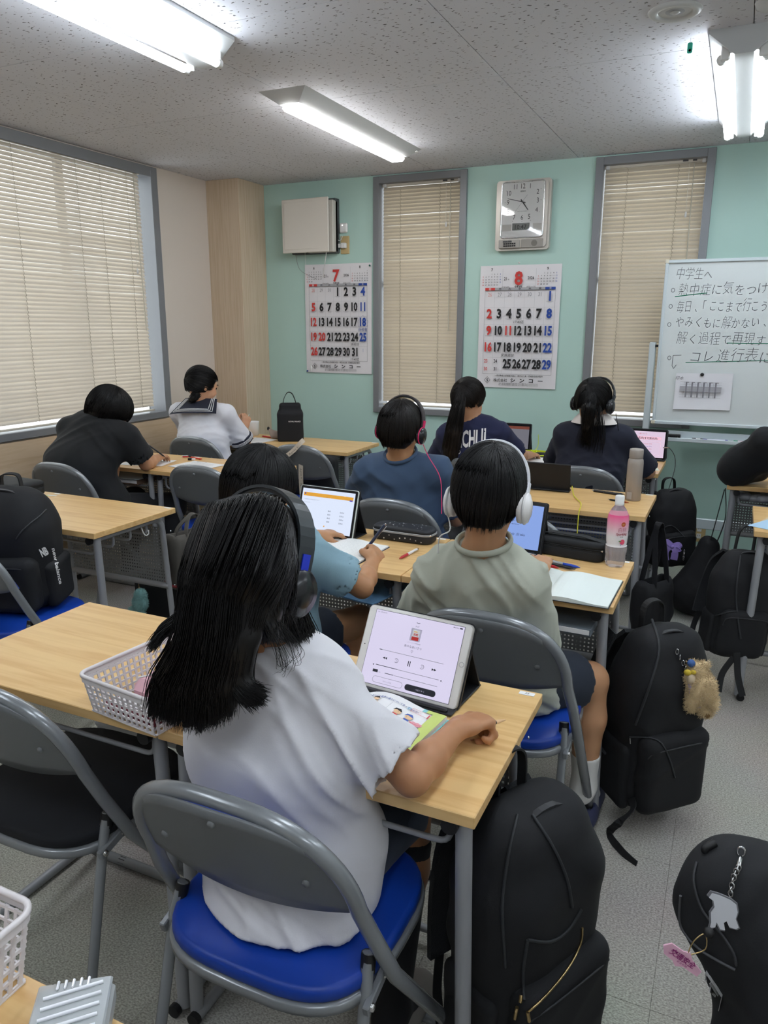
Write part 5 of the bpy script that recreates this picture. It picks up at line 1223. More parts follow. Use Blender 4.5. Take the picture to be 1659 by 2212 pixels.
HAIR = mat('black_hair', '#0b0a0b', .42, spec=.4); HAIR2 = mat('very_dark_brown_hair', '#15100e', .42, spec=.4)
def fabric(n, c, bump=(420, .25, .0005), rough=.85): return mat(n, c, rough, bump=bump, sheen=.05)
EYE = mat('eye_dark', '#15100d', .15); LIP = mat('lip', '#b3705f', .5)
def folds(amp, f, seed, dirs=None):
    """cloth creases: sharp ridges bent by slow noise, stronger in some places than in others"""
    r = np.random.default_rng(seed); d = [r.normal(size=3) for _ in range(6)]; ph = r.uniform(0, 6.28, 8)
    d = [q/np.linalg.norm(q) for q in d]; dirs = dirs or ((.75, .2, .6), (-.6, .2, .75)); e = [np.array(q)/np.linalg.norm(q) for q in dirs]
    def fn(X, Y, Z):
        w1 = np.sin(f*.30*(X*d[0][0]+Y*d[0][1]+Z*d[0][2])+ph[0]); w2 = np.sin(f*.42*(X*d[1][0]+Y*d[1][1]+Z*d[1][2])+ph[1]+w1)
        out = 0
        for k, (q, m) in enumerate(((1., .6), (1.7, .4))):
            for j, v in enumerate(e):
                s = np.abs(np.sin(.5*q*f*(X*v[0]+Y*v[1]+Z*v[2])+1.5*w2+1.1*w1*(1-2*j)+ph[2+j+2*k])); g = .5+.5*np.sin(f*.23*(X*d[3][0]+Y*d[3][1]+Z*d[3][2])+ph[6]+2.2*j+k)
                out = out+m*g*(1-s)**1.6
        return amp*(.35-1.1*out)
    return fn
def hand(F, W, d, n, side, curl=(.5, .6, .5), s=.88, thumb=.5, spread=.10, k=.006, tdir=None):
    """W wrist, d pointing direction, n palm direction, side +1 right hand / -1 left hand; returns thumb and index tips"""
    W = Vector(W); d = Vector(d).normalized(); n = Vector(n); n = (n-d*n.dot(d)).normalized(); b = d.cross(n).normalized()*side     # b: towards the thumb
    F.econe(W-d*.004, W+d*.03*s, (.023*s, .017*s), (.030*s, .0145*s), b, .012); F.econe(W+d*.026*s, W+d*.078*s, (.031*s, .0145*s), (.036*s, .0115*s), b, .012)
    F.ell(W+d*.035*s+b*.020*s+n*.006*s, (.019*s, .019*s, .016*s), k=.014); tips = []
    for i, (o, L, r) in enumerate(((.029, .070, .0082), (.0095, .078, .0085), (-.010, .072, .008), (-.028, .057, .0072))):
        p = W+d*(.076-.004*abs(i-1.2))*s+b*o*s; dd = (d+b*spread*(1.3-i)*.6).normalized(); q = [p-dd*.012*s, p]; th = 0
        for c, l in zip(curl, (.46, .30, .24)):
            th += c*(1+.05*i); p = p+(dd*math.cos(th)+n*math.sin(th))*(L*l*1.1*s); q.append(p)
        F.chain(q, [r*s*1.04, r*s*1.06, r*s, r*s*.93, r*s*.8], k); tips.append(p)
    t0 = W+d*.018*s+b*.022*s+n*.004*s; td = Vector(tdir).normalized() if tdir is not None else (d*.75+b*.55+n*(.25+.5*thumb)).normalized()
    t1 = t0+td*.040*s; td2 = (td+d*.3-b*.9*thumb+n*.25*thumb).normalized(); t2 = t1+td2*.030*s; t3 = t2+(td2-b*.35*thumb).normalized()*.022*s
    F.chain([t0, t1, t2, t3], [.0125*s, .0108*s, .0098*s, .0078*s], .010)
    return t3, tips[0]
# ================================================================== PEOPLE
def head_frame(H, yaw, pitch, roll): return Vector(H), rotm(yaw, pitch, roll)
def add_head(F, H, R, s=1.):
    """skull, face, nose, lips, ears; R turns local (x right, y forward, z up)"""
    g = lambda x, y, z: Vector(H)+R @ (Vector((x, y, z))*s); r = lambda *q: tuple(v*s for v in q); A = np.array(R)
    F.ell(g(0, -.012, .028), r(.074, .092, .088), A, .02); F.ell(g(0, .030, -.030), r(.060, .058, .080), A, .035)
    F.cone(g(0, .060, -.082), g(0, .052, -.086), .020*s, .020*s, .03)
    F.cone(g(0, .084, .012), g(0, .101, -.024), .006*s, .011*s, .012); F.ell(g(0, .084, -.052), r(.022, .010, .006), A, .008); F.ell(g(0, .083, -.061), r(.018, .009, .005), A, .006)
    for q in (-1, 1):
        F.ell(g(q*.030, .079, .016), r(.022, .008, .006), A, .012); F.ell(g(q*.036, .070, -.03), r(.02, .02, .024), A, .02)
        F.ell(g(q*.076, -.004, -.008), r(.008, .019, .030), np.array(R @ Matrix.Rotation(q*.35, 3, 'Z')), .006)
        F.ell(g(q*.030, .082, .004), r(.013, .009, .008), A, .006, 's')
def person(name, label, J, skin_c, shirt, sleeve=.62, loose=1., h=.0065, hsh=.008, bottoms=None, shorts=.45, sock=None, shoe=None, hs=1., hands=True, hp=1.0, handR=None, handL=None, seed=1, fold=.0045, hem=.10, collar_m=None, torso=(.150, .112, .150, .100), body_h=None):
    P, N, H = Vector(J['P']), Vector(J['N']), Vector(J['H']); R = rotm(*J['hd']); SR, SL, ER, EL, WR, WL = [Vector(J[k]) for k in ('SR', 'SL', 'ER', 'EL', 'WR', 'WL')]
    root = thing(name, label, 'person', (P.x, P.y, 0)); off = tuple(root.location); rt = (SR-SL).normalized(); ax = (N-P).normalized()
    hh = lambda x, y, z: H+R @ (Vector((x, y, z))*hs)
    # --- body: one continuous skin
    F = Field(); add_head(F, H, R, hs)
    F.cone(hh(0, -.022, -.045), N+(N-P).normalized()*-.01, .046*hs, .050, .03)
    F.econe(P, P+(N-P)*.45, (.115, .08), (.10, .075), rt, .04); F.econe(P+(N-P)*.45, P+(N-P)*.86, (.10, .075), (.125, .07), rt, .04)
    for S, E, W, sd in ((SR, ER, WR, 1), (SL, EL, WL, -1)):
        F.cone(N-ax*.02, S, .045, .042, .03); F.cone(S, E, .040*hp, .033*hp, .02); F.cone(E, E+(W-E)*.35, .033*hp, .034*hp, .012); F.cone(E+(W-E)*.35, W, .034*hp, .021*hp, .012)
    for hspec, W, E, sd in ((handR, WR, ER, 1), (handL, WL, EL, -1)):
        sp = dict(d=(W-E), n=(0, 0, -1), curl=(.35, .5, .4), thumb=.4); sp.update(hspec or {})
        hand(F, W, sp['d'], sp['n'], sd, sp['curl'], .88 if 's' not in sp else sp['s'], sp['thumb'], tdir=sp.get('tdir'))
    legs = []
    for sd, K, A in ((1, J['KR'], J['AR']), (-1, J['KL'], J['AL'])):
        K, A = Vector(K), Vector(A); hip = P+rt*sd*.075+Vector((0, .0, -.01)); fd = (K-hip); fd.z = 0; fd = Vector(J.get('fd', fd)).normalized(); T = A+fd*.12+Vector((0, 0, -A.z+.025)); legs.append((hip, K, A, T, fd))
        F.cone(hip, K, .068, .050, .04); F.cone(K, K+(A-K)*.35, .048, .050, .02); F.cone(K+(A-K)*.35, A, .050, .030, .02); F.cone(A, T, .030, .024, .02); F.ell(A+Vector((0, 0, -.02))-fd*.02, (.028, .03, .03), k=.02)
    V, Q = F.mesh(body_h or h); fast_mesh('body', V, Q, skin(skin_c), root, off=off)
    for q in (-1, 1):
        MB().sphere(hh(q*.030, .078, .005)-root.location, .0105*hs, 12).build('eye', EYE, root)
        MB().tube([hh(q*(.014+.006*k), .0925-.0035*abs(k-2), .028+.003*math.sin(k*.9))-root.location for k in range(5)], .0022, 5).build('eyebrow', HAIR, root)
    MB().tube([hh(-.02+.01*k, .0925-.003*abs(k-2), -.0565)-root.location for k in range(5)], .0028, 6, flat=.6).build('lips', LIP, root)
    # --- shirt
    a, b_, c, d_ = torso; a *= loose; b_ *= loose; c *= loose; d_ *= loose
    F = Field(); mid = P+(N-P)*.5; up = P+(N-P)*.82; low = P-ax*hem+Vector(J.get('hemo', (0, 0, 0)))
    if 'M' in J: mid = Vector(J['M'])
    F.econe(low, P, (a*1.02, b_*1.05), (a, b_), rt, .05); F.econe(P, mid, (a, b_), (a*.96, b_*.95), rt, .05); F.econe(mid, up, (a*.96, b_*.95), (c, d_*.92), rt, .05)
    for S, E in ((SR, ER), (SL, EL)):
        F.cone(N-ax*.03, S, .058, .052*loose**.5, .035); C = S+(E-S)*sleeve; dn = (E-S).normalized(); (F.cutcone(S, C+dn*.03, .053*loose**.5, .064*loose, C, dn, .035) if sleeve < 1 else F.cone(S, C+dn*.03, .053*loose**.5, .064*loose, .035))
    lo = low-Vector((.3, .3, .3)); hi = low+Vector((.3, .3, .3)); F.cut(low, -ax, lo, Vector((hi.x, hi.y, low.z+.10)), .004)
    if fold: F.warp(folds(fold*1.7, 58, seed, J.get('fdirs')), P-Vector((.6, .6, .4)), N+Vector((.6, .6, .05)))
    zc_ = Vector((P.x, P.y, .462)); F.cut(zc_, (0, 0, -1), zc_-Vector((.5, .5, .4)), zc_+Vector((.5, .5, .08)), .006)
    nk = hh(0, -.022, -.045); F.cone(N+(nk-N)*.34, nk+(nk-N)*.6, .055, .064, .010, 's')
    if sleeve >= 1:
        for S, E, W in ((SR, ER, WR), (SL, EL, WL)): F.cone(E, E+(W-E)*.45, .058*loose, .052*loose, .09); F.cone(N-ax*.10, E+(S-E)*.3, .05, .05, .09)
    for S, E in ((SR, ER), (SL, EL)):
        if sleeve >= 1: break
        C = S+(E-S)*sleeve; dn = (E-S).normalized(); F.cone(C-dn*.022, C+dn*.05, .050*loose, .062*loose, .004, 's')
    V, Q = F.mesh(hsh); sh = fast_mesh('shirt', V, Q, shirt, root, off=off)
    if collar_m is not None:
        cN = N+(nk-N)*.27; cd = (nk-N).normalized(); u = rt; w_ = cd.cross(u).normalized(); g = MB()
        g.tube([cN+cd*(.0)+u*(.066*math.cos(t))+w_*(.064*math.sin(t))-root.location for t in [2*PI*k/28 for k in range(28)]], .0058, 8, closed=True, flat=1.5); g.build('collar', collar_m, root)
    # --- trousers / shorts
    if bottoms is not None:
        F = Field(); F.econe(P-Vector((0, 0, .02)), P+(N-P)*.18, (.135, .105), (.125, .098), rt, .05)
        for (hip, K, A, T, fd) in legs:
            if shorts >= 1: F.cone(hip, K, .084, .066, .04); F.cone(K, A+(K-A)*.06, .064, .048, .03)
            else:
                C = hip+(K-hip)*shorts; dn = (K-hip).normalized(); F.cutcone(hip, C+dn*.03, .086, .080, C, dn, .04)
        F.warp(folds(.004, 40, seed+5), P-Vector((.7, .7, .6)), P+Vector((.7, .9, .3)))
        V, Q = F.mesh(.010); fast_mesh('shorts' if shorts < 1 else 'trousers', V, Q, bottoms, root, off=off)
    for (hip, K, A, T, fd) in legs:
        if sock:
            F = Field(); top = A+(K-A)*sock[1]; rr = .034+.020*min(1, sock[1]*1.4); F.cone(top, A, rr, .034, .01); F.cone(A, T, .034, .029, .02); F.ell(A+Vector((0, 0, -.02))-fd*.02, (.033, .034, .033), k=.02)
            dn = (K-A).normalized(); m = .12; F.cut(top, dn, top-Vector((m, m, m))+dn*.05, top+Vector((m, m, m))+dn*.05, .003); V, Q = F.mesh(.007); fast_mesh('sock', V, Q, sock[0], root, off=off)
        if shoe:
            F = Field(); F.cone(A-fd*.03+Vector((0, 0, .035-A.z)), T+Vector((0, 0, .01)), .042, .038, .02); F.ell(A+Vector((0, 0, .05-A.z)), (.040, .040, .042), k=.03); z0 = Vector((A.x, A.y, .004)); m = .3
            F.cut(z0, (0, 0, -1), z0-Vector((m, m, .1)), z0+Vector((m, m, .1)), .003); F.cone(A+Vector((0, 0, .04-A.z)), A+Vector((0, 0, .14-A.z)), .030, .036, .004, 's'); V, Q = F.mesh(.007); fast_mesh('slipper', V, Q, shoe, root, off=off)
    root['_'] = 0; del root['_']
    return root, R, hh
def hair_cap(F, H, R, s=1., grow=0., nape=-.085, style='short'):
    g = lambda x, y, z: Vector(H)+R @ (Vector((x, y, z))*s); A = np.array(R); q = grow
    F.ell(g(0, -.014, .030), ((.082+q)*s, (.101+q)*s, (.086+q)*s), A, .01)
    F.ell(g(0, -.028, -.006), ((.079+q)*s, (.080+q)*s, (.080+q)*s), A, .03)
    if nape < -.05: F.cone(g(0, -.036, -.03), g(0, -.040, nape+.01), (.062+q)*s, (.040+q)*s, .03)
    lo = Vector(H)-Vector((.3, .3, .3)); hi = Vector(H)+Vector((.3, .3, .3))
    if style == 'short':
        F.cut(g(0, -.05, nape), R @ Vector((0, 0, -1)), lo, hi, .006)
def keep_short(s, nape, ear=-.022, fringe=.045):
    """where short hair may lie, in head coordinates"""
    def fn(x, y, z):
        back = y < -.030
        low = np.where(back, nape+1.0*np.maximum(0, np.abs(x)-.034)+0*z, np.where(y < .015, ear, np.where(y < .045, ear+.01, fringe)))
        return z > low
    return fn
def polar_hair(Fh, H, R, s, keep, axis, n, r=.0009, M_=11, lift=.004, lenmax=2.6, seed=1, t0max=.45, tip=.004, clump=.5, jag=.022):
    rng = np.random.default_rng(seed); Rn = np.array(R); Hn = npv(H); c0 = Hn+Rn @ np.array([0, -.02, .0])*s
    ax = np.array(axis, float); ax /= np.linalg.norm(ax); e1 = np.cross(ax, [1, 0, 0]); e1 /= np.linalg.norm(e1); e2 = np.cross(ax, e1)
    nph, nth = 72, 44; ph = np.linspace(0, 2*PI, nph, endpoint=False); th = np.linspace(0.02, lenmax, nth)
    D = np.cos(th)[None, :, None]*ax+np.sin(th)[None, :, None]*(np.cos(ph)[:, None, None]*e1+np.sin(ph)[:, None, None]*e2)
    ts = np.linspace(.03, .26, 47); Pw = c0+(D @ Rn.T)[:, :, None, :]*ts[None, None, :, None]*s; val = Fh.eval(Pw)
    ins = val < 0; last = ins.shape[2]-1-np.argmax(ins[:, :, ::-1], axis=2); last = np.where(ins.any(2), last, 0); l1 = np.minimum(last+1, len(ts)-1)
    a = np.take_along_axis(val, last[..., None], 2)[..., 0]; b = np.take_along_axis(val, l1[..., None], 2)[..., 0]; f = np.clip(a/np.where(np.abs(a-b) > 1e-9, a-b, 1), 0, 1); Rad = (ts[last]+(ts[l1]-ts[last])*f)*s
    P3 = (D*Rad[..., None]/s)+np.array([0, -.02, 0]); kp = keep(P3[..., 0], P3[..., 1], P3[..., 2]) & ins.any(2)
    end = np.where(kp.all(1), nth-1, np.argmax(~kp, axis=1)-1)   # first failure along the meridian
    phs = rng.uniform(0, 2*PI, n); ncl = 160; cph = rng.uniform(0, 2*PI, ncl); near = cph[np.argmin(np.abs((phs[:, None]-cph[None, :]+PI) % (2*PI)-PI), axis=1)]
    pi_ = (phs/(2*PI)*nph); i0 = pi_.astype(int) % nph; e = end[i0].astype(float); tend = th[np.clip(e, 0, nth-1).astype(int)]*(1+jag*rng.normal(size=n)); ok = e > 2; phs, tend, near = phs[ok], tend[ok], near[ok]; n = len(phs)
    t0 = tend*rng.uniform(.0, t0max, n)**1.0; u = np.linspace(0, 1, M_)[None, :]; T = np.clip(t0[:, None]+(tend-t0)[:, None]*u, .02, lenmax)
    d = ((near-phs+PI) % (2*PI)-PI)[:, None]; PH = phs[:, None]+d*clump*u**1.5+.05*np.sin(3*u+near[:, None]*9)*u
    fi = (PH/(2*PI)*nph) % nph; a0 = fi.astype(int) % nph; a1 = (a0+1) % nph; fa = fi-np.floor(fi); tj = np.clip((T-th[0])/(th[-1]-th[0])*(nth-1), 0, nth-1.001); b0 = tj.astype(int); fb = tj-b0
    rad = (Rad[a0, b0]*(1-fa)+Rad[a1, b0]*fa)*(1-fb)+(Rad[a0, b0+1]*(1-fa)+Rad[a1, b0+1]*fa)*fb
    rad = rad+rng.uniform(-.001, lift, n)[:, None]+tip*u**4*rng.uniform(.0, 1, n)[:, None]
    dirs = np.cos(T)[..., None]*ax+np.sin(T)[..., None]*(np.cos(PH)[..., None]*e1+np.sin(PH)[..., None]*e2)
    return strands(c0+(dirs*rad[..., None]) @ Rn.T, r)
def guide_hair(guides, n, spread, r=.0011, seed=2, jit=.5, flat=None):
    """strands interpolated between neighbouring guide curves; spread: list of radii along the curve"""
    rng = np.random.default_rng(seed); G = np.array([[npv(p) for p in smooth_path(g, 5)] for g in guides]); K, M_, _ = G.shape
    k = rng.uniform(0, K-1, n) if K > 1 else np.zeros(n); i = np.minimum(k.astype(int), max(K-2, 0)); f = (k-i)[:, None, None]; base = G[i]*(1-f)+G[np.minimum(i+1, K-1)]*f
    u = np.linspace(0, 1, M_); sp = np.interp(u, np.linspace(0, 1, len(spread)), spread); ncl = max(8, n//22); co = rng.normal(size=(ncl, 3)); cl = rng.integers(0, ncl, n)
    o = rng.normal(size=(n, 3)); o /= np.linalg.norm(o, axis=1, keepdims=True); o *= rng.uniform(.3, 1.1, (n, 1)); o2 = co[cl]; o2 = o2/np.linalg.norm(o2, axis=1, keepdims=True)*.9+o*.22
    mixu = (u**1.3)[None, :, None]*jit; off = (o[:, None, :]*(1-mixu)+o2[:, None, :]*mixu)*sp[None, :, None]
    wob = .003*np.sin(u[None, :, None]*rng.uniform(3, 9, (n, 1, 1))+rng.uniform(0, 6, (n, 1, 3)))*u[None, :, None]
    ln = rng.uniform(.86, 1.0, n)[:, None]*u[None, :]; P = base+off+wob
    idx = ln*(M_-1); j = np.minimum(idx.astype(int), M_-2); fr = (idx-j)[..., None]; nn = np.arange(n)[:, None]; P = P[nn, j]*(1-fr)+P[nn, j+1]*fr
    return strands(P, r)
def add_hair(root, pairs, m=HAIR, name='hair'): V, Q = join(*pairs); return fast_mesh(name, V, Q, m, root, off=tuple(root.location))
def boy_hair(root, H, R, s, seed, nape=-.085, ear=-.022, fringe=.045, n=2300, m=HAIR, axis=(0.12, -.35, .94), grow=.0):
    F = Field(); hair_cap(F, H, R, s, grow-.001, nape); Fv = Field(); hair_cap(Fv, H, R, s, grow-.001, nape, 'x')
    A = np.array(R); g = lambda x, y, z: Vector(H)+R @ (Vector((x, y, z))*s)
    F.box(g(0, .105, -.03), (.07*s, .062*s, (.075+fringe*.0)*s), .03, A, .012, 's')         # face opening
    for q in (-1, 1): F.ell(g(q*.092, .006, ear-.040), (.028*s, .038*s, .040*s), A, .01, 's')
    V = F.mesh(.006)
    S = polar_hair(Fv, H, R, s, keep_short(s, nape, ear, fringe), axis, n, .00095, seed=seed)
    return add_hair(root, [V, S], m)
def headphones(label, H, R, s, cup, ring, band, slider=None, wide=0., cups=(1, -1), name='headphones', ear=(.088, -.002, -.010), thick=.012, tilt=0., cable=None, cable_m=None, drop=.0, cr=.034, bandw=.026):
    r = thing(name, label, 'headphones', tuple(H)); g = lambda x, y, z: R @ (Matrix.Rotation(tilt, 3, 'X') @ Vector((x, y, z))*s)
    X, Y_, Z_ = ear; pts = [g((X+.009+wide*math.sin(a))*math.cos(a), Y_, Z_+.032+(.110-Z_+drop)*math.sin(a)**.85) for a in [PI*k/24 for k in range(25)]]
    MB().ribbon(pts, bandw*s, list([R @ (Matrix.Rotation(tilt, 3, 'X') @ Vector((0, 1, 0)))]*25), .005*s).build('headband', band, r)
    if thick > .01: MB().ribbon([p*.965+g(0, 0, 0) for p in pts[4:-4]], bandw*.8*s, [R @ (Matrix.Rotation(tilt, 3, 'X') @ Vector((0, 1, 0)))]*17, .007*s).build('band_pad', cup, r)
    for q in (1, -1):
        ax = R @ Matrix.Rotation(tilt, 3, 'X') @ Vector((q, 0, 0)); c = g(q*X, Y_, Z_)
        MB().lathe([(.020*s, -.006*s), (cr*.98*s, -.004*s), (cr*1.02*s, .004*s), (cr*.95*s, .009*s)], c, 24, ax).build('cushion', MATS.get('cushion_'+cup.name, cup), r)
        MB().lathe([(cr*.99*s, .008*s), (cr*1.0*s, .013*s), (cr*.95*s, .018*s), (cr*.62*s, .022*s), (cr*.58*s, .0235*s), (.0001, .024*s)], c, 24, ax).build('ear_cup', cup, r)
        MB().lathe([(cr*1.0*s, .0085*s), (cr*1.07*s, .010*s), (cr*1.07*s, .0125*s), (cr*1.0*s, .014*s)], c, 24, ax).build('trim_ring', ring, r)
        top = g(q*(X+.010), Y_, Z_+.030); MB().ribbon([c+ax*.014*s, g(q*(X+.014), Y_, Z_+.02), top, g(q*(X+.0105), Y_, Z_+.062)], .017*s, R @ Vector((0, 1, 0)), .008*s).build('slider', slider or band, r)
    if cable: MB().tube([Vector(p)-Vector(H) for p in smooth_path(cable, 6)], .0016, 6).build('cable', cable_m, r)
    return r
V3 = Vector
WSH = fabric('white_cotton', '#d3d2d6'); SAGE = fabric('pale_sage_cotton', '#a9ac9d'); LBL = fabric('light_blue_denim', '#86a6b3', (600, .5, .0008)); DBL = fabric('faded_navy_cotton', '#3c506a'); NAVY = fabric('navy_cotton', '#1c2142'); NAVY2 = fabric('dark_navy_knit', '#161a2b'); BLKT = fabric('black_cotton', '#131518'); SAILW = fabric('white_blouse', '#d4d5dc')
SHORT_N = fabric('navy_shorts', '#1b2330'); TROUS = fabric('black_trousers', '#17181c'); SKIRT = fabric('dark_green_navy', '#222b2c')
SOCKB = fabric('black_sock', '#141519'); SOCKW = fabric('white_sock', '#c9c8c4'); SLIP = mat('grey_slipper', '#8b8580', .7); SLIPB = mat('navy_slipper', '#2b2f4c', .6)
# ---- girl in white T-shirt -------------------------------------------------
H1 = at(548, 1232, .985)
J = dict(P=(-.640, 1.008, .545), N=(-.668, .995, .93), H=H1, hd=(-14, 30, -4), M=(-.652, .975, .74), fdirs=((.8, .1, .35), (.45, .2, .8)), SR=(-.565, .985, .85), SL=(-.805, .985, .86), ER=(-.405, .985, .742), EL=(-.93, 1.08, .745), WR=(-.392, 1.155, .738), WL=(-.80, 1.26, .735),
         KR=(-.53, 1.28, .50), AR=(-.505, 1.14, .09), KL=(-.72, 1.30, .50), AL=(-.73, 1.22, .09), hemo=(-.0, -.075, 0), fd=(.1, 1, 0))
g1, R1, hh1 = person('person', 'person in a white T-shirt with long black hair and headphones writing at the front desk', J, '#b07d58', WSH, .83, .96, .0042, .0048, SHORT_N, .8, (SOCKB, .78), SLIP, .97, seed=11, fold=.0085, hem=.15, hp=.86, torso=(.172, .124, .160, .105),
    handR=dict(d=(.045, .10, -.003), n=(.15, -.05, -1), curl=(1.05, 1.35, .9), thumb=.9, s=.92), handL=dict(d=(.9, .35, -.05), n=(0, 0, -1), curl=(.2, .3, .2)))
g_ = lambda *a: [at(*q) for q in a]
GA = [g_((460, 1118, .985), (420, 1230, .95), (402, 1320, .92), (352, 1365, .90), (326, 1402, .88)),
      g_((462, 1115, .93), (424, 1245, .885), (400, 1385, .85), (350, 1470, .835), (325, 1545, .83)),
      g_((485, 1110, .90), (448, 1260, .85), (425, 1400, .825), (388, 1490, .815), (372, 1562, .81)),
      g_((512, 1105, .885), (480, 1260, .835), (462, 1400, .81), (444, 1495, .80), (432, 1578, .795)),
      g_((552, 1105, .885), (525, 1260, .835), (510, 1400, .81), (492, 1480, .80), (498, 1545, .795))]
GB = [g_((560, 1110, .885), (548, 1250, .84), (528, 1380, .815), (512, 1470, .805), (548, 1525, .80)), g_((592, 1110, .89), (575, 1240, .85), (540, 1375, .82), (528, 1475, .81), (574, 1502, .805))]
GC = [g_((580, 1108, .89), (585, 1220, .86), (585, 1300, .87), (590, 1350, .885), (612, 1380, .915)), g_((600, 1115, .93), (618, 1210, .91), (622, 1290, .93), (635, 1345, .96), (652, 1388, .97)),
      g_((612, 1120, .98), (632, 1220, .98), (648, 1300, 1.0), (670, 1360, 1.02), (692, 1408, 1.03))]
GC = [[q+V3((-.009, -.004, 0))*w_ for q, w_ in zip(G_, (1, 1, 1, .6, .2))] for G_ in GC]
Fh = Field(); hair_cap(Fh, H1, R1, .985, .0, -.06, 'x')
GD = [g_((545, 1120, .885), (538, 1250, .845), (545, 1330, .855), (556, 1384, .875)), g_((575, 1120, .885), (572, 1250, .85), (580, 1320, .86), (592, 1378, .885))]
for a, b in zip(*GD): pass
for G_ in GD: Fh.chain(G_, (.012, .018, .018, .008), .03)
for G, rr in ((GA[1:], (.010, .015, .016, .014, .005)), (GC, (.010, .014, .014, .011, .004)), (GB, (.010, .016, .012, .008, .004))):
    for a, b in zip(G, G[1:]):
        for f in (0, .5): Fh.chain([p*(1-f)+q*f for p, q in zip(a, b)], rr, .03)
    Fh.chain(G[-1], rr, .03)
Fh.box(hh1(0, .115, -.03), (.055, .05, .10), .03, np.array(R1), .012, 's')
FhC = Fh
prs = [Fh.mesh(.0065), polar_hair(FhC, H1, R1, 1.0, lambda x, y, z: (z > -.06) & ((y < .04) | (z > .05)), (0, .15, .99), 5200, .0009, seed=5, lift=.008),
       guide_hair(GA[1:], 5200, (.018, .024, .026, .026, .016), .0009, 3), guide_hair(GA[:1], 420, (.012, .016, .012, .012, .012), .0009, 4), guide_hair(GB, 2000, (.012, .020, .016, .014, .018), .0009, 5), guide_hair(GC, 1700, (.012, .020, .022, .020, .012), .0009, 6),
       guide_hair([g_((560, 1330, .83), (590, 1400, .835), (600, 1440, .84), (620, 1420, .85)), g_((600, 1340, .86), (640, 1390, .88), (650, 1420, .87), (600, 1460, .85))], 26, (.008, .014, .018, .022), .0004, 8),
       guide_hair(GD, 1900, (.012, .022, .022, .012), .0009, 18)]
add_hair(g1, prs)
headphones('black and grey headphones with blue sliders on the girl in the white T-shirt', H1, R1, 1.0, mat('hp_black', '#1b1c1f', .25), mat('hp_black2', '#2a2b2e', .3), mat('hp_band', '#34383b', .34, .2), mat('hp_blue', '#1f35b8', .35), wide=.014, ear=(.093, .004, -.022), thick=.02, drop=-.002, cr=.038, bandw=.036, tilt=.16)
pen('short black pencil with sharpened wood in the fist of the girl in white', at(1092, 1555, 1.262)+V3((0, 0, .0)), at(1040, 1568, 1.21), KP, mat('pencil_cone', '#d9b48a', .6), clip=False, r0=.0038, name='pencil', cat='pencil')
# ---- boy in pale green ------------------------------------------------------
H3 = at(1060, 1060, 1.70)
J = dict(P=(-.50, 1.83, .53), N=at(1042, 1195, 1.70), H=H3, hd=(2, 14, 0), M=(-.515, 1.76, .70), SR=at(1132, 1262, 1.70), SL=at(943, 1243, 1.70), ER=at(1158, 1395, 1.80), EL=at(905, 1330, 1.84), WR=(-.47, 2.13, .735), WL=(-.69, 2.18, .73),
         KR=(-.29, 2.02, .47), AR=(-.285, 2.02, .14), KL=(-.60, 2.15, .47), AL=(-.60, 2.1, .08), hemo=(0, -.02, 0), fd=(.1, 1, 0))
g3, R3, hh3 = person('person', 'person in a pale green long T-shirt wearing white headphones in the second row', J, '#b88a66', SAGE, .95, 1.04, .0065, .006, SHORT_N, .75, (SOCKW, .30), SLIPB, .94, seed=23, fold=.0085, hem=.12, collar_m=SAGE)
boy_hair(g3, H3, R3, .98, 31, nape=-.092, ear=-.028, fringe=.03, n=3600, grow=.002)
headphones('white over-ear headphones with a white cable on the boy in pale green', H3, R3, .98, mat('hp_white', '#dcdad8', .3), mat('hp_white2', '#c9c8c6', .3), mat('hp_whiteband', '#e0e2e6', .35), ear=(.082, -.012, -.038), cr=.037, drop=-.020, tilt=-.20, wide=.008,
    cable=g_((968, 1115, 1.66), (972, 1145, 1.62), (950, 1160, 1.62), (946, 1195, 1.63)), cable_m=WHITEP)
# ---- boy in light blue -------------------------------------------------------
H2 = at(563, 1055, 1.72)
J = dict(P=(-1.22, 1.80, .53), N=(-1.20, 1.80, .905), H=H2, hd=(-22, 32, 6), SR=at(672, 1205, 1.78), SL=(-1.36, 1.80, .85), ER=at(782, 1268, 1.90), EL=(-1.40, 2.0, .73), WR=at(805, 1215, 2.09), WL=(-1.28, 2.2, .73),
         KR=(-1.08, 2.14, .47), AR=(-1.02, 2.05, .09), KL=(-1.30, 2.14, .47), AL=(-1.30, 2.1, .09), fd=(.1, 1, 0))
g2, R2, hh2 = person('person', 'person in a light blue T-shirt writing with a blue pen in the second row', J, '#b5855f', LBL, .70, 1.10, .0055, .007, SHORT_N, .5, (SOCKB, .25), SLIPB, .95, seed=37, fold=.006, hem=.10,
    handR=dict(d=(-.02, .10, .03), n=(-.75, .15, -.6), curl=(.75, 1.0, .6), thumb=.7))
boy_hair(g2, H2, R2, .99, 41, nape=-.088, ear=-.03, fringe=.03, n=3000, grow=.004)
pen('blue pen with a silver clip in the hand of the light blue shirted boy', at(782, 1198, 2.19), at(834, 1131, 2.13), mat('pen_smoke', '#30405e', .3), mat('pen_blue_grip', '#274a8c', .4), r0=.0055)
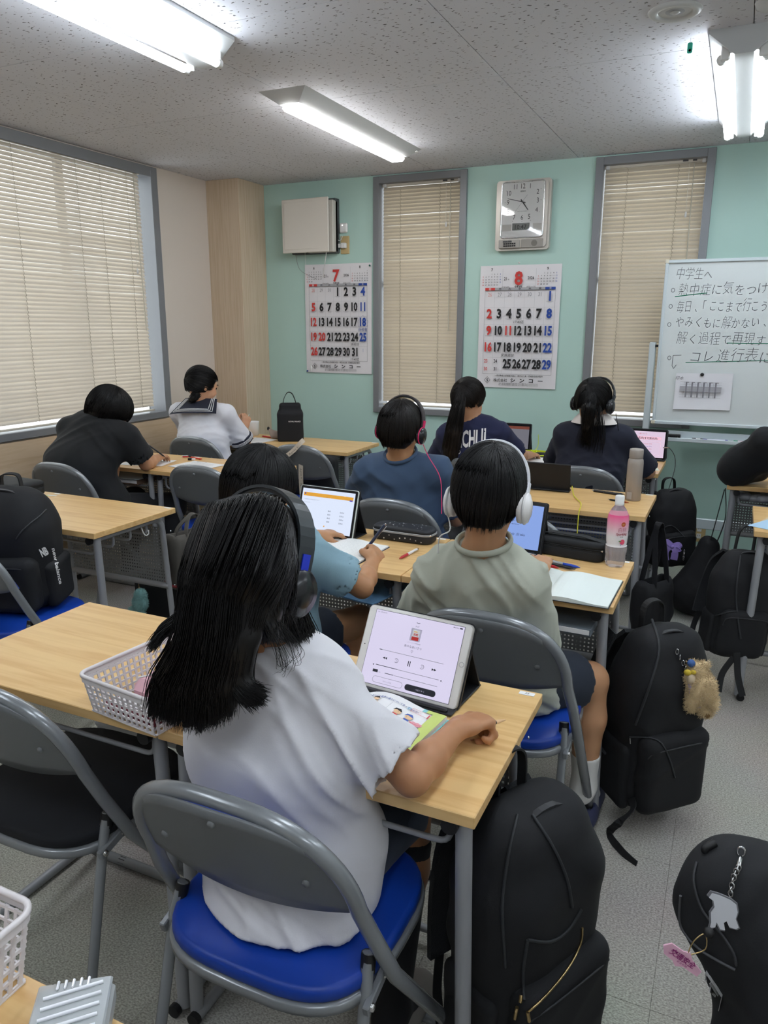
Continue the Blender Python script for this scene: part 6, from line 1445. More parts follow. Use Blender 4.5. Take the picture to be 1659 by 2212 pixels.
# ---- boy in faded navy --------------------------------------------------------
H4 = at(867, 924, 2.68)
J = dict(P=(-1.19, 2.82, .53), N=at(866, 992, 2.70), H=H4, hd=(-4, 10, 3), SR=at(945, 1016, 2.72), SL=at(795, 1020, 2.70), ER=at(985, 1120, 2.86), EL=(-1.47, 2.9, .70), WR=(-.99, 3.05, .74), WL=(-1.3, 3.12, .735),
         KR=(-1.08, 3.2, .47), AR=(-1.08, 3.1, .09), KL=(-1.28, 3.2, .47), AL=(-1.28, 3.1, .09))
g4, R4, hh4 = person('person', 'person in a dark blue T-shirt wearing black and pink headphones', J, '#b5855f', DBL, .80, 1.12, .0075, .008, TROUS, 1, (SOCKB, .25), SLIP, .90, seed=43, fold=.006, hem=.10, collar_m=DBL, handR=dict(d=(.0, .1, .02), n=(-.9, 0, -.3)))
boy_hair(g4, H4, R4, .94, 53, nape=-.086, ear=-.026, fringe=.03, n=2600, m=HAIR2, grow=.001)
HPP = mat('hp_pink', '#d22a62', .35)
headphones('black headphones with pink rings and a thin pink cable', H4, R4, .94, MATS['hp_black'], HPP, mat('hp_darkband', '#3a3436', .4), HPP, ear=(.088, .0, -.022), cr=.034, drop=-.008, tilt=-.08,
    cable=g_((914, 960, 2.66), (925, 985, 2.60), (950, 1030, 2.56), (954, 1080, 2.52), (954, 1110, 2.50)), cable_m=HPP)
# ---- girl with the long ponytail ----------------------------------------------
H5 = at(1012, 862, 3.78)
J = dict(P=(-1.2, 3.85, .53), N=at(1012, 905, 3.80), H=H5, hd=(-20, 30, 2), M=(-1.22, 3.79, .74), SR=at(1080, 938, 3.82), SL=at(968, 940, 3.78), ER=at(1118, 985, 3.98), EL=at(942, 1000, 3.98), WR=(-1.02, 4.18, .735), WL=(-1.32, 4.2, .735),
         KR=(-1.08, 4.2, .47), AR=(-1.08, 4.15, .09), KL=(-1.28, 4.2, .47), AL=(-1.28, 4.15, .09))
g5, R5, hh5 = person('person', 'person in a navy T-shirt with white block letters and a long black ponytail', J, '#bb8d6c', NAVY, .80, 1.12, .0075, .008, TROUS, 1, (SOCKB, .3), SLIP, .92, seed=47, fold=.004, hem=.1)
def tied_hair(root, H, R, s, tie, seed, tail, rad, n=2000, m=HAIR, band=True):
    F = Field(); hair_cap(F, H, R, s, -.001, -.055, 'x'); A = np.array(R); g = lambda x, y, z: Vector(H)+R @ (Vector((x, y, z))*s)
    F.box(g(0, .105, -.03), (.07*s, .060*s, .075*s), .03, A, .012, 's')
    for q in (-1, 1): F.ell(g(q*.092, .008, -.05), (.030*s, .040*s, .042*s), A, .01, 's')
    lo = Vector(H)-Vector((.3, .3, .3)); F.cut(g(0, -.05, -.062), R @ Vector((0, .25, -1)), lo, Vector(H)+Vector((.3, .3, .3)), .006)
    Fv = Field(); hair_cap(Fv, H, R, s, -.001, -.055, 'x')
    keep = lambda x, y, z: (z > -.065) & ((y < .045) | (z > .055)) & ~((np.abs(y-.01) < .03) & (z < -.03))
    prs = [F.mesh(.0065), polar_hair(Fv, H, R, s, keep, tie, n, .0008, seed=seed, lenmax=3.0, lift=.003, clump=.2)]
    if tail:
        Ft = Field(); Ft.chain(tail, [q*.8 for q in rad], .01); prs += [Ft.mesh(.006), guide_hair([tail], n//2, rad, .0009, seed+1)]
    return add_hair(root, prs, m)
t5 = g_((998, 850, 3.70), (990, 880, 3.66), (981, 930, 3.655), (975, 975, 3.67), (976, 1005, 3.68))
tied_hair(g5, H5, R5, .94, (0, -.93, .35), 61, t5, (.018, .036, .048, .050, .040), 3000, HAIR2)
MB().tube([at(996, 848, 3.70)-g5.location+V3((.016*math.cos(a), 0, .016*math.sin(a))) for a in [2*PI*k/12 for k in range(12)]], .004, 6, closed=True).build('hair_band', BLK, g5)
# ---- girl with white collar ----------------------------------------------------
H6 = at(1282, 868, 3.78)
J = dict(P=(-.63, 3.87, .53), N=at(1283, 915, 3.80), H=H6, hd=(-14, 26, 2), M=(-.62, 3.80, .74), SR=at(1345, 945, 3.82), SL=at(1222, 940, 3.80), ER=at(1400, 1020, 3.95), EL=(-.84, 4.02, .73), WR=(-.40, 4.18, .74), WL=(-.72, 4.22, .735),
         KR=(-.52, 4.22, .47), AR=(-.52, 4.15, .09), KL=(-.72, 4.22, .47), AL=(-.72, 4.15, .09))
g6, R6, hh6 = person('person', 'person in a dark navy top with a white collar, ponytail and black headphones', J, '#bb8d6c', NAVY2, .92, 1.12, .0075, .008, TROUS, 1, (SOCKB, .3), SLIP, .95, seed=59, fold=.004, hem=.1)
t6 = g_((1282, 850, 3.70), (1272, 880, 3.66), (1268, 920, 3.67), (1266, 960, 3.70)); tied_hair(g6, H6, R6, .97, (0, -.90, .42), 67, t6, (.016, .034, .028, .008), 2200)
add_hair(g6, [guide_hair([g_((1292, 870, 3.70), (1302, 905, 3.68), (1306, 950, 3.68), (1300, 990, 3.70)), g_((1270, 870, 3.70), (1262, 905, 3.68), (1250, 940, 3.68), (1244, 965, 3.70))], 160, (.010, .012, .010, .006), .0008, 9)], HAIR, 'hair_strand')
headphones('black headphones over the ponytail of the girl with the white collar', H6, R6, .97, MATS['hp_black'], MATS['hp_black2'], mat('hp_band_dk', '#26282b', .35), ear=(.088, .0, -.018), cr=.035, drop=-.008, tilt=-.1, cable=g_((1330, 892, 3.74), (1334, 915, 3.72), (1336, 930, 3.75)), cable_m=BLK)
# white collar laid round the neck
def collar_piece(root, N, R, ri, ro, drop, m, nm, a0=0, a1=2*PI, sq=None):
    v = []; n = 36; k = 5
    for i in range(n+1):
        a = a0+(a1-a0)*i/n
        for j in range(k+1):
            t = j/k; r = ri+(ro-ri)*t; x, y = r*math.cos(a)*1.15, r*math.sin(a)*.95
            v.append(Vector(N)+rotm(R) @ Vector((x, y, .035-drop*t**1.5)))
    f = [(i*(k+1)+j, (i+1)*(k+1)+j, (i+1)*(k+1)+j+1, i*(k+1)+j+1) for i in range(n) for j in range(k)]
    return mesh(nm, [p-root.location for p in v], f, m, root, True)
collar_piece(g6, at(1283, 915, 3.80)+V3((0, -.004, .018)), -14, .056, .098, .048, fabric('white_collar', '#d6cfca'), 'white_collar')
# ---- girl in sailor uniform ------------------------------------------------------
H7 = at(437, 831, 3.84)
J = dict(P=(-3.0, 3.86, .53), N=at(434, 873, 3.84), H=H7, hd=(-28, 22, 0), M=(-3.02, 3.80, .74), SR=at(489, 895, 3.86), SL=at(388, 890, 3.84), ER=at(530, 962, 3.99), EL=(-3.26, 3.98, .74), WR=at(528, 925, 4.02), WL=(-3.02, 4.15, .735),
         KR=(-2.90, 4.2, .47), AR=(-2.9, 4.15, .09), KL=(-3.1, 4.2, .47), AL=(-3.1, 4.15, .09))
g7, R7, hh7 = person('person', 'person in a white sailor uniform with navy collar writing by the pillar', J, '#c09172', SAILW, .86, 1.10, .006, .007, SKIRT, .9, (SOCKB, .5), SLIP, .98, seed=71, fold=.005, hem=.12, handR=dict(d=(.1, .1, .5), n=(-.8, .5, 0), curl=(.9, 1.1, .6), thumb=.7))
t7 = g_((425, 850, 3.78), (418, 860, 3.76), (408, 868, 3.77)); tied_hair(g7, H7, R7, 1.0, (-.1, -.96, .0), 73, t7, (.030, .028, .006), 1800)
# sailor collar: square flap on the back with three white stripes
def sailor_collar():
    root = g7; SC_ = fabric('navy_serge', '#191d2e'); N = at(434, 873, 3.84); cn = [at(452, 866, 3.80), at(482, 876, 3.80), at(458, 893, 3.735), at(370, 893, 3.72), at(388, 868, 3.80), at(414, 862, 3.79)]
    def quad(a, b, c, d, bow, nm, m, nx=14, ny=8, up=0.):
        v = []
        for i in range(nx+1):
            for j in range(ny+1):
                s, t = i/nx, j/ny; p = a*(1-s)*(1-t)+b*s*(1-t)+c*s*t+d*(1-s)*t; p = p+V3((0, -1, .3))*(bow*4*s*(1-s)*(.3+.7*t)+up); v.append(p-root.location)
        return mesh(nm, v, [(i*(ny+1)+j, (i+1)*(ny+1)+j, (i+1)*(ny+1)+j+1, i*(ny+1)+j+1) for i in range(nx) for j in range(ny)], m, root, True)
    a, b, c, d = at(402, 860, 3.80), at(470, 862, 3.84), at(468, 894, 3.75), at(366, 896, 3.73)
    quad(a, b, c, d, .035, 'sailor_collar', SC_, up=.004)
    def P(s, t): p = a*(1-s)*(1-t)+b*s*(1-t)+c*s*t+d*(1-s)*t; return p+V3((0, -1, .3))*(.035*4*s*(1-s)*(.3+.7*t)+.0065)-root.location
    for k in range(3):
        o = .085+.05*k; pts = [P(o*.8, t) for t in np.linspace(.05, 1-o*1.5, 8)]+[P(s, 1-o*1.5) for s in np.linspace(o*.8, 1-o*.8, 14)][1:]+[P(1-o*.8, t) for t in np.linspace(1-o*1.5, .0, 8)][1:]
        MB().tube(pts, .0021, 5).build('white_stripe', mat('stripe_white', '#d8d8da', .7), root)
    S, E = V3(J['SR']), V3(J['ER']); dn = (E-S).normalized(); C = S+dn*(E-S).length*.80
    g = MB().lathe([(.070, -.022), (.076, -.005), (.076, .012), (.070, .020)], C-root.location, 28, dn); g.build('cuff', SC_, root)
    for k in range(3): MB().lathe([(.0755, -.010+.007*k), (.0775, -.009+.007*k), (.0775, -.0075+.007*k), (.0755, -.0065+.007*k)], C-root.location, 28, dn).build('white_stripe', MATS['stripe_white'], root)
sailor_collar()
pen('pale green mechanical pencil held upright by the sailor uniform girl', at(522, 922, 4.06), at(540, 893, 4.08), mat('mint_pencil', '#c3cfc0', .4), r0=.004, name='mechanical_pencil', cat='pencil')
# ---- boy in black ------------------------------------------------------------------
H8 = at(238, 888, 2.96)
J = dict(P=(-2.99, 2.86, .53), N=at(222, 905, 2.93), H=H8, hd=(-48, 42, 10), M=(-3.04, 2.80, .74), SR=at(276, 942, 2.93), SL=at(150, 925, 2.87), ER=at(315, 1003, 3.02), EL=(-3.28, 3.08, .73), WR=(-2.83, 3.17, .738), WL=(-3.08, 3.2, .735),
         KR=(-2.78, 3.22, .47), AR=(-2.78, 3.1, .09), KL=(-3.08, 3.24, .47), AL=(-3.08, 3.15, .09))
g8, R8, hh8 = person('person', 'person in a black T-shirt bent low over the desk by the left window', J, '#b98a68', BLKT, .78, 1.16, .0065, .008, TROUS, 1, (SOCKB, .3), SLIP, 1.04, seed=79, fold=.004, hem=.12, torso=(.16, .115, .165, .11))
boy_hair(g8, H8, R8, 1.06, 83, nape=-.075, ear=-.045, fringe=.0, n=2600, grow=.006, axis=(0, -.3, .95))
pen('black pen in the hand of the boy in black', (-2.80, 3.20, .74), at(308, 952, 3.12), KP, r0=.0042)
# ---- person at the right edge ---------------------------------------------------------
H9 = V3((.40, 3.86, 1.13))
J = dict(P=(.40, 3.80, .53), N=(.37, 3.80, .97), H=H9, hd=(10, 30, 0), SR=(.53, 3.80, .91), SL=at(1652, 950, 3.80), ER=(.66, 4.0, .74), EL=at(1592, 1010, 3.95), WR=(.50, 4.16, .735), WL=(.26, 4.14, .735),
         KR=(.50, 4.16, .47), AR=(.5, 4.1, .09), KL=(.30, 4.16, .47), AL=(.30, 4.1, .09))
g9, R9, hh9 = person('person', 'person in a loose black top leaning on the desk at the right edge', J, '#b98a68', BLKT, 1.0, 1.02, .008, .0085, TROUS, 1, (SOCKB, .3), SLIP, 1.0, seed=89, fold=.004, hem=.12)
boy_hair(g9, H9, R9, 1.04, 97, n=900)
# white letters on the back of the navy shirt
def back_print():
    p = Print((0, 0, 0), (1, 0, 0), (0, 1, 0), 0); p.text('HACHI Ⅱ', 0, 0, .085, WP, .03, .5, 'l', shear=-.12); p.text('HOJO', 0, -.035, .022, WP, .01, 1.0, 'l')
    a, b = at(976, 964, 3.71), at(1052, 962, 3.74); ux = (b-a); L = ux.length; ux.normalize()
    dg = bpy.context.evaluated_depsgraph_get(); dg.update(); sh = [c for c in g5.children if c.name.startswith('shirt')][0]
    for k_, (V, F_) in p.g.items():
        xm = max(q.x for q in V); nv = []
        for q in V:
            w_ = a+ux*(q.x/xm*L)+V3((0, 0, 1))*q.y; o_ = w_-V3((0, .5, 0))-sh.matrix_world.translation-g5.location*0
            ok, loc, nrm, _ = sh.ray_cast(w_-g5.location-V3((0, .4, 0)), V3((0, 1, 0))); y = loc.y-.003 if ok else w_.y-g5.location.y
            nv.append((w_.x-g5.location.x, y, w_.z))
        me = bpy.data.meshes.new('shirt_print'); me.from_pydata(nv, [], F_); link('shirt_print', me, MATS[k_], g5, False)
back_print()
# ================================================================== BAGS
def bfab(n, c, **k): return mat(n, c, .8, bump=(500, .35, .0006), **k)
BG = bfab('bag_black', '#17181b'); BG2 = bfab('bag_black_soft', '#121317'); STR = mat('strap_webbing', '#1b1c1e', .75, bump=(900, .4, .0006)); MESHB = mat('air_mesh', '#222427', .9, bump=(260, 1., .002)); GOLD = mat('gold_metal', '#c9ae7c', .3, 1.); ZIP = mat('zip_black', '#2c2d30', .5)
def sagged(F, amp, seed, lo, hi): F.warp(folds(amp, 30, seed), lo, hi); return F
def backpack(name, label, loc, rot, W, D, H, seed, m=BG, pocket=True, front=True, flip=False, zipm=ZIP, straps=True, strap_drop=.2, gold=False, h=.008, handle=.10, lean=0., cat='backpack'):
    r = thing(name, label, cat, loc); r.rotation_euler = rot
    F = Field(); F.box((0, 0, H*.42), (W/2, D/2, H*.42), min(W, D)*.36, k=.02); F.box((0, .0, H*.72), (W*.43, D*.40, H*.28), min(W, D)*.36, k=.06)
    sagged(F, .008, seed, (-W, -D, -.1), (W, D, H*1.2)); V, Q = F.mesh(h); fast_mesh('main_body', V, Q, m, r)
    if front:
        F = Field(); F.box((0, -D*.50, H*.27), (W*.42, D*.20, H*.23), .035, k=.02); sagged(F, .006, seed+1, (-W, -D, -.1), (W, D, H)); V, Q = F.mesh(h); fast_mesh('front_pocket', V, Q, m, r)
        z = H*.44; zp = [(-W*.38, -D*.60, z-.04), (-W*.36, -D*.66, z-.01), (-W*.2, -D*.70, z), (W*.2, -D*.70, z), (W*.36, -D*.66, z-.01), (W*.38, -D*.60, z-.04)]
        MB().tube(smooth_path(zp, 4), .0022, 6).build('front_zip', zipm, r)
    if pocket:
        for s in (-1, 1):
            F = Field(); F.box((s*W*.47, 0, H*.22), (W*.07, D*.36, H*.19), .02, k=.02); sagged(F, .004, seed+3, (-W, -D, -.1), (W, D, H)); V, Q = F.mesh(h); fast_mesh('side_pocket', V, Q, m, r)
    zp = [(-W*.47, -D*.12, H*.30), (-W*.47, -D*.16, H*.6), (-W*.38, -D*.2, H*.86), (-W*.15, -D*.16, H*.985), (W*.15, -D*.16, H*.985), (W*.38, -D*.2, H*.86), (W*.47, -D*.16, H*.6), (W*.47, -D*.12, H*.30)]
    MB().ribbon(smooth_path(zp, 5), .012, (0, 1, 0), .004).build('main_zip', zipm, r)
    MB().ribbon(smooth_path([(-.035, D*.3, H*.95), (-.03, D*.3, H+handle*.7), (0, D*.3, H+handle), (.03, D*.3, H+handle*.7), (.035, D*.3, H*.95)], 5), .022, (0, 1, 0), .004).build('top_handle', STR, r)
    if straps:
        for s in (-1, 1):
            pts = [(s*.05, D*.42, H*.93), (s*.075, D*.66, H*.80), (s*.095, D*.70, H*.55), (s*.11, D*.62, H*.30)]
            MB().ribbon(smooth_path(pts, 5), .055, (1, 0, 0), .012).build('shoulder_strap', MESHB, r)
            MB().ribbon(smooth_path([(s*.11, D*.62, H*.30), (s*.125, D*.56, H*.16), (s*.13, D*.47, H*.05)], 5), .022, (1, 0, 0), .0025).build('strap_webbing', STR, r)
    if gold:
        for x, z in ((-W*.36, H*.17), (-W*.30, H*.10)):
            MB().box((x, -D*.70, z), (.012, .006, .014), bev=.002).box((x, -D*.71, z-.030), (.009, .004, .034), bev=.002).build('zip_pull', GOLD, r)
    return r
# large backpack on the hook of the front desk
b1 = backpack('backpack', 'large black backpack with a gold zip hanging beside the front desk', (-.272, 1.245, .04), (math.radians(4), math.radians(-4), math.radians(60)), .28, .19, .58, 101, zipm=ZIP, gold=True, h=.007, handle=.075)
MB().ribbon(smooth_path([(-.02, .10, .62), (.0, .115, .54), (.04, .13, .45)], 4), .05, (1, 0, 0), .01).build('mesh_pad', MESHB, b1)
# backpack of the pale green boy
b3 = backpack('backpack', 'tall black backpack with long dangling straps hanging from the second row desk', (-.120, 2.17, .06), (math.radians(3), math.radians(-2), math.radians(42)), .26, .18, .56, 103, h=.0075, handle=.06)
o3 = b3.location
MB().ribbon([p-0*o3 for p in [b3.matrix_basis.inverted() @ q for q in smooth_path(g_((1358, 1715, 2.06), (1368, 1745, 2.0), (1340, 1775, 1.98), (1316, 1800, 2.0), (1340, 1835, 1.94), (1375, 1868, 1.905)), 5)]], .022, (.3, -.6, .7), .0025).build('long_strap', STR, b3)
MB().ribbon([b3.matrix_basis.inverted() @ q for q in smooth_path(g_((1322, 1360, 2.1), (1290, 1430, 2.1), (1268, 1500, 2.1), (1272, 1570, 2.1), (1305, 1625, 2.1)), 5)], .045, (0, 1, .2), .008).build('hanging_strap', MESHB, b3)
MB().ribbon([b3.matrix_basis.inverted() @ q for q in smooth_path(g_((1268, 1555, 2.1), (1248, 1570, 2.08), (1250, 1620, 2.06), (1278, 1655, 2.05)), 5)], .02, (0, 1, .2), .0025).build('strap_end', STR, b3)
MB().box(b3.matrix_basis.inverted() @ at(1262, 1637, 2.055), (.022, .018, .02), bev=.003).build('buckle', BLK, b3)
# bear plush and little doll on it
def plush(name, label, c, col, parts, extra=()):
    r = thing(name, label, 'plush toy', tuple(c)); F = Field()
    for p, q in parts: F.ell(p, q, k=.010)
    V, Q = F.mesh(.0035); fast_mesh('plush_body', V, Q, mat(col[0], col[1], .95, bump=(420, 1., .0015), sheen=.3), r)
    rg = np.random.default_rng(9); k_ = rg.integers(0, len(V), 3600); A_ = V[k_]; ctr = np.array([min(((a-np.array(pp))/np.array(qq)) @ ((a-np.array(pp))/np.array(qq)) for pp, qq in parts) for a in A_[:1]])
    NR = []
    for a in A_:
        pp, qq = min(parts, key=lambda s_: float(np.sum(((a-np.array(s_[0]))/np.array(s_[1]))**2))); v_ = (a-np.array(pp))/np.array(qq)**2; NR.append(v_/np.linalg.norm(v_))
    NR = np.array(NR)+rg.normal(size=(len(A_), 3))*.45; u_ = np.linspace(0, 1, 4)[None, :, None]; S_ = strands(A_[:, None, :]+NR[:, None, :]*.0055*u_, .0006); fast_mesh('fur', S_[0], S_[1], MATS[col[0]], r)
    for nm, p, q, m in extra: MB().sphere(p, 1, 12, q).build(nm, m, r)
    return r
bc_ = at(1512, 1490, 2.10)
plush('plush_bear', 'tan fluffy bear plush hanging upside down from the tall black backpack', bc_, ('tan_fur', '#d9bf92'), [((0, 0, 0), (.042, .038, .056)), ((-.012, 0, .058), (.026, .024, .022)), ((.018, -.004, -.055), (.022, .02, .022)), ((-.03, -.01, .035), (.016, .016, .022)), ((-.018, -.025, -.035), (.016, .014, .026)), ((.038, -.01, -.03), (.014, .014, .024)), ((-.03, 0, .072), (.010, .008, .010)), ((.008, 0, .078), (.010, .008, .009))],
      (('paw_pad', (.026, -.022, -.062), (.007, .004, .007), mat('fur_dark', '#8a6b42', .9)),))
r = thing('doll_charm', 'small doll charm with lilac legs and a yellow bow beside the bear plush', 'charm', tuple(at(1492, 1475, 2.08)))
MB().sphere((0, 0, .012), .013, 12, (1, 1, 1.4)).build('doll_body', mat('doll_cream', '#d4c0a2', .8), r)
MB().tube(smooth_path([(.0, 0, 0), (.006, -.004, -.03), (.010, -.004, -.055)], 4), [.009]*9, 8).tube(smooth_path([(.012, 0, 0), (.020, -.002, -.035), (.026, -.002, -.066)], 4), [.008]*9, 8).build('leg', mat('lilac_cloth', '#b5a3c4', .8), r)
MB().sphere((-.010, -.004, .03), .010, 10, (1.1, .6, .9)).sphere((.004, -.004, .034), .008, 10, (1, .6, .9)).build('bow', mat('bow_yellow', '#d6b93c', .6), r); MB().sphere((-.004, .006, .055), .011, 10).build('blue_ball', mat('ball_blue', '#41639c', .6), r)
r = thing('key_clip', 'silver snap hook chain joining the bear plush to the tall black backpack', 'key chain', tuple(at(1478, 1440, 2.08)))
for k in range(6):
    c = V3((-.022+.009*k, 0, .040-.015*k)); R_ = Matrix.Rotation(k*1.4, 3, 'Z'); MB().tube([c+R_ @ V3((.004*math.cos(a), 0, .008*math.sin(a))) for a in [2*PI*q/10 for q in range(10)]], .0012, 5, closed=True).build('link', CHROME, r)
# backpack with ribbon at the back row desk
b4 = backpack('backpack', 'black backpack with a lilac ribbon bow hanging from the back row desk', (-.225, 4.15, .20), (0, math.radians(-3), math.radians(35)), .23, .15, .42, 107, h=.009, handle=.05)
r = thing('ribbon_bow', 'lilac satin ribbon bow tied to the backpack of the back row', 'ribbon', tuple(at(1453, 1180, 3.98))); LI = mat('lilac_satin', '#8f7bbf', .35)
MB().ribbon(smooth_path([(0, 0, 0), (-.03, -.006, .024), (-.042, -.01, .008), (-.02, -.006, -.004), (0, 0, 0)], 5), .026, (0, .3, 1), .002).ribbon(smooth_path([(0, 0, 0), (.028, -.006, .014), (.036, -.01, -.008), (.016, -.006, -.010), (0, 0, 0)], 5), .026, (0, .3, 1), .002).build('loop', LI, r)
MB().ribbon(smooth_path([(0, -.004, 0), (.014, -.012, -.03), (.012, -.01, -.068)], 5), [.022]*5+[.034]*6, (1, 0, 0), .002).ribbon(smooth_path([(0, -.002, 0), (-.022, -.008, -.024), (-.024, -.008, -.05), (-.018, -.008, -.075)], 5), .018, (1, 0, 0), .002).build('tail', LI, r); MB().sphere((0, -.008, -.002), .009, 10).build('knot', LI, r)
r = thing('silver_charm', 'small silver chain charm at the right of the lilac ribbon', 'charm', tuple(at(1478, 1190, 3.98)))
for k in range(5): MB().tube([V3((.003*math.cos(a), .003*math.sin(a)*(k % 2), -.011*k+.006*math.sin(a))) for a in [2*PI*q/8 for q in range(8)]], .001, 4, closed=True).build('link', CHROME, r)
# tote bags -------------------------------------------------------------
def tote(name, label, loc, rot, W, D, H, HL, seed, m, hm=None, rim=None, h=.008, hw=.022, cat='tote bag', taper=1.):
    r = thing(name, label, cat, loc); r.rotation_euler = rot; F = Field(); F.box((0, 0, H*.45), (W/2, D/2, H*.45), D*.30, k=.02); F.box((0, 0, H*.75), (W/2*taper, D*.36, H*.25), D*.25, k=.05)
    sagged(F, .007, seed, (-W, -D, -.1), (W, D, H)); F.box((0, 0, H*1.02), (W/2*taper-.018, D*.30, H*.16), .01, k=.006, mode='s'); V, Q = F.mesh(h); fast_mesh('bag_body', V, Q, m, r)
    for s in (-1, 1): MB().ribbon(smooth_path([(-W*.25, s*D*.34, H*.80), (-W*.24, s*D*.33, H*1.0), (-.02, 0, H+HL), (.02, 0, H+HL), (W*.24, s*D*.33, H*1.0), (W*.25, s*D*.34, H*.80)], 6), hw, (0, 1, 0), .004).build('handle', hm or m, r)
    if rim: MB().tube([(x, y, .03) for x, y in rrect(W+.012, D+.01, D*.3, 6)], .006, 6, closed=True).build('rim', rim, r)
    return r
tote('tote_bag', 'black long handled tote bag hanging from the third row desk', (-.225, 3.17, .07), (0, 0, math.radians(60)), .17, .09, .36, .21, 109, BG2)
tote('tote_bag', 'dark grey tote bag with a red edge behind the empty left desk', (-2.13, 2.585, .305), (0, 0, math.radians(75)), .27, .10, .26, .06, 111, bfab('bag_greybrown', '#54514c'), rim=mat('red_edge', '#8c2a30', .6))
# drawstring bag
r = thing('drawstring_bag', 'black slouchy drawstring bag hanging from the desk at the right edge', 'bag', (-.07, 4.0, .0)); r.rotation_euler = (0, 0, .3); F = Field()
F.cone((0, 0, .13), (.03, 0, .36), .12, .055, .05); F.ell((-.02, 0, .11), (.13, .10, .10), k=.05); sagged(F, .009, 113, (-.3, -.3, 0), (.3, .3, .6)); F.cut((0, 0, .012), (0, 0, -1), (-.3, -.3, -.2), (.3, .3, .1), .01)
V, Q = F.mesh(.008); fast_mesh('bag_body', V, Q, BG2, r)
for pts in ([(.02, -.02, .34), (.045, -.02, .5), (.075, 0, .66)], [(.05, 0, .33), (.10, .02, .5), (.085, .02, .66)]): MB().ribbon(smooth_path(pts, 5), .03, (.3, 1, 0), .004).build('strap', STR, r)
b6 = backpack('backpack', 'black backpack with two loose straps hanging from the desk at the right edge', (.085, 3.17, .15), (0, math.radians(4), math.radians(20)), .22, .16, .44, 117, h=.009, handle=.09, front=True)
for s, px in ((0, ((1585, 1420, 3.0), (1560, 1455, 2.98), (1552, 1495, 2.96))), (1, ((1592, 1410, 3.0), (1594, 1460, 3.0), (1604, 1504, 3.0)))):
    MB().ribbon([b6.matrix_basis.inverted() @ q for q in smooth_path(g_(*px), 5)], .024, (1, 0, 0), .0025).build('loose_strap', STR, b6)
# foreground bag on the right with open mouth
def _b7(x, y, Y): return (Matrix.Translation(V3((.20, 1.06, .0))) @ Matrix.Rotation(math.radians(30), 4, 'Z')).inverted() @ at(x, y, Y)
r = thing('backpack', 'black backpack with an open zip and white charm at the bottom right corner', 'backpack', (.20, 1.06, .0)); r.rotation_euler = (0, 0, math.radians(30)); F = Field()
F.box((.04, 0, .32), (.165, .14, .32), .12, k=.02); F.box((.03, .02, .56), (.12, .11, .12), .09, k=.06); F.ell(_b7(1592, 1893, 1.08), (.062, .062, .055), k=.06); F.ell(_b7(1560, 1975, 1.06), (.06, .06, .08), k=.06); sagged(F, .010, 119, (-.4, -.4, 0), (.4, .4, .8)); F.ell((-.135, -.03, .33), (.05, .055, .13), k=.01, mode='s'); V, Q = F.mesh(.007); fast_mesh('main_body', V, Q, BG, r)
b7 = r; b7i = (Matrix.Translation(V3(r.location)) @ Matrix.Rotation(math.radians(30), 4, 'Z')).inverted()
def p7(x, y, Y): return b7i @ at(x, y, Y)
F = Field(); F.box((-.10, -.13, .17), (.10, .035, .15), .03, k=.02); sagged(F, .006, 121, (-.4, -.4, 0), (.4, .4, .8)); V, Q = F.mesh(.007); fast_mesh('front_pocket', V, Q, BG, r)
def on_bag(bag, pts, lift=.004, names=('main_body', 'front_pocket', 'bag_body', 'side_pocket')):
    """drop world points onto the bag's skin along the line of sight from the standing viewer side"""
    inv = bag.matrix_basis.inverted() if bag is not b7 else b7i; src = inv @ V3((0, 0, CAMH)); out = []
    for q in pts:
        t = inv @ q; d = (t-src).normalized(); best = None
        for c in bag.children:
            if c.name.split('.')[0] in names:
                ok, loc, n_, _ = c.ray_cast(src, d)
                if ok and (best is None or (loc-src).length < (best-src).length): best = loc
        out.append((best if best is not None else t)-d*lift)
    return out
bpy.context.view_layer.update()
zp = [at(x, y, 1.0) for x, y in ((1505, 1862), (1498, 1900), (1510, 1950), (1530, 1985), (1560, 2020), (1585, 2060), (1590, 2085))]; MB().tube(smooth_path(on_bag(b7, zp), 3), .0022, 6).build('mouth_zip', ZIP, r)
zp = [at(x, y, 1.0) for x, y in ((1470, 1935), (1468, 1990), (1482, 2020), (1510, 2050), (1550, 2075), (1588, 2095))]; MB().tube(smooth_path(on_bag(b7, zp), 3), .0022, 6).build('mouth_zip', mat('zip_grey', '#4a4b4e', .5), r)
q = on_bag(b7, [at(1524, 1832, 1.0), at(1545, 1820, 1.0)], .01); MB().tube(smooth_path([q[0]+V3((-.0, 0, -.004)), q[0], q[1]], 4), .006, 8).build('cord_knot', BLK, r)
q = on_bag(b7, [at(1601, 1840, 1.0), at(1595, 1875, 1.0), at(1585, 1895, 1.0), at(1578, 1930, 1.0)], .006)
r2 = thing('charm_chain', 'silver snap hook and chain holding the white charm on the corner backpack', 'key chain', tuple(Matrix.Translation(V3(b7.location)) @ Matrix.Rotation(math.radians(30), 4, 'Z') @ q[0]))
wq = [Matrix.Translation(V3(b7.location)) @ Matrix.Rotation(math.radians(30), 4, 'Z') @ p-r2.location for p in q]
MB().tube([wq[0]+V3((.005*math.cos(a), 0, .008*math.sin(a))) for a in [2*PI*k/12 for k in range(12)]], .0016, 6, closed=True).build('hook', CHROME, r2); MB().tube([wq[0]-V3((0, 0, .01)), wq[1]], .004, 8).build('hook_stem', CHROME, r2)
pa = smooth_path(wq[1:], 4)
for k, c in enumerate(pa): MB().tube([c+Matrix.Rotation(k*1.5, 3, 'Z') @ V3((.0035*math.cos(a), 0, .0055*math.sin(a))) for a in [2*PI*j/8 for j in range(8)]], .0011, 4, closed=True).build('link', CHROME, r2)
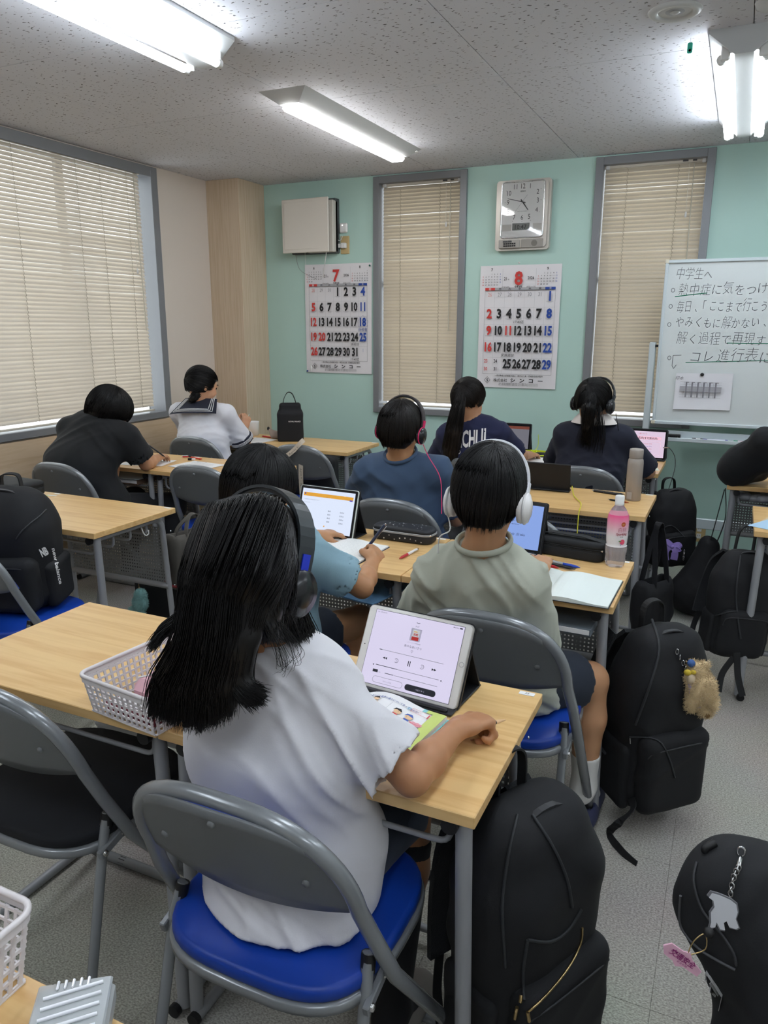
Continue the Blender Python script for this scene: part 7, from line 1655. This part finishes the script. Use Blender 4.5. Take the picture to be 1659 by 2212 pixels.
q = on_bag(b7, [at(1566, 1972, 1.0)], .035)[0]; wc = Matrix.Translation(V3(b7.location)) @ Matrix.Rotation(math.radians(30), 4, 'Z') @ q
r3 = thing('acrylic_charm', 'flat white silhouette charm hanging on the corner backpack', 'charm', tuple(wc)); r3.rotation_euler = (0, -.25, .3)
sil = [(-.004, .030), (-.012, .034), (-.017, .028), (-.012, .022), (-.012, .012), (-.018, .004), (-.02, -.012), (-.023, -.02), (-.016, -.02), (-.013, -.012), (-.010, -.024), (-.004, -.026), (-.004, -.014), (.0, -.012), (.002, -.022), (.010, -.026), (.014, -.024), (.012, -.010), (.016, .0), (.016, .012), (.010, .020), (.002, .026)]
MZ3 = Matrix(((1, 0, 0, 0), (0, 0, 1, 0), (0, 1, 0, 0), (0, 0, 0, 1))); MB().prism([(x*1.12, y*1.10) for x, y in sil], -.0008, .0008, MZ3).build('clear_edge', mat('charm_grey', '#6f7075', .3), r3); MB().prism(sil, -.0016, -.0009, MZ3).build('white_figure', mat('charm_white', '#d4d6dc', .3), r3)
q = at(1472, 2072, .93); r4 = thing('pink_tag', 'pink pointed name tag on a ball chain left of the corner backpack', 'key tag', tuple(q)); r4.rotation_euler = (0, .55, .2)
MB().prism([(-.030, .002), (-.024, .012), (-.006, .012), (.002, .016), (.012, .008), (.030, .002), (.030, -.008), (.008, -.008), (.0, -.014), (-.008, -.009), (-.022, -.008)], -.001, .001, MZ3).build('tag_plate', mat('tag_pink', '#d9a9bd', .3), r4)
pr = Print((0, -.0012, 0), (1, 0, 0), (0, 0, 1), .0004); pr.text('交通安全', 0, -.001, .008, mat('tag_ink', '#8c2a6c', .5), .02, .85); pr.text('安全祈願', .004, -.006, .0028, MATS['tag_ink']); pr.build(r4)
MB().tube(smooth_path([(0, 0, .014), (-.006, 0, .034), (.0, .004, .05), (.012, .0, .034), (.004, 0, .014)], 4), .0009, 5).build('ball_chain', GOLD, r4); MB().sphere((.002, .004, .055), .007, 10).build('black_bead', BLK, r4)
bpy.context.view_layer.update()
def drape(bag, nm, px, Y, m, rad=.0022, rib=0, lift=.003):
    pts = on_bag(bag, [at(x, y, Y) for x, y in smooth2(px)], lift)
    if rib: MB().ribbon(pts, rib, (.3, .3, 1), .003).build(nm, m, bag)
    else: MB().tube(pts, rad, 6).build(nm, m, bag)
def smooth2(px): return [(p.x, p.y) for p in smooth_path([(x, y, 0) for x, y in px], 4)]
PIPE = mat('bag_piping', '#2c2e31', .6)
drape(b1, 'gold_zip', ((1142, 2185), (1180, 2150), (1225, 2095), (1254, 2040), (1258, 2004)), 1.25, GOLD)
drape(b1, 'pocket_seam', ((1140, 2030), (1190, 2034), (1230, 2006), (1256, 1964)), 1.25, PIPE, .003)
drape(b1, 'pocket_seam', ((1132, 2160), (1130, 2100), (1140, 2030)), 1.25, PIPE, .003)
drape(b1, 'body_seam', ((1118, 1760), (1098, 1850), (1085, 1960), (1092, 2090)), 1.25, PIPE, .003)
drape(b1, 'body_seam', ((1150, 1760), (1195, 1830), (1225, 1900), (1236, 1960)), 1.25, PIPE, .003)
for px in (((1126, 2150), (1124, 2166)), ((1117, 2176), (1112, 2200)), ((1140, 2186), (1143, 2206))): drape(b1, 'zip_pull', px, 1.25, GOLD, .0035, lift=.006)
drape(b3, 'main_zip', ((1408, 1338), (1424, 1400), (1404, 1480), (1372, 1566)), 2.15, PIPE, .004)
drape(b3, 'pocket_zip', ((1360, 1592), (1420, 1598), (1445, 1636), (1458, 1680)), 2.15, PIPE, .0025)
drape(b3, 'zip_pull', ((1361, 1594), (1362, 1606)), 2.15, CHROME, .002, lift=.006)
drape(b4, 'body_seam', ((1420, 1150), (1450, 1135), (1478, 1160)), 4.1, PIPE, .003)
drape(b6, 'body_seam', ((1545, 1330), (1575, 1322), (1592, 1320)), 3.1, PIPE, .003)
drape(b6, 'body_seam', ((1600, 1200), (1590, 1290), (1600, 1380)), 3.1, PIPE, .004)
# grey emblem on the corner bag
def emblem():
    w0 = [(1528, 2100), (1568, 2158), (1560, 2178), (1520, 2122)]
    L = [((1526, 2098), (1560, 2150)), ((1560, 2150), (1553, 2180)), ((1526, 2098), (1524, 2118)), ((1535, 2122), (1552, 2148)), ((1535, 2122), (1534, 2138)), ((1534, 2138), (1546, 2150))]
    g = MB()
    for a, b in L:
        pts = on_bag(b7, [at(a[0]+(b[0]-a[0])*t, a[1]+(b[1]-a[1])*t, 1.0) for t in (0, .25, .5, .75, 1)], .003); g.ribbon(pts, .006, (.5, .5, 1), .0008)
    g.build('emblem', mat('emblem_grey', '#a3a3a3', .5), b7)
emblem()
# backpack on the chair at the left edge
b8 = backpack('backpack', 'black backpack with white letters standing on the blue seat at the left edge', (-2.30, 1.80, .455), (math.radians(4), 0, math.radians(24)), .33, .22, .44, 127, h=.008, handle=.03, straps=False)
bpy.context.view_layer.update()
def bag_text(bag, t, px0, px1, hpx, m, Y, bold=.02, xs=1., vert=None):
    """letters along the line px0-px1 draped on the bag's skin"""
    co, f = glyphs(t, bold); a = co.copy(); a[:, 0] -= a[:, 0].min(); a[:, 0] /= a[:, 0].max(); a[:, 1] /= .72
    dx, dy = px1[0]-px0[0], px1[1]-px0[1]; L = math.hypot(dx, dy); nx, ny = (dy/L*hpx, -dx/L*hpx) if vert is None else vert
    pts = on_bag(bag, [at(px0[0]+dx*p[0]+nx*p[1], px0[1]+dy*p[0]+ny*p[1], Y) for p in a], .003)
    me = bpy.data.meshes.new('logo'); me.from_pydata([tuple(p) for p in pts], [], f); link('logo', me, m, bag, False)
bag_text(b8, 'NB', (91, 1203), (106, 1196), 17, WP, 1.75, .05)
bag_text(b8, 'new balance', (112, 1185), (128, 1262), 8, WP, 1.75, .03)
MB().tube(smooth_path(on_bag(b8, [at(x, y, 1.75) for x, y in ((35, 1165), (45, 1150), (60, 1135), (85, 1115), (100, 1100))]), 3), .003, 6).build('pocket_zip', ZIP, b8)
# black lunch bag on the back desk
r = thing('lunch_bag', 'black upright lunch bag with handles on the desk against the mint wall', 'bag', (-2.66, 4.27, .7005), math.radians(30)); F = Field(); F.box((0, 0, .095), (.085, .065, .10), .02, k=.02); F.box((0, 0, .20), (.072, .035, .05), .02, k=.03); sagged(F, .004, 131, (-.3, -.3, .01), (.3, .3, .4)); V, Q = F.mesh(.006); fast_mesh('bag_body', V, Q, BG2, r)
for s in (-1, 1): MB().ribbon(smooth_path([(-.045, s*.02, .22), (-.04, s*.015, .27), (-.015, s*.01, .315), (.015, s*.01, .31), (.035, s*.015, .265), (.045, s*.02, .22)], 5), .02, (0, 1, 0), .004).build('handle', STR, r)
pr = Print((.03, -.067, .13), (1, 0, 0), (0, 0, 1), .0006); pr.text('ROYAL PALACE', 0, 0, .008, WP, .02); pr.build(r)
r = thing('small_pouch', 'small beige pouch with a black toggle lying left of the lunch bag', 'pouch', (-2.80, 4.30, .7005), .3); F = Field(); F.cone((-.01, 0, .028), (-.035, 0, .055), .028, .014, .02); F.ell((.015, 0, .024), (.04, .03, .024), k=.02); sagged(F, .003, 133, (-.2, -.2, .01), (.2, .2, .2)); V, Q = F.mesh(.005); fast_mesh('pouch_body', V, Q, fabric('beige_cloth', '#a08f84'), r)
MB().sphere((-.047, 0, .066), .010, 10, (1, 1, 1.3)).build('toggle', BLK, r)
# bag with the cream lettered strap on the chair
r = thing('shoulder_bag', 'black shoulder bag on the blue chair, its cream lettered strap over the backrest', 'bag', (-2.25, 3.87, .455), math.radians(8)); F = Field(); F.box((0, 0, .115), (.145, .065, .12), .035, k=.02); sagged(F, .008, 137, (-.3, -.3, .01), (.3, .3, .4)); V, Q = F.mesh(.007); fast_mesh('bag_body', V, Q, BG2, r)
CR = mat('cream_strap', '#cbbfae', .7); inv = (Matrix.Translation(V3(r.location)) @ Matrix.Rotation(math.radians(8), 4, 'Z')).inverted()
sp = g_((578, 963, 3.66), (600, 972, 3.63), (615, 985, 3.625), (632, 975, 3.63), (648, 958, 3.64), (656, 950, 3.66)); MB().ribbon([inv @ q for q in smooth_path(sp, 5)], .026, (.3, -.1, -1), .003).build('strap', CR, r)
sp = g_((650, 1000, 3.68), (650, 1035, 3.68), (652, 1068, 3.70)); MB().ribbon([inv @ q for q in smooth_path(sp, 5)], .027, (1, 0, 0), .003).build('strap', CR, r)
co, f = glyphs('Agnès b', -.01)
for (x0, y0, x1, y1, Y, h_) in ((626, 984, 645, 966, 3.615, 6), (648, 1012, 650, 1034, 3.665, 5), (649, 1044, 651, 1062, 3.67, 5)):
    a = co.copy(); a[:, 0] -= a[:, 0].min(); a[:, 0] /= a[:, 0].max(); dx, dy = x1-x0, y1-y0; L = math.hypot(dx, dy)
    me = bpy.data.meshes.new('lettering'); me.from_pydata([tuple(inv @ at(x0+dx*p[0]+dy/L*h_*p[1], y0+dy*p[0]-dx/L*h_*p[1], Y)) for p in a], [], f); link('lettering', me, INK, r, False)
# black bag and mint plush on the floor behind the empty left desk
r = thing('school_bag', 'black bag standing on the floor behind the empty left desk, cords trailing', 'bag', (-2.31, 2.64, .0), .0); F = Field(); F.box((0, 0, .15), (.19, .09, .15), .05, k=.02); sagged(F, .008, 139, (-.4, -.3, .01), (.4, .3, .4)); F.cut((0, 0, .003), (0, 0, -1), (-.4, -.4, -.2), (.4, .4, .1), .004); V, Q = F.mesh(.009); fast_mesh('bag_body', V, Q, BG2, r)
MB().tube(smooth_path([(-.17, -.06, .06), (-.26, -.10, .02), (-.36, -.12, .006), (-.38, -.16, .006), (-.30, -.18, .006), (-.2, -.14, .006)], 6), .005, 6).tube(smooth_path([(-.17, -.06, .05), (-.24, -.12, .01), (-.31, -.14, .006), (-.30, -.165, .006), (-.2, -.12, .006)], 6), .005, 6).build('cord', BLK, r)
c = at(303, 1303, 2.50)
plush('plush_toy', 'mint green plush toy clipped to the black bag on the floor', c, ('mint_fur', '#a9dada'), [((0, 0, .0), (.034, .030, .040)), ((.006, 0, .042), (.026, .024, .026)), ((-.038, -.005, -.034), (.024, .016, .012)), ((.004, -.02, -.045), (.014, .014, .012)), ((.024, -.018, -.042), (.014, .014, .012)), ((.030, -.01, .006), (.012, .012, .018))],
      (('fin', (-.028, 0, .010), (.008, .006, .02), mat('plush_lilac', '#8088b8', .9)),))
r = thing('plush_clip', 'thin metal clip and chain above the mint green plush toy', 'key chain', tuple(c+V3((.0, 0, .075)))); MB().tube([(0, 0, 0), (0, 0, .04)], .0012, 5).build('chain', GOLD, r); MB().tube([V3((.005*math.cos(a), 0, -.004+.006*math.sin(a))) for a in [2*PI*k/10 for k in range(10)]], .0012, 5, closed=True).build('ring', GOLD, r)
# cable of the back row tablet running into the backpack
r = thing('audio_cable', 'thin black cable hanging from the back row tablet into the backpack below', 'cable', tuple(at(1433, 967, 4.48))); pts = [p-r.location for p in g_((1433, 967, 4.47), (1445, 967, 4.44), (1457, 985, 4.40), (1458, 1010, 4.34), (1450, 1040, 4.28), (1444, 1058, 4.22))]
MB().tube(smooth_path(pts, 6), .0020, 6).build('wire', BLK, r); MB().tube([pts[0], pts[1]], .0035, 8).build('plug', CHROME, r)
